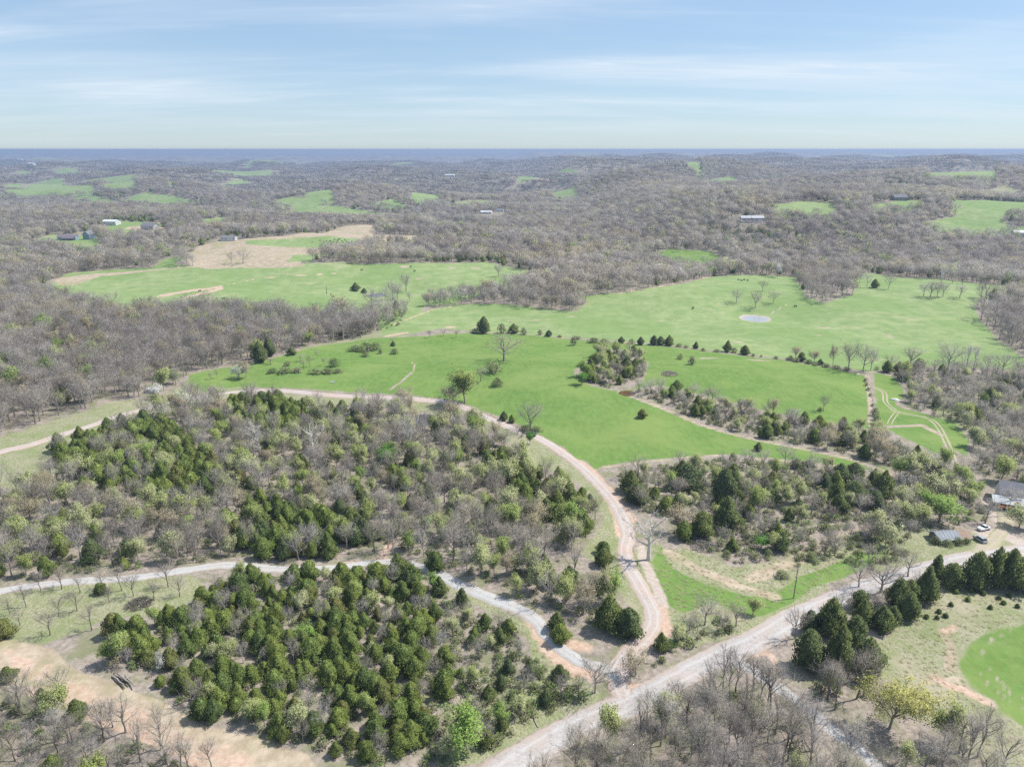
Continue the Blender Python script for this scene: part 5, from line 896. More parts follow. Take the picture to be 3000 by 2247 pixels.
def cedar(seed, H=7., Wd=5.2, tufts=1000, size=.62, cone=.5):
    r = np.random.default_rng(seed); g = Geo(); c = Geo()
    g.tube([(0, 0, -.3), (0, 0, H * .3), (r.normal() * .1, r.normal() * .1, H * .75)], [.17, .13, .04], 6)
    lob = r.random(6) * 6.28; amp = .16 + .10 * r.random()
    def prof(t):   # radius at height share t: full low down, drawn to a point above
        return np.clip((1 - np.clip(t, 0, 1) ** (2.3 - 1.0 * cone)) ** (.62 + .3 * cone), 0, 1) * np.clip((t + .06) / .22, .4, 1)
    def lobe(t, a): return 1 + amp * np.sin(3 * a + 5 * t + lob[0]) + amp * .8 * np.sin(5 * a - 8 * t + lob[1]) + amp * .6 * np.sin(2 * a + 11 * t + lob[2])
    # inner mass of old growth
    k, m = 9, 7; V = [(0, 0, H * .06)]; f = []
    for i in range(1, m):
        t = i / m
        for j in range(k):
            a = j / k * 6.283; q = prof(np.array(t)) * lobe(t, a) * Wd / 2 * .74
            V.append((q * math.cos(a), q * math.sin(a), H * (.05 + .92 * t)))
    V.append((0, 0, H * .95))
    for j in range(k): f.append((0, 1 + (j + 1) % k, 1 + j)); f.append((len(V) - 1, 1 + (m - 2) * k + j, 1 + (m - 2) * k + (j + 1) % k))
    for i in range(m - 2):
        for j in range(k):
            a, b = 1 + i * k + j, 1 + i * k + (j + 1) % k; f += [(a, b, b + k), (a, b + k, a + k)]
    c.add(V, f)
    t = 1 - r.random(tufts) ** .62; t = np.clip(t * .99, .01, .985); a = r.random(tufts) * 6.283
    q = prof(t) * lobe(t, a) * Wd / 2 * (1 - .34 * r.random(tufts) ** 1.6 + .16 * (r.random(tufts) < .12))
    P = np.stack([q * np.cos(a), q * np.sin(a), H * (.05 + .95 * t)], 1)
    out = unit(np.stack([np.cos(a), np.sin(a), .55 + 1.1 * t], 1))
    for s in range(4):
        d = unit(out * .8 + np.array([0, 0, .55]) + r.normal(size=(tufts, 3)) * .5) * (size * (.4 + .95 * r.random(tufts) ** 1.5))[:, None]
        c.blades(P - d * .35, d, size * .46, r, 0, unit(out + r.normal(size=(tufts, 3)) * .38))
    # leader shoots
    d = unit(np.stack([r.normal(size=30) * .25, r.normal(size=30) * .25, np.ones(30)], 1)) * size * 1.1
    c.blades(np.array([[0, 0, H * .93]]) + r.normal(size=(30, 3)) * .12, d, size * .4, r, 0, np.tile([0., 0., 1.], (30, 1)))
    return g, c
def shrub(seed, H=2.2, Wd=3.2, stems=26, nl=420, ls=.26, nb=160):
    r = np.random.default_rng(seed); g = Geo(); c = Geo(); tips = []
    for i in range(stems):
        a = r.random() * 6.283; q = Wd / 2 * math.sqrt(r.random()) * .95; zt = H * math.sqrt(max(1 - (q / (Wd / 2)) ** 2, .12)) * (.75 + .3 * r.random())
        b = np.array([math.cos(a) * q * .35, math.sin(a) * q * .35, -.1]); tp = np.array([math.cos(a) * q, math.sin(a) * q, zt])
        g.tube([b, (b + tp) / 2 + np.array([0, 0, .15 * H]), tp], [.045, .03, .012], 3); tips.append(tp)
    tips = np.array(tips)
    p = tips[r.integers(0, stems, nb)]; p = p * (.55 + .5 * r.random((nb, 1))); c.blades(p, unit(p + r.normal(size=(nb, 3)) * .7) * .65, .035, r, 0, crown_normal(p, H, Wd, r, .1))
    a = r.random(nl) * 6.283; u = r.random(nl) ** .5; q = Wd / 2 * u * (.85 + .25 * np.sin(3 * a + seed)); z = H * np.sqrt(np.clip(1 - u ** 2, .0, 1)) * (1 - .55 * r.random(nl) ** 1.8)
    P = np.stack([q * np.cos(a), q * np.sin(a), z + .06], 1) + r.normal(size=(nl, 3)) * .10
    c.leaves(P, unit(P * np.array([1, 1, 1.2]) + r.normal(size=(nl, 3)) * .8), ls * (.6 + .8 * r.random(nl)), r, 1, crown_normal(P, H, Wd, r, .1))
    return g, c

class Proto:
    def __init__(s, gc, wood, crown, H, Wd):
        g, c = gc; s.H, s.W = H, Wd; crown = list(crown)
        s.trunk = g.mesh("trunk", [wood]); s.crown = c.mesh("crown", crown)
        w = Geo(); w.join(g, 0); w.join(c, 1); s.whole = w.mesh("tree_shape", [wood] + crown)
K = {}
K['bare_tree'] = [Proto(broadleaf(100 + i, 12, 9.5, 9 + i % 3, 6, 26 + 7 * (i % 3), .58, 700, 1.2, .048, fill=.95, r0=.25), M['bark'], [M['twig']], 12, 9.5) for i in range(6)]
K['thin_tree'] = [Proto(broadleaf(150 + i, 13, 7, 9, 6, 44, .70, 800, 1.2, .03, fill=1.3, r0=.19), M['dark_bark'], [M['twig']], 13, 7) for i in range(4)]
K['sycamore_tree'] = [Proto(broadleaf(200 + i, 15, 11, 9, 6, 30 + 8 * i, .72, 560, 1.1, .05, r0=.42, fill=.4), M['white_bark'], [M['pale_twig']], 15, 11) for i in range(3)]
K['budding_tree'] = [Proto(broadleaf(300 + i, 9, 7.5, 8, 5, 40, .55, 420, 1.0, .045, nl=3600, ls=.42), M['bark'], [M['twig'], M['lime']], 9, 7.5) for i in range(4)]
K['tan_tree'] = [Proto(broadleaf(400 + i, 10, 8.5, 9, 5, 40, .55, 620, 1.1, .05, nl=2000, ls=.34), M['bark'], [M['twig'], M['tan']], 10, 8.5) for i in range(3)]
K['yellow_tree'] = [Proto(broadleaf(500, 12, 13, 12, 7, 36, .5, 700, 1.2, .045, nl=9500, ls=.30, r0=.25), M['bark'], [M['twig'], M['yellow']], 12, 13)]
K['blossom_tree'] = [Proto(broadleaf(600 + i, 6.5, 7, 9, 5, 32, .5, 260, .8, .04, nl=1500, ls=.34), M['bark'], [M['twig'], M['white']], 6.5, 7) for i in range(2)]
K['cedar_tree'] = [Proto(cedar(700 + i, 7, 5.2, 2300, .46, (.1, .5, .85, .3, .65, .2, .0, .75)[i]), M['cedar_bark'], [M['cedar']], 7, 5.2) for i in range(8)]
K['dark_cedar'] = [Proto(cedar(760 + i, 7, 5.2, 2300, .44, (.5, .9, .7, .3)[i]), M['cedar_bark'], [M['cedar_dark']], 7, 5.2) for i in range(4)]
K['shrub'] = [Proto(shrub(800 + i), M['bark'], [M['twig'], M['brush']], 2.2, 3.2) for i in range(4)]
K['vivid_tree'] = [Proto(broadleaf(300, 8, 6.5, 9, 5, 42, .5, 200, .9, .045, nl=2600, ls=.38), M['bark'], [M['twig'], M['vivid']], 8, 6.5)]
# plainer shapes for the massed woods farther off
def low(seed, H, Wd, nt, w, ln=1.6, nl=0, ls=.8, mats=None):
    r = np.random.default_rng(seed); g, lines = skeleton(r, H, Wd, 7, 2, 40, .6, (4, 3, 3), 3, r0=.2); c = Geo()
    P, Dd, P2, D2, tip = twigs(r, lines, nt, ln, w, H); c.blades(P, Dd, w, r, 0, crown_normal(P + Dd * .6, H, Wd, r)); c.blades(P2, D2, w * .8, r, 0, crown_normal(P2 + D2 * .5, H, Wd, r)); dome(r, c, H, Wd, int(nt * 2.6), 1.35, w)
    if nl:
        b = np.concatenate([tip, P2 + D2]); p = b[r.integers(0, len(b), nl)] + r.normal(size=(nl, 3)) * .4
        c.leaves(p, unit(r.normal(size=(nl, 3)) + np.array([0, 0, .7])), ls * (.6 + .8 * r.random(nl)), r, 1, crown_normal(p, H, Wd, r))
    return Proto((g, c), M['bark'], mats or [M['twig']], H, Wd)
LOW = {'bare_tree': [low(900 + i, 13, 10.5, 170, .13) for i in range(5)],
       'tan_tree': [low(920 + i, 12, 9.5, 190, .11, nl=260, ls=.8, mats=[M['twig'], M['tan']]) for i in range(2)],
       'budding_tree': [low(930 + i, 11, 8.5, 150, .10, nl=340, ls=.85, mats=[M['twig'], M['lime']]) for i in range(2)],
       'cedar_tree': [Proto(cedar(940 + i, 8, 5.6, 170, 1.3, .5), M['cedar_bark'], [M['cedar']], 8, 5.6) for i in range(2)]}
def clump(seed):
    """a patch of far canopy: thirty-odd coarse crowns"""
    r = np.random.default_rng(seed); g = Geo(); c = Geo()
    for i in range(26):
        px, py = (r.random(2) - .5) * 52; H = 10 + 5 * r.random(); R = 4 + 2 * r.random()
        g.tube([(px, py, -4), (px, py, H * .7)], [.25, .12], 3)
        kk = 34; d = unit(r.normal(size=(kk, 3)) * np.array([1, 1, .7]) + np.array([0, 0, .35])); p = np.array([px, py, H * .62]) + d * np.array([R, R, H * .36]) * (.45 + .2 * r.random((kk, 1)))
        c.blades(p, d * 3.0, 1.0, r, 1 if i % 13 == 0 else 0, unit(d + np.array([0, 0, .3]) + r.normal(size=d.shape) * .3))
    return Proto((g, c), M['bark'], [M['twig'], M['cedar']], 14, 50)
CLUMP = [clump(960 + i) for i in range(4)]

# ---------------------------------------------------------------- planting
CAMX, CAMZ = 0., 115.
def frame(px_, py_, pz_):
    a = RAD(18.32); yy = py_ * math.cos(a) - (pz_ - CAMZ) * math.sin(a); zz_ = py_ * math.sin(a) + (pz_ - CAMZ) * math.cos(a)
    return px_ / yy * 1.38, zz_ / yy * 1.38 / .749, yy      # both in [-1, 1] inside the picture
HAND = np.array([(t[1], t[2]) for t in TREES]); HANDR = np.array([min(t[4] * .38, 3.2) if t[0] != 'yellow_tree' else 8.5 for t in TREES])
BUILT = [(PLACES[k][0], PLACES[k][1], r) for k, r in (('house', 10), ('shed', 7), ('digger', 6), ('car_lane', 4), ('barn', 18), ('gable', 14), ('metal', 16), ('newhouse', 18), ('trailer', 16), ('ridge_house', 18), ('roof_a', 12), ('roof_b', 12), ('vill_a', 12), ('vill_b', 12), ('vill_c', 12), ('vill_d', 12), ('vill_e', 12), ('edge_house', 14), ('logs', 4), ('brush', 4), ('pole_a', 3), ('pole_b', 3), ('van_a', 4), ('van_b', 4), ('junk', 5))]
def keep_clear(x_, y_, road=2.2):
    ok = np.ones(len(x_), bool)
    for nm, (P, w) in ROADS.items():
        lo = np.min(P, 0) - 15; hi = np.max(P, 0) + 15
        b = (x_ > lo[0]) & (x_ < hi[0]) & (y_ > lo[1]) & (y_ < hi[1])
        if b.any(): ok[b] &= line_d(P, x_[b], y_[b]) > w / 2 + road + (1.6 if nm == 'farm_lane' else 0)
    ok &= line_d(ROADS['side_lane'][0], x_, y_) > 4.2
    P = RUTS[0]; ok &= (line_d(P, x_, y_) > 2.6) | (np.hypot(x_ - 200, y_ - 290) > 140)
    for bx, by, r in BUILT: ok &= np.hypot(x_ - bx, y_ - by) > r
    for px_, py_, rx, ry in PONDS: ok &= ((x_ - px_) / (rx * 1.3)) ** 2 + ((y_ - py_) / (ry * 1.3)) ** 2 > 1
    d = np.full(len(x_), 9e9)
    for (hx, hy), hr in zip(HAND, HANDR): ok &= (x_ - hx) ** 2 + (y_ - hy) ** 2 > hr * hr
    return ok
def scatter(P, sp, seed, jit=.9):
    P = np.asarray(P); r = np.random.default_rng(seed); lo, hi = P.min(0), P.max(0)
    gx, gy = np.meshgrid(np.arange(lo[0], hi[0], sp), np.arange(lo[1], hi[1], sp))
    gx = gx.ravel() + (r.random(gx.size) - .5) * sp * jit + (np.arange(gx.size) // gx.shape[1] % 2) * sp * .5; gy = gy.ravel() + (r.random(gy.size) - .5) * sp * jit
    k = inside(P, gx, gy); gx, gy = gx[k], gy[k]; k = keep_clear(gx, gy); return gx[k], gy[k]
CED = [WOODS[k] for k in ('cedar_west', 'cedar_north', 'cedar_mid', 'cedar_east')]
plan = []   # kind, x, y, height, width, label, group
def sow(key, sp, seed, mix, sizes, label, skip=None, jit=.95):
    gx, gy = scatter(WOODS[key], sp, seed, jit); r = np.random.default_rng(seed + 1)
    kinds = list(mix); pr = np.array([mix[k] for k in kinds]); pr = pr / pr.sum()
    for a, b in zip(gx, gy):
        if skip is not None and any(inside(q, [a], [b])[0] for q in skip): continue
        k = kinds[r.choice(len(kinds), p=pr)]; lo, hi, wr = sizes[k]; h = lo + (hi - lo) * r.random()
        plan.append((k, a, b, h, h * wr * (.85 + .3 * r.random()), *label(k)))
SZ = {'bare_tree': (7., 12., .68), 'cedar_tree': (4.0, 7.2, .74), 'budding_tree': (5., 8.5, .72), 'tan_tree': (6., 9.5, .8), 'blossom_tree': (4., 6., .9), 'shrub': (1.2, 2.6, 1.4)}
def lab(place, group):
    w = {'bare_tree': 'grey bare tree', 'cedar_tree': 'olive-green cedar', 'budding_tree': 'lime leafing tree', 'tan_tree': 'tan budding tree', 'blossom_tree': 'cream blossoming tree', 'shrub': 'leafy shrub'}
    p = {'bare_tree': 'bare trees', 'cedar_tree': 'cedars', 'budding_tree': 'lime trees', 'tan_tree': 'tan trees', 'blossom_tree': 'blossoming trees', 'shrub': 'shrubs'}
    return lambda k: (w[k] + ' ' + place, p[k] + ' ' + group)
sow('front_grove', 3.7, 21, {'cedar_tree': .76, 'bare_tree': .14, 'budding_tree': .10}, {**SZ, 'bare_tree': (4.5, 7.5, .62), 'budding_tree': (3.5, 6., .7), 'cedar_tree': (2.8, 6.6, .80)}, lab('in the dense grove below the gravel drive', 'of the dense grove'))
sow('front_scrub', 4.6, 22, {'cedar_tree': .28, 'bare_tree': .34, 'budding_tree': .16, 'shrub': .22}, {**SZ, 'bare_tree': (4., 7., .8), 'cedar_tree': (3., 5.2, .75), 'budding_tree': (3.2, 5.2, .8)}, lab('in the scrub between drive and gravel road', 'of the roadside scrub'))
for i, k in enumerate(('cedar_west', 'cedar_north', 'cedar_mid', 'cedar_east')):
    sow(k, 4.7, 30 + i, {'cedar_tree': .72, 'bare_tree': .14, 'budding_tree': .14}, {**SZ, 'cedar_tree': (5., 8.5, .72)}, lab('in the ' + {'cedar_west': 'west corner of the mixed wood', 'cedar_north': 'top edge of the mixed wood', 'cedar_mid': 'knot of cedars above the gravel drive', 'cedar_east': 'dark stand inside the lane curve'}[k], 'of the ' + {'cedar_west': 'west corner', 'cedar_north': 'top edge', 'cedar_mid': 'drive knot', 'cedar_east': 'lane curve stand'}[k]))
sow('between', 5.3, 40, {'bare_tree': .56, 'budding_tree': .23, 'cedar_tree': .14, 'tan_tree': .07}, {**SZ, 'bare_tree': (7., 12., .66)}, lab('in the mixed wood between lane and drive', 'of the mixed wood'), CED)
sow('thicket', 5.6, 41, {'bare_tree': .40, 'budding_tree': .14, 'cedar_tree': .16, 'shrub': .30}, {**SZ, 'bare_tree': (5., 8., .8), 'cedar_tree': (4., 7., .75), 'budding_tree': (4., 7., .7)}, lab('in the brushy thicket below the hay tongue', 'of the thicket'))
sow('island', 5.6, 42, {'bare_tree': .38, 'cedar_tree': .44, 'budding_tree': .18}, {**SZ, 'bare_tree': (5., 8., .8)}, lab('on the thicket island in the hay field', 'of the thicket island'))
sow('creek', 5.4, 43, {'bare_tree': .42, 'cedar_tree': .34, 'budding_tree': .16, 'tan_tree': .08}, {**SZ, 'bare_tree': (5., 8., .8), 'cedar_tree': (4., 7., .75), 'budding_tree': (4., 7., .75)}, lab('along the creek line across the hay field', 'of the creek line'))
sow('lane_wood', 4.1, 44, {'bare_tree': .97, 'budding_tree': .03}, {**SZ, 'bare_tree': (8., 13., .52)}, lab('in the bare wood along the side lane', 'of the side lane wood'))
sow('corner_wood', 4.2, 45, {'bare_tree': .88, 'cedar_tree': .08, 'budding_tree': .04}, {**SZ, 'bare_tree': (6., 10., .6), 'cedar_tree': (3., 4.5, .8)}, lab('in the bare wood beside the clay clearing', 'of the clearing wood'))
sow('east_thicket', 6.0, 46, {'bare_tree': .76, 'cedar_tree': .10, 'budding_tree': .10, 'shrub': .04}, {**SZ, 'bare_tree': (6., 10., .85)}, lab('in the grey thicket beyond the two-track', 'of the east thicket'))
sow('house_wood', 5.6, 47, {'bare_tree': .50, 'budding_tree': .34, 'cedar_tree': .06, 'shrub': .10}, {**SZ, 'bare_tree': (6., 9., .85)}, lab('in the wood beside the house and shed', 'of the house wood'))
sow('bend_scrub', 5.0, 48, {'bare_tree': .5, 'shrub': .4, 'budding_tree': .1}, {**SZ, 'bare_tree': (4., 7., .85)}, lab('on the bank between shed and meadow', 'of the meadow bank'))
sow('roadside', 4.6, 49, {'bare_tree': .55, 'shrub': .3, 'budding_tree': .15}, {**SZ, 'bare_tree': (4., 8., .85), 'budding_tree': (4., 6., .8)}, lab('on the strip above the gravel road', 'of the road strip'))
sow('draw', 7.0, 50, {'bare_tree': .7, 'cedar_tree': .12, 'budding_tree': .1, 'shrub': .08}, {**SZ, 'bare_tree': (7., 13., .8)}, lab('in the brushy draw below the west pasture', 'of the draw'))
BIG = {**SZ, 'bare_tree': (9., 15., .78), 'tan_tree': (9., 13., .8), 'budding_tree': (6., 11., .75), 'cedar_tree': (5., 9., .7), 'blossom_tree': (5., 8., .9)}
sow('west_forest', 6.5, 51, {'bare_tree': .79, 'tan_tree': .075, 'budding_tree': .09, 'cedar_tree': .035, 'blossom_tree': .01}, BIG, lab('in the grey west forest', 'of the west forest'))
sow('east_edge', 7.4, 52, {'bare_tree': .95, 'budding_tree': .05}, BIG, lab('in the wood at the end of the pale pasture', 'of the pasture end wood'))
sow('grove_p', 8.5, 53, {'bare_tree': .94, 'sycamore_tree': .06}, {**BIG, 'bare_tree': (10., 14., .8), 'sycamore_tree': (11., 15., .8)}, lambda k: ('tall bare tree in the grove on the pale pasture', 'pasture grove') if k == 'bare_tree' else ('pale sycamore in the grove on the pale pasture', 'pasture grove sycamores'))
sow('strip_p', 6.4, 54, {'bare_tree': .96, 'tan_tree': .04}, {**BIG, 'bare_tree': (9., 12., .7), 'tan_tree': (8., 10., .7)}, lab('in the curved wood strip across the pale pasture', 'of the wood strip'))
hand = [(k, a, b, h, w_, l, g) for k, a, b, h, w_, l, g in TREES]
LIMIT = {'bare_tree': 290, 'cedar_tree': 295, 'budding_tree': 200, 'tan_tree': 60, 'shrub': 220, 'sycamore_tree': 60, 'blossom_tree': 60, 'yellow_tree': 9}
cand = {}
for t in plan:
    u, v, dd = frame(t[1], t[2], hz(t[1], t[2]) + t[3] * .5)
    cand.setdefault(t[0], []).append((abs(u) > 1.03 or v < -1.06, dd / t[3] ** .5, t))
single, mass = list(hand), []
for k, L in cand.items():
    L.sort(key=lambda q: q[:2]); nh = sum(1 for t in hand if t[0] == k); room = max(LIMIT[k] - nh, 0)
    inview = [q for q in L if not q[0]]
    single += [q[2] for q in inview[:room]]; mass += [q[2] for q in inview[room:]] + [q[2] for q in L if q[0]]
CATS = {'bare_tree': 'tree', 'cedar_tree': 'cedar', 'sycamore_tree': 'sycamore', 'budding_tree': 'tree', 'tan_tree': 'tree', 'yellow_tree': 'tree', 'blossom_tree': 'tree', 'shrub': 'shrub'}
NAMES = {'budding_tree': 'leafing_tree', 'tan_tree': 'tan_budding_tree', 'yellow_tree': 'yellow_flowering_tree'}
LAND = [('near the lane', ROADS['farm_lane'][0], 8.), ('near the drive', ROADS['gravel_drive'][0], 8.), ('near the road', ROADS['gravel_road'][0], 10.), ('beside the side lane', ROADS['side_lane'][0], 7.), ('near the clearing', COVER['dry'][2] + COVER['dry'][2][:1], 9.), ('near the lawn', COVER['rough'][1] + COVER['rough'][1][:1], 8.), ('near the creek', [PLACES['pond_brown'], (110, 285), (150, 250)], 9.)]
def finer(k, a, b, h, l, g):
    lo, hi, _ = SZ.get(k, (4., 9., 1)); s = 'tall ' if h > lo + .72 * (hi - lo) else 'small ' if h < lo + .28 * (hi - lo) else ''
    wh = next((p for p, P, d in LAND if line_d(P, np.array([a]), np.array([b]))[0] < d and p.split()[-1] not in l.split()[-3:]), '')
    l2 = s + l + (', ' + wh if wh else ''); return (l2 if len(l2.split()) <= 16 else s + l), (g + (' ' + s.strip() if s else '') + (' ' + wh if wh else '') if g else g)
for j, (k, a, b, h, w_, l, g) in enumerate(single):
    if j >= len(hand): l, g = finer(k, a, b, h, l, g)
    pk = K['vivid_tree'] if ('vivid' in l or 'bright green' in l) else K['thin_tree'] if (k == 'bare_tree' and any(q in l for q in ('side lane', 'clay clearing', 'thin bare'))) else K['dark_cedar'] if (k == 'cedar_tree' and ('dark' in l or 'gravel road' in l or ('dense grove' not in l and 'scrub' not in l and 'drive curve' not in l and rnd.random() < .6))) else K[k]; p = pk[rnd.randrange(len(pk))]
    e = empty(NAMES.get(k, k), (a, b, hz(a, b)), rnd.random() * 6.283); s = w_ / p.W; e.scale = (s * rnd.uniform(.9, 1.1), s * rnd.uniform(.9, 1.1), h / p.H); e.rotation_euler[0] = rnd.gauss(0, .035); e.rotation_euler[1] = rnd.gauss(0, .035)
    for nm, me in (("stems" if k == 'shrub' else "trunk", p.trunk), ("foliage" if k == 'shrub' else "crown", p.crown)): obj(nm, me, e)
    tag(e, l, CATS[k], g)

# ---------------------------------------------------------------- masses: what is past counting grows from points
src = {}
def source(p):
    if id(p) not in src: src[id(p)] = bpy.data.objects.new("tree_shape", p.whole)
    return src[id(p)]
def stuff(name, label, protos, pts):
    """pts: x, y, z, variant, turn, width scale, height scale"""
    if not len(pts): return
    pts = np.asarray(pts, float)
    me = bpy.data.meshes.new(name); me.vertices.add(len(pts)); me.vertices.foreach_set("co", pts[:, :3].astype(np.float32).ravel())
    a = me.attributes.new("variant", 'INT', 'POINT'); a.data.foreach_set("value", pts[:, 3].astype(np.int32))
    a = me.attributes.new("turn", 'FLOAT_VECTOR', 'POINT'); a.data.foreach_set("vector", np.stack([pts[:, 4] * 0, pts[:, 4] * 0, pts[:, 4]], 1).astype(np.float32).ravel())
    a = me.attributes.new("size", 'FLOAT_VECTOR', 'POINT'); a.data.foreach_set("vector", np.stack([pts[:, 5], pts[:, 5], pts[:, 6]], 1).astype(np.float32).ravel())
    o = obj(name, me); tag(o, label, None, None, "stuff")
    g = bpy.data.node_groups.new(name, 'GeometryNodeTree')
    g.interface.new_socket("Geometry", in_out='INPUT', socket_type='NodeSocketGeometry'); g.interface.new_socket("Geometry", in_out='OUTPUT', socket_type='NodeSocketGeometry')
    gi = g.nodes.new('NodeGroupInput'); go = g.nodes.new('NodeGroupOutput'); ip = g.nodes.new('GeometryNodeInstanceOnPoints'); ti = g.nodes.new('GeometryNodeGeometryToInstance')
    for p in protos:
        oi = g.nodes.new('GeometryNodeObjectInfo'); oi.inputs["Object"].default_value = source(p); g.links.new(oi.outputs["Geometry"], ti.inputs[0])
    def na(nm, ty):
        q = g.nodes.new('GeometryNodeInputNamedAttribute'); q.data_type = ty; q.inputs[0].default_value = nm; return q.outputs[0]
    g.links.new(gi.outputs[0], ip.inputs["Points"]); g.links.new(ti.outputs[0], ip.inputs["Instance"]); ip.inputs["Pick Instance"].default_value = True
    g.links.new(na("variant", 'INT'), ip.inputs["Instance Index"]); g.links.new(na("turn", 'FLOAT_VECTOR'), ip.inputs["Rotation"]); g.links.new(na("size", 'FLOAT_VECTOR'), ip.inputs["Scale"])
    g.links.new(ip.outputs[0], go.inputs[0])
    md = o.modifiers.new("grow", 'NODES'); md.node_group = g
    return o
MASS = {}
def plant(kind, protos, a, b, h, w_, r=rng):
    i = int(r.integers(0, len(protos))); p = protos[i]
    MASS.setdefault(kind, []).append((a, b, hz(a, b), i, r.random() * 6.283, w_ / p.W, h / p.H))
for k, a, b, h, w_, *_ in mass: plant(k, K[k], a, b, h, w_)
# the forests beyond, everywhere that is not open land
OPEN = COVER['hay'] + COVER['pasture'] + COVER['dry'] + COVER['rough']
def wild(y0, y1, sp, seed):
    r = np.random.default_rng(seed); gx, gy = np.meshgrid(np.arange(-.82 * y1 - 80, .82 * y1 + 80, sp), np.arange(y0, y1, sp))
    gx = gx.ravel() + (r.random(gx.size) - .5) * sp * .95; gy = gy.ravel() + (r.random(gy.size) - .5) * sp * .95
    k = (np.abs(gx) < .80 * gy + 60) & (np.hypot(gx, gy) > y0); gx, gy = gx[k], gy[k]
    ok = np.ones(len(gx), bool)
    for P in OPEN + [WOODS[q] for q in ('west_forest', 'east_thicket', 'east_edge', 'grove_p', 'strip_p', 'draw', 'creek', 'island')]:
        A = np.asarray(P); lo = A.min(0) - 1; hi = A.max(0) + 1; b = np.where((gx > lo[0]) & (gx < hi[0]) & (gy > lo[1]) & (gy < hi[1]) & ok)[0]
        if len(b): ok[b] &= poly_sd(P, gx[b], gy[b]) < (0 if sp < 20 else -22)
    for bx, by, q in BUILT:
        ok &= np.hypot(gx - bx, gy - by) > q
        if by > 800: ok &= ~((np.abs(gx - bx) < q) & (gy < by) & (gy > by - (25 if bx > 100 else 75 if by < 1100 else 140)))       # the front yards lie on the south side
    return gx[ok], gy[ok], r
def patchy(a, b, s): return math.sin(a * s + 1.3) * math.sin(b * s * 1.7 + .4) + .5 * math.sin(a * s * 2.3 + b * s * 1.9)
for y0, y1, sp, seed in ((470, 1250, 6.9, 61), (1250, 2500, 9.6, 62)):
    gx, gy, r = wild(y0, y1, sp, seed); zz_ = height(gx, gy)
    u_ = r.random(len(gx)); i_ = r.integers(0, 60, len(gx)); tr = r.random(len(gx)) * 6.283; big = r.random(len(gx)) ** 1.7; hh = .66 + .55 * big; ww = .62 + .85 * big
    for q in range(len(gx)):
        pc = .035 + .22 * max(patchy(gx[q], gy[q], .011), 0) ** 2; pt = .06 + .07 * max(patchy(gy[q], gx[q], .017), 0)
        k = 'cedar_tree' if u_[q] < pc else 'tan_tree' if u_[q] < pc + pt else 'budding_tree' if u_[q] < pc + pt + .055 else 'bare_tree'
        P = LOW[k]; MASS.setdefault('far_' + k, []).append((gx[q], gy[q], zz_[q], i_[q] % len(P), tr[q], ww[q] * (1.25 if sp > 9 else 1), hh[q]))
gx, gy, r = wild(2500, 6600, 40, 63); zz_ = height(gx, gy)
stuff("far_forest", "grey-brown woods covering the far hills", CLUMP, [(a, b, c_, r.integers(0, 4), r.random() * 6.283, .95 + .3 * r.random(), .8 + .5 * r.random()) for a, b, c_, in zip(gx, gy, zz_)])
for k, lab_ in (('bare_tree', 'massed grey bare trees of the nearer woods'), ('cedar_tree', 'massed dark cedars of the nearer woods'), ('budding_tree', 'massed lime leafing trees of the nearer woods'), ('tan_tree', 'massed tan budding trees of the nearer woods'), ('shrub', 'massed leafy brush in the nearer woods'), ('sycamore_tree', 'massed pale sycamores')):
    if k in MASS: stuff({'bare_tree': 'bare_woods', 'cedar_tree': 'cedar_woods', 'budding_tree': 'leafing_woods', 'tan_tree': 'tan_budding_woods', 'shrub': 'brush_undergrowth', 'sycamore_tree': 'sycamore_woods'}[k], lab_, K[k], MASS[k])
    if 'far_' + k in MASS: stuff({'bare_tree': 'grey_hill_forest', 'cedar_tree': 'evergreen_hill_forest', 'budding_tree': 'leafing_hill_forest', 'tan_tree': 'tan_hill_forest'}[k], lab_.replace('nearer', 'hill'), LOW[k], MASS['far_' + k])
# undergrowth beneath the near woods, and grass tussocks on the rough ground
UND = [Proto(shrub(850 + i, 1.3, 2.0, 10, 90, .30, 60), M['bark'], [M['twig'], M['brush']], 1.3, 2.0) for i in range(4)]
def tussock(seed):
    r = np.random.default_rng(seed); g = Geo(); c = Geo(); g.tube([(0, 0, -.05), (0, 0, .1)], [.03, .01], 3)
    p = np.concatenate([r.normal(size=(46, 2)) * .28, np.zeros((46, 1))], 1); c.blades(p, unit(np.concatenate([p[:, :2] * 1.2 + r.normal(size=(46, 2)) * .3, np.full((46, 1), .8)], 1)) * (.3 + .35 * r.random((46, 1))), .09, r, 0, np.tile([0., 0., 1.], (46, 1)))
    return Proto((g, c), M['straw'], [M['straw']], .6, 1.)
TUS = [tussock(870 + i) for i in range(3)]
pts = []
for key, sp in (('front_grove', 2.6), ('front_scrub', 2.0), ('between', 3.4), ('thicket', 2.3), ('creek', 2.8), ('island', 3.2), ('lane_wood', 4.2), ('corner_wood', 3.0), ('house_wood', 2.8), ('east_thicket', 3.6), ('bend_scrub', 2.4), ('roadside', 2.2), ('draw', 4.5)):
    gx, gy = scatter(WOODS[key], sp, 71 + len(key)); r = np.random.default_rng(3)
    for a, b in zip(gx, gy):
        if r.random() < .7: s = .6 + 1.1 * r.random(); pts.append((a, b, hz(a, b), r.integers(0, 4), r.random() * 6.283, s, s * (.6 + .6 * r.random())))
stuff("undergrowth", "low brambles and seedlings under the near woods", UND, pts)
pts = []; r = np.random.default_rng(9)
for P in COVER['rough'][:1] + COVER['rough'][5:7]:
    gx, gy = scatter(P, 1.25, 77)
    for a, b in zip(gx, gy):
        if inside(COVER['hay'][1], [a], [b])[0] or r.random() < .45: continue
        s = .4 + .6 * r.random(); pts.append((a, b, hz(a, b), r.integers(0, 3), r.random() * 6.283, s, s * .7))
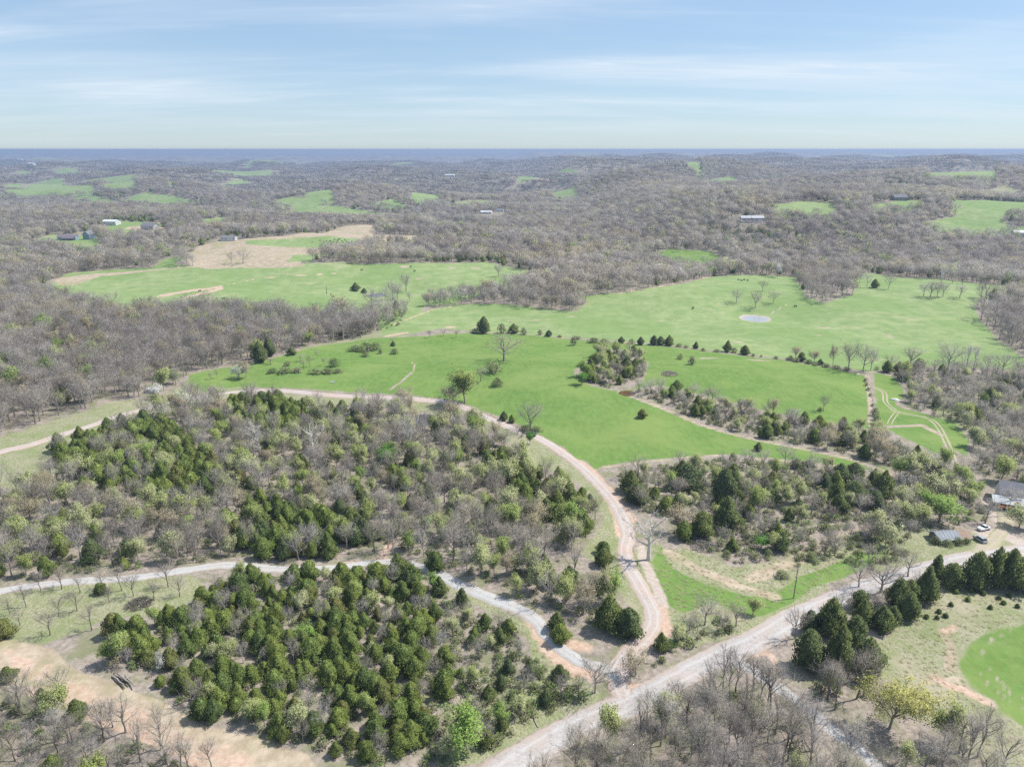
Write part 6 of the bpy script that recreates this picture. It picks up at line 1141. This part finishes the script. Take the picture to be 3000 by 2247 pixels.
stuff("dry_grass", "tussocks of dry grass on the rough ground", TUS, pts)

# ---------------------------------------------------------------- buildings
def part(name, v, f, m, parent, smooth=False): return obj(name, mesh(name, v, f, m, smooth=smooth), parent)
BOXF = [(0, 2, 3, 1), (4, 5, 7, 6), (0, 1, 5, 4), (2, 6, 7, 3), (0, 4, 6, 2), (1, 3, 7, 5)]
def box(name, c, s, m, parent, rz=0.):
    V = np.array([(a, b, d) for d in (-.5, .5) for b in (-.5, .5) for a in (-.5, .5)]) * np.array(s)
    if rz: V = V @ np.array([[math.cos(rz), math.sin(rz), 0], [-math.sin(rz), math.cos(rz), 0], [0, 0, 1]])
    return part(name, V + np.array(c), BOXF, m, parent)
def slab(q, t):
    """a roof slab: quad q (4 corners, counter-clockwise seen from above), thickened by t"""
    q = np.array(q, float); nn = np.cross(q[1] - q[0], q[3] - q[0]); nn = nn / np.linalg.norm(nn) * t
    return np.concatenate([q - nn, q]), [(3, 2, 1, 0), (4, 5, 6, 7), (0, 1, 5, 4), (1, 2, 6, 5), (2, 3, 7, 6), (3, 0, 4, 7)]
def join_parts(L):
    V, Fc, k = [], [], 0
    for v, f in L:
        V.append(np.asarray(v, float)); Fc += [tuple(i + k for i in q) for q in f]; k += len(v)
    return np.concatenate(V), Fc
def house(name, xy, rz, L, Wd, h, rh, wall, roof, label, nwin=3, door=True, ov=.5, chimney=False, group=None, z=0.):
    """gabled building, ridge along its local x"""
    e = empty(name, (xy[0], xy[1], hz(*xy) + z), rz); a, b = L / 2, Wd / 2
    V = [(-a, -b, -1.2), (a, -b, -1.2), (a, b, -1.2), (-a, b, -1.2), (-a, -b, h), (a, -b, h), (a, b, h), (-a, b, h), (-a, 0, h + rh), (a, 0, h + rh)]
    part("wall", V, [(0, 1, 5, 4), (2, 3, 7, 6), (1, 2, 6, 9, 5), (3, 0, 4, 8, 7), (3, 2, 1, 0)], M[wall], e)
    k = rh / b; zo = h - ov * k + .12
    A, O = a + ov, b + ov
    r_ = part("roof", *join_parts([slab([(-A, -O, zo), (A, -O, zo), (A, 0, h + rh + .12), (-A, 0, h + rh + .12)], .14), slab([(A, O, zo), (-A, O, zo), (-A, 0, h + rh + .125), (A, 0, h + rh + .125)], .14)]), M[roof], e)
    if chimney: box("chimney", (a * .4, b * .3, h + rh + .3), (.7, .7, 1.6), M['wall_stone'], r_)
    for i in range(nwin):
        x_ = -a + L * (i + .5) / nwin
        if door and i == nwin // 2:
            d = box("door", (x_, -b - .03, 1.05), (1.0, .08, 2.1), M['trim'], e); box("handle", (x_ + .35, -b - .10, 1.05), (.08, .06, .08), M['steel'], d); continue
        w_ = box("window", (x_, -b - .02, h * .56), (1.5, .08, 1.25), M['trim'], e); box("pane", (x_, -b - .07, h * .56), (1.26, .03, 1.02), M['glass'], w_)
    for s in (-1, 1):
        w_ = box("window", (s * (a + .02), 0, h * .6), (.08, 1.3, 1.2), M['trim'], e); box("pane", (s * (a + .07), 0, h * .6), (.03, 1.08, .98), M['glass'], w_)
    return tag(e, label, "house" if 'house' in name else "building", group)
PL = PLACES
b_ = house("barn", PL['barn'], RAD(8), 22, 10, 4.2, 2.4, 'wall_blue', 'roof_purple', "long plum-roofed barn on the green knoll beside the blue gabled house", 0, False)
V, f = join_parts([slab([(-5, -7.9, 2.6), (10, -7.9, 2.6), (10, -5.2, 4.0), (-5, -5.2, 4.0)], .12)]); part("lean_to", V, f, M['roof_purple'], b_)
for i in range(3): box("barn_door", (-3.5 + i * 5, -5.05, 1.4), (3.2, .08, 2.8), M['wall_grey'], b_)
g_ = house("gabled_house", (PL['gable'][0] + 3, PL['gable'][1] + 8), RAD(78), 11, 10, 6.0, 4.2, 'wall_blue', 'roof_grey', "blue gabled house with white trim beside the plum-roofed barn", 2, True, .6)
for i in range(3): w_ = box("window", (-5.56, -2.6 + i * 2.6, 4.2), (.08, 1.5, 1.5), M['trim'], g_); box("pane", (-5.61, -2.6 + i * 2.6, 4.2), (.03, 1.2, 1.2), M['glass'], w_)
house("metal_building", PL['metal'], RAD(-8), 21, 12, 4.8, 2.2, 'wall_white', 'roof_white', "white metal workshop behind the new house with clay yard", 3, True)
n_ = house("new_house", PL['newhouse'], RAD(-14), 21, 12, 5.2, 3.6, 'wall_stone', 'roof_grey', "new stone-grey house standing on a bare clay yard", 5, True, .6)
V, f = join_parts([slab([(-5, -9.2, 3.2), (6, -9.2, 3.2), (6, -6.1, 4.5), (-5, -6.1, 4.5)], .14)]); p_ = part("porch_roof", V, f, M['roof_grey'], n_)
for x_ in (-4.7, -1, 2.4, 5.7): box("porch_post", (x_, -9.0, .9), (.25, .25, 4.4), M['trim'], n_)
t_ = house("long_house", PL['trailer'], RAD(-4), 18, 8, 3.4, 1.6, 'wall_white', 'roof_grey', "low pale house at the forest edge above the tan field", 4, True)
house("long_building", PL['bigwhite'], RAD(-6), 46, 16, 9, 4, 'wall_white', 'roof_white', "long white building on a far wooded ridge", 6, False, z=6)
for k, lab_ in (('roof_a', "pale roof in the bluff woods, partly hidden, without a porch"), ('roof_b', "pale roofed house in the bluff woods with bright front")):
    house("ridge_cabin" if k == 'roof_a' else "bluff_house", PL[k], RAD(-3 if k == 'roof_a' else 4), 13 if k == 'roof_a' else 16, 9, 4.5, 2.6, 'wall_stone', 'roof_pale', lab_, 4, True)
house("dark_house", PL['ridge_house'], RAD(5), 20, 11, 5, 4, 'wall_grey', 'roof_grey', "dark roofed house on the green field beyond the bluff", 4, True)
for k, L_, lab_ in (('vill_a', 13, "white cottage, first of the white pair in the valley hamlet"), ('vill_b', 14, "white cottage beside the first of the pair in the valley hamlet"), ('vill_c', 16, "blue-roofed cottage above the white pair in the valley hamlet"), ('vill_d', 15, "grey cottage by the dark trees of the valley hamlet"), ('vill_e', 13, "pale cottage below the dark trees of the valley hamlet")):
    house("cottage", PL[k], RAD(10 if k in ('vill_a', 'vill_d') else -15), L_, 9, 3.6, 2.4, 'wall_white', 'roof_blue' if k == 'vill_c' else 'roof_white' if k != 'vill_d' else 'roof_grey', lab_, 3, True, group='valley hamlet')
house("edge_house", PL['edge_house'], RAD(-6), 16, 9, 4, 2.2, 'wall_white', 'roof_white', "white roofed house on the bluff top by the far field", 3, True)
for k, L_ in (('far_a', 60), ('far_b', 60), ('far_c', 48), ('far_d', 40), ('far_e', 46)):
    house("farm_building", PL[k], rnd.uniform(-.3, .3), L_, 22, 9, 4, 'wall_white', 'roof_white', "tiny white farm building on the hazy far hills", 0, False, group='far farm buildings', z=9)
# the house and shed at the end of the gravel road
H_ = house("farmhouse", (PL['house'][0] + 4, PL['house'][1] - 1), RAD(-24), 15, 9, 4.2, 3.2, 'wall_white', 'roof_grey', "white farmhouse with big grey roof and pale metal porch roof", 4, True, .7)
V, f = join_parts([slab([(-10.5, -9.4, 2.9), (1.5, -9.4, 2.9), (1.5, -5.2, 4.0), (-10.5, -5.2, 4.0)], .1)]); part("porch_roof", V, f, M['roof_pale'], H_)
V, f = join_parts([slab([(2.5, -7.9, 3.0), (9.4, -7.9, 3.0), (9.4, -5.2, 4.0), (2.5, -5.2, 4.0)], .1)]); part("porch_roof", V, f, M['roof_blue'], H_)
for x_ in (-9.4, -6.4, -2.4, 1.2): box("porch_post", (x_, -9.2, .8), (.18, .18, 4.0), M['trim'], H_)
box("lean_to_wall", (6, -6.4, 1.2), (6.2, 2.8, 3.4), M['wall_white'], H_)
for x_ in (4.0, 6.0, 8.0): w_ = box("window", (x_, -7.84, 1.7), (1.1, .08, 1.5), M['trim'], H_); box("pane", (x_, -7.89, 1.7), (.86, .03, 1.25), M['glass'], w_)
S_ = house("shed", PL['shed'], RAD(6), 6.4, 5.0, 1.6, 1.2, 'wall_grey', 'roof_blue', "weathered shed with galvanised roof and rusty extension by the gravel road", 0, False, .6)
V, f = join_parts([slab([(3.85, -3.0, 1.5), (7.6, -2.7, 1.4), (7.6, 0, 2.55), (3.85, 0, 2.8)], .1), slab([(7.6, 2.7, 1.4), (3.85, 3.0, 1.5), (3.85, 0, 2.805), (7.6, 0, 2.555)], .1)]); part("rusty_roof", V, f, M['roof_rust'], S_)
box("extension_wall", (5.4, 0, .3), (3.9, 4.6, 2.0), M['wall_grey'], S_)
for i in range(9): box("board", (-3.26, -2.2 + i * .55, .7), (.09, .46, 1.8), M['wall_grey'], S_)

for i in range(7): x_ = -3.5 + i * 1.15; V = slab([(x_, -3.05, 1.48), (x_ + .07, -3.05, 1.48), (x_ + .07, -.05, 2.96), (x_, -.05, 2.96)], .05); part("roof_seam", *V, M['roof_blue'], S_)
# wire fence at the end of the hay field
fp = smooth_line(FENCE, 4.5); e = empty("wire_fence", (fp[0][0], fp[0][1], hz(*fp[0])))
for q in fp: g = Geo(); g.tube([(q[0] - fp[0][0], q[1] - fp[0][1], hz(*q) - hz(*fp[0]) - .3), (q[0] - fp[0][0], q[1] - fp[0][1], hz(*q) - hz(*fp[0]) + 1.3)], [.08, .07], 5); obj("post", g.mesh("post", [M['pole']]), e)
for k in (.5, .85, 1.2): g = Geo(); g.tube([(q[0] - fp[0][0], q[1] - fp[0][1], hz(*q) - hz(*fp[0]) + k) for q in fp], [.012] * len(fp), 3); obj("wire", g.mesh("wire", [M['steel']]), e)
tag(e, "wire fence on posts at the end of the hay field", "fence")

# ---------------------------------------------------------------- vehicles
def lathe_wheel(parent, c, r_, w_):
    k = 16; a = np.arange(k) / k * 2 * math.pi
    V = [(c[0] + r_ * q * math.cos(t), c[1] + s * w_ / 2, c[2] + r_ * q * math.sin(t)) for s, q in ((-1, .0), (-1, .88), (-.7, 1.), (.7, 1.), (1, .88), (1, .0)) for t in a]
    f = [(i * k + j, i * k + (j + 1) % k, (i + 1) * k + (j + 1) % k, (i + 1) * k + j) for i in range(5) for j in range(k)]
    w = part("wheel", V, f, M['rubber'], parent)
    s = 1 if c[1] > 0 else -1
    V = [(c[0] + r_ * .55 * math.cos(t), c[1] + s * (w_ / 2 + .015), c[2] + r_ * .55 * math.sin(t)) for t in a]
    part("rim", V, [tuple(range(k))[::-s]], M['steel'], w)
def loft(secs):
    """closed skin over a row of equal-length section loops"""
    k = len(secs[0]); V = [p for s in secs for p in s]
    f = [(i * k + j, i * k + (j + 1) % k, (i + 1) * k + (j + 1) % k, (i + 1) * k + j) for i in range(len(secs) - 1) for j in range(k)]
    return V, f + [tuple(range(k))[::-1], tuple(range((len(secs) - 1) * k, len(secs) * k))]
def car(name, xy, rz, paint, label, pickup=False):
    e = empty(name, (xy[0], xy[1], hz(*xy) + .16), rz)
    def ring(x_, z0, z1, w_): return [(x_, -w_ * .92, z0), (x_, -w_, (z0 + z1) / 2), (x_, -w_ * .94, z1 - .06), (x_, -w_ * .8, z1), (x_, w_ * .8, z1), (x_, w_ * .94, z1 - .06), (x_, w_, (z0 + z1) / 2), (x_, w_ * .92, z0)]
    part("body", *loft([ring(-2.3, .45, .85, .72), ring(-2.15, .32, 1.0, .86), ring(-1.0, .28, 1.02, .92), ring(.9, .28, 1.0, .92), ring(1.9, .32, .92, .86), ring(2.25, .42, .78, .72)]), M[paint], e)
    x0_, x1_, x2_, x3_ = (-.45, -.25, .55, 1.15) if pickup else (-2.0, -1.45, .35, 1.15)
    V = [(x0_, -.84, 1.0), (x0_, .84, 1.0), (x1_, -.68, 1.55), (x1_, .68, 1.55), (x2_, -.68, 1.55), (x2_, .68, 1.55), (x3_, -.82, .98), (x3_, .82, .98)]
    c_ = part("cabin", V, [(0, 2, 3, 1), (2, 4, 5, 3), (4, 6, 7, 5), (0, 6, 4, 2), (1, 3, 5, 7), (0, 1, 7, 6)], M['glass'], e)
    box("roof_panel", ((x1_ + x2_) / 2, 0, 1.565), (x2_ - x1_ + .1, 1.34, .05), M[paint], c_)
    for a in (-1.35, 1.38):
        for s in (-1, 1): lathe_wheel(e, (a, s * .82, .17), .33, .22)
    for s in (-1, 1): box("headlight", (2.2, s * .55, .68), (.1, .32, .14), M['trim'], e); box("tail_light", (-2.27, s * .58, .74), (.06, .26, .14), M['orange'], e)
    return tag(e, label, "car")
def heading(P, q): P = np.asarray(P); i = int(np.argmin(np.hypot(P[:, 0] - q[0], P[:, 1] - q[1]))); i = min(max(i, 1), len(P) - 2); d = P[i + 1] - P[i - 1]; return math.atan2(d[1], d[0])
cl_ = PL['car_lane']; Q = smooth_line(ROADS['farm_lane'][0], 1.); j = int(np.argmin(np.hypot(Q[:, 0] - cl_[0], Q[:, 1] - cl_[1]))); car("parked_car", tuple(Q[j]), heading(Q, Q[j]), 'car_dark', "dark car stopped on the lane behind the small bright green tree")
car("pickup_truck", PL['van_a'], RAD(20), 'car_white', "white pickup parked on the yard above the shed end", True)
car("parked_sedan", PL['van_b'], RAD(100), 'car_silver', "silver car parked by the rusty end of the shed")
e = empty("excavator", (PL['digger'][0], PL['digger'][1], hz(*PL['digger'])), RAD(-30))
for s in (-1, 1):
    t = np.linspace(0, 2 * math.pi, 15)[:-1]; prof = [(1.6 * np.sign(math.cos(q)) * abs(math.cos(q)) ** .5, .45 + .45 * math.sin(q)) for q in t]
    part("track", *loft([[(a, s * 1.05 + o, b) for a, b in prof] for o in (-.25, .25)]), M['rubber'], e)
box("undercarriage", (0, 0, .6), (1.8, 1.7, .45), M['steel'], e)
part("body", *loft([[(x_, -1.15, .95), (x_, 1.15, .95), (x_, 1.15, zt), (x_, -1.15, zt)] for x_, zt in ((-1.9, 1.5), (-1.7, 1.95), (-.2, 2.0), (.9, 1.6), (1.3, 1.3))]), M['orange'], e)
cb = box("cab", (.55, .6, 1.95), (1.2, 1.0, 1.6), M['orange'], e); box("window", (.62, .6, 2.2), (1.22, 1.04, .8), M['glass'], cb); box("window", (.55, .6, 2.24), (1.0, 1.06, .82), M['glass'], cb)
def beam(name, p, q, w0, w1, m, par):
    g = Geo(); g.tube([p, q], [w0, w1], 4); return obj(name, g.mesh(name, [m]), par)
beam("boom", (1.0, -.3, 1.5), (3.3, -.3, 3.5), .34, .26, M['orange'], e); beam("arm", (3.25, -.3, 3.55), (4.9, -.3, 1.7), .25, .18, M['orange'], e)
part("bucket", *loft([[(4.6, y_, 1.7), (5.3, y_, 1.6), (5.5, y_, 1.0), (5.0, y_, .7), (4.5, y_, 1.0)] for y_ in (-.75, .15)]), M['steel'], e)
tag(e, "orange excavator parked on the bare yard in front of the farmhouse", "excavator")

# ---------------------------------------------------------------- poles, logs, heaps
for k, lab_ in (('pole_a', "wooden utility pole on the meadow edge by the gravel road"), ('pole_b', "utility pole with transformer at the dry grass above the shed")):
    e = empty("utility_pole", (PL[k][0], PL[k][1], hz(*PL[k])), RAD(30)); g = Geo(); g.tube([(0, 0, -1), (0, 0, 4), (.05, 0, 9.5)], [.17, .15, .11], 8); obj("pole", g.mesh("pole", [M['pole']]), e)
    box("crossarm", (0, 0, 8.8), (2.2, .12, .14), M['pole'], e)
    for x_ in (-.95, -.35, .95): g = Geo(); g.tube([(x_, 0, 8.86), (x_, 0, 9.15)], [.07, .04], 6); obj("insulator", g.mesh("insulator", [M['trim']]), e)
    if k == 'pole_b': g = Geo(); g.tube([(.38, 0, 7.2), (.38, 0, 7.25), (.38, 0, 8.1), (.38, 0, 8.15)], [.05, .26, .26, .05], 10); obj("transformer", g.mesh("transformer", [M['steel']]), e)
    tag(e, lab_, "utility pole")
r = np.random.default_rng(17)
def log(xy, rz, L, rad, label, group, m='dead', z=0.):
    g = Geo(); g.tube([(-L / 2, 0, 0), (-L / 6, r.normal() * .12, 0), (L / 6, r.normal() * .12, .03), (L / 2, 0, .05)], [rad, rad * .92, rad * .8, rad * .6], 7)
    for q in range(3):
        t = r.uniform(-.3, .45) * L; d = unit(np.array([.6, r.normal() * .8, .7 + r.random() * .6])) * L * .16; g.tube([(t, 0, 0), (t + d[0], d[1], d[2])], [rad * .4, rad * .12], 4)
    for s, t in ((-1, rad), (1, rad * .6)): k = 7; a = np.arange(k) / k * 6.283; g.add([(s * L / 2, 0, 0 if s < 0 else .05)] + [(s * L / 2, t * math.cos(q), t * math.sin(q) + (0 if s < 0 else .05)) for q in a], [(0, 1 + j, 1 + (j + 1) % k) for j in range(k)])
    o = obj("fallen_log", g.mesh("fallen_log", [M[m]]), None, (xy[0], xy[1], hz(*xy) + rad * .85 + z), (0, 0, rz)); return tag(o, label, "log", group)
for i in range(6): a, b = PL['logs']; log((a + r.normal() * 1.2 + i * .35 - 1.5, b + r.normal() * .5 - i * .25 + 1), RAD(-32) + r.normal() * .14, 4.2 + r.random() * 2.2, .20 + .08 * r.random(), "weathered grey log in the pile on the clay clearing edge", "log pile by the clearing", 'dead' if i % 3 else 'dead_dark', .28 * (i % 3))
bank = smooth_line(ROADS['gravel_road'][0], 3.)
for i in range(13):
    q = bank[5 + i]; d = bank[6 + i] - bank[5 + i]; nr = unit(np.array([-d[1], d[0]])); p = q + nr * (6.5 + 4.5 * r.random())
    log(tuple(p), math.atan2(d[1], d[0]) + r.normal() * .8, 3.0 + 3 * r.random(), .12 + .08 * r.random(), "bleached fallen limb in the brush on the gravel road bank", "fallen limbs on the road bank")
def heap(xy, R, Hh, label, m, k=260):
    g = Geo(); a = r.random(k) * 6.283; q = R * np.sqrt(r.random(k)); z = Hh * np.clip(1 - (q / R) ** 2, 0, 1) * r.random(k)
    P = np.stack([q * np.cos(a), q * np.sin(a), z], 1); D_ = unit(r.normal(size=(k, 3)) * np.array([1, 1, .35]))
    for p, d in zip(P, D_): L = .8 + 1.3 * r.random(); g.tube([p - d * L / 2, p + d * L / 2], [.05 + .04 * r.random(), .02], 3)
    return tag(obj("brush_pile", g.mesh("brush_pile", [M[m]]), None, (xy[0], xy[1], hz(*xy) + .1)), label, "brush pile")
heap(PL['brush'], 3.4, 1.8, "brown brush pile on the thin lawn below the gravel drive", 'dead_dark'); heap(PL['brushpile'], 4.6, 1.6, "grey brush pile on bare ground beside the thicket island", 'dead', 320); heap(PL['brushpile_b'], 4.2, 1.6, "pale brush pile at the lower thicket edge above the tan track", 'dead', 320)
g = Geo(); g.tube([(0, 0, -.4), (.1, 0, 3), (.3, .1, 7.2)], [.30, .22, .10], 7); g.tube([(.15, 0, 4), (.9, .2, 5.2)], [.1, .03], 4)
tag(obj("dead_snag", g.mesh("dead_snag", [M['dead_dark']]), None, (*PL['pole_snag'], hz(*PL['pole_snag']))), "dead limbless trunk standing alone on the west pasture", "snag")
def lump(name, xy, sx, sy, h, m, label, cat):
    k, w_ = 14, 6; V = [(0, 0, h)]; f = []
    for i in range(1, w_ + 1):
        for j in range(k): a = j / k * 6.283; q = i / w_; s = 1 + .22 * math.sin(3 * a + i) + .1 * r.normal(); V.append((sx * q * s * math.cos(a), sy * q * s * math.sin(a), max(h * (1 - q ** 1.8) + .08 * r.normal(), -.2) if i < w_ else -.3))
    for j in range(k): f.append((0, 1 + j, 1 + (j + 1) % k))
    for i in range(w_ - 1):
        for j in range(k): a, b = 1 + i * k + j, 1 + i * k + (j + 1) % k; f.append((a, a + k, b + k, b))
    return tag(obj(name, mesh(name, V, f, M[m], smooth=True), None, (*xy, hz(*xy))), label, cat)
lump("white_tarp", PL['junk'], 2.4, 1.3, 1.0, 'wall_white', "crumpled white tarp on the grass beside the two-track", "tarp")
e = empty("trough", (*PL['white_bench'], hz(*PL['white_bench'])), .3)
for s in (-1, 1): box("side", (0, s * .42, .32), (2.2, .08, .5), M['trim'], e); box("end", (s * 1.06, 0, .32), (.08, .76, .5), M['trim'], e)
box("bottom", (0, 0, .12), (2.04, .76, .06), M['trim'], e); tag(e, "small white trough on the grass slope above the lane", "trough")

# ---------------------------------------------------------------- cattle
def cow_mesh():
    P = [(-.75, 0, 1.05), (-.35, 0, 1.08), (.15, 0, 1.05), (.6, 0, 1.12), (.95, 0, 1.15), (1.25, 0, 1.0), (1.5, 0, .78)]
    R = [.26, .34, .36, .34, .20, .16, .10]; E = [(i, i + 1) for i in range(6)]
    for x_, par in ((-.62, 0), (.5, 3)):
        for s in (-1, 1):
            i = len(P); P += [(x_, s * .2, .72), (x_ - .04, s * .21, .36), (x_, s * .21, .02)]; R += [.15, .075, .07]; E += [(par, i), (i, i + 1), (i + 1, i + 2)]
    i = len(P); P += [(-1.0, 0, 1.0), (-1.05, 0, .55)]; R += [.05, .04]; E += [(0, i), (i, i + 1)]
    me = bpy.data.meshes.new("cow"); me.from_pydata(P, E, []); o = bpy.data.objects.new("cow_shape", me); COL.objects.link(o)
    m_ = o.modifiers.new("skin", 'SKIN'); sk = me.skin_vertices[0].data
    for q, w_ in zip(sk, R): q.radius = (w_, w_)
    sk[0].use_root = True
    o.modifiers.new("sub", 'SUBSURF').levels = 1
    bpy.context.view_layer.update(); out = bpy.data.meshes.new_from_object(o.evaluated_get(bpy.context.evaluated_depsgraph_get())); bpy.data.objects.remove(o)
    out.materials.clear(); out.materials.append(M['hide']); return out
cm = cow_mesh()
for i, (a, b) in enumerate(CATTLE):
    herd = i < 19; lab_, grp = ("black cow grazing in the herd at the top of the tan field", "herd on the tan field") if herd else ("black cow grazing on the west green pasture", "cattle on the west pasture") if a < 60 else ("black cow grazing on the pale pasture near the crest", "cattle on the pale pasture")
    o = obj("cow", cm, None, (a, b, hz(a, b)), (0, 0, r.random() * 6.283)); o.scale = (1.15, 1.15, 1.15); tag(o, lab_, "cow", grp)

# ---------------------------------------------------------------- haze: the air between here and the far hills
n = bpy.data.materials.new("haze_air"); n.use_nodes = True; n.node_tree.nodes.clear()
pv = n.node_tree.nodes.new("ShaderNodeVolumePrincipled"); ou = n.node_tree.nodes.new("ShaderNodeOutputMaterial"); n.node_tree.links.new(pv.outputs[0], ou.inputs["Volume"])
pv.inputs["Color"].default_value = (.47, .585, .81, 1); pv.inputs["Density"].default_value = 1.5e-4; pv.inputs["Anisotropy"].default_value = .2
x0, x1, y0, y1, z0, z1 = -18500, 18500, -400, 21000, float(Z.min()) - 3, max(float(Z.max()) + 18, 117.)
V = [(a, b, c_) for c_ in (z0, z1) for b in (y0, y1) for a in (x0, x1)]
tag(obj("haze", mesh("haze", V, [(0, 2, 3, 1), (4, 5, 7, 6), (0, 1, 5, 4), (2, 6, 7, 3), (0, 4, 6, 2), (1, 3, 7, 5)], n)), "pale blue haze over the far hills", None, None, "stuff")
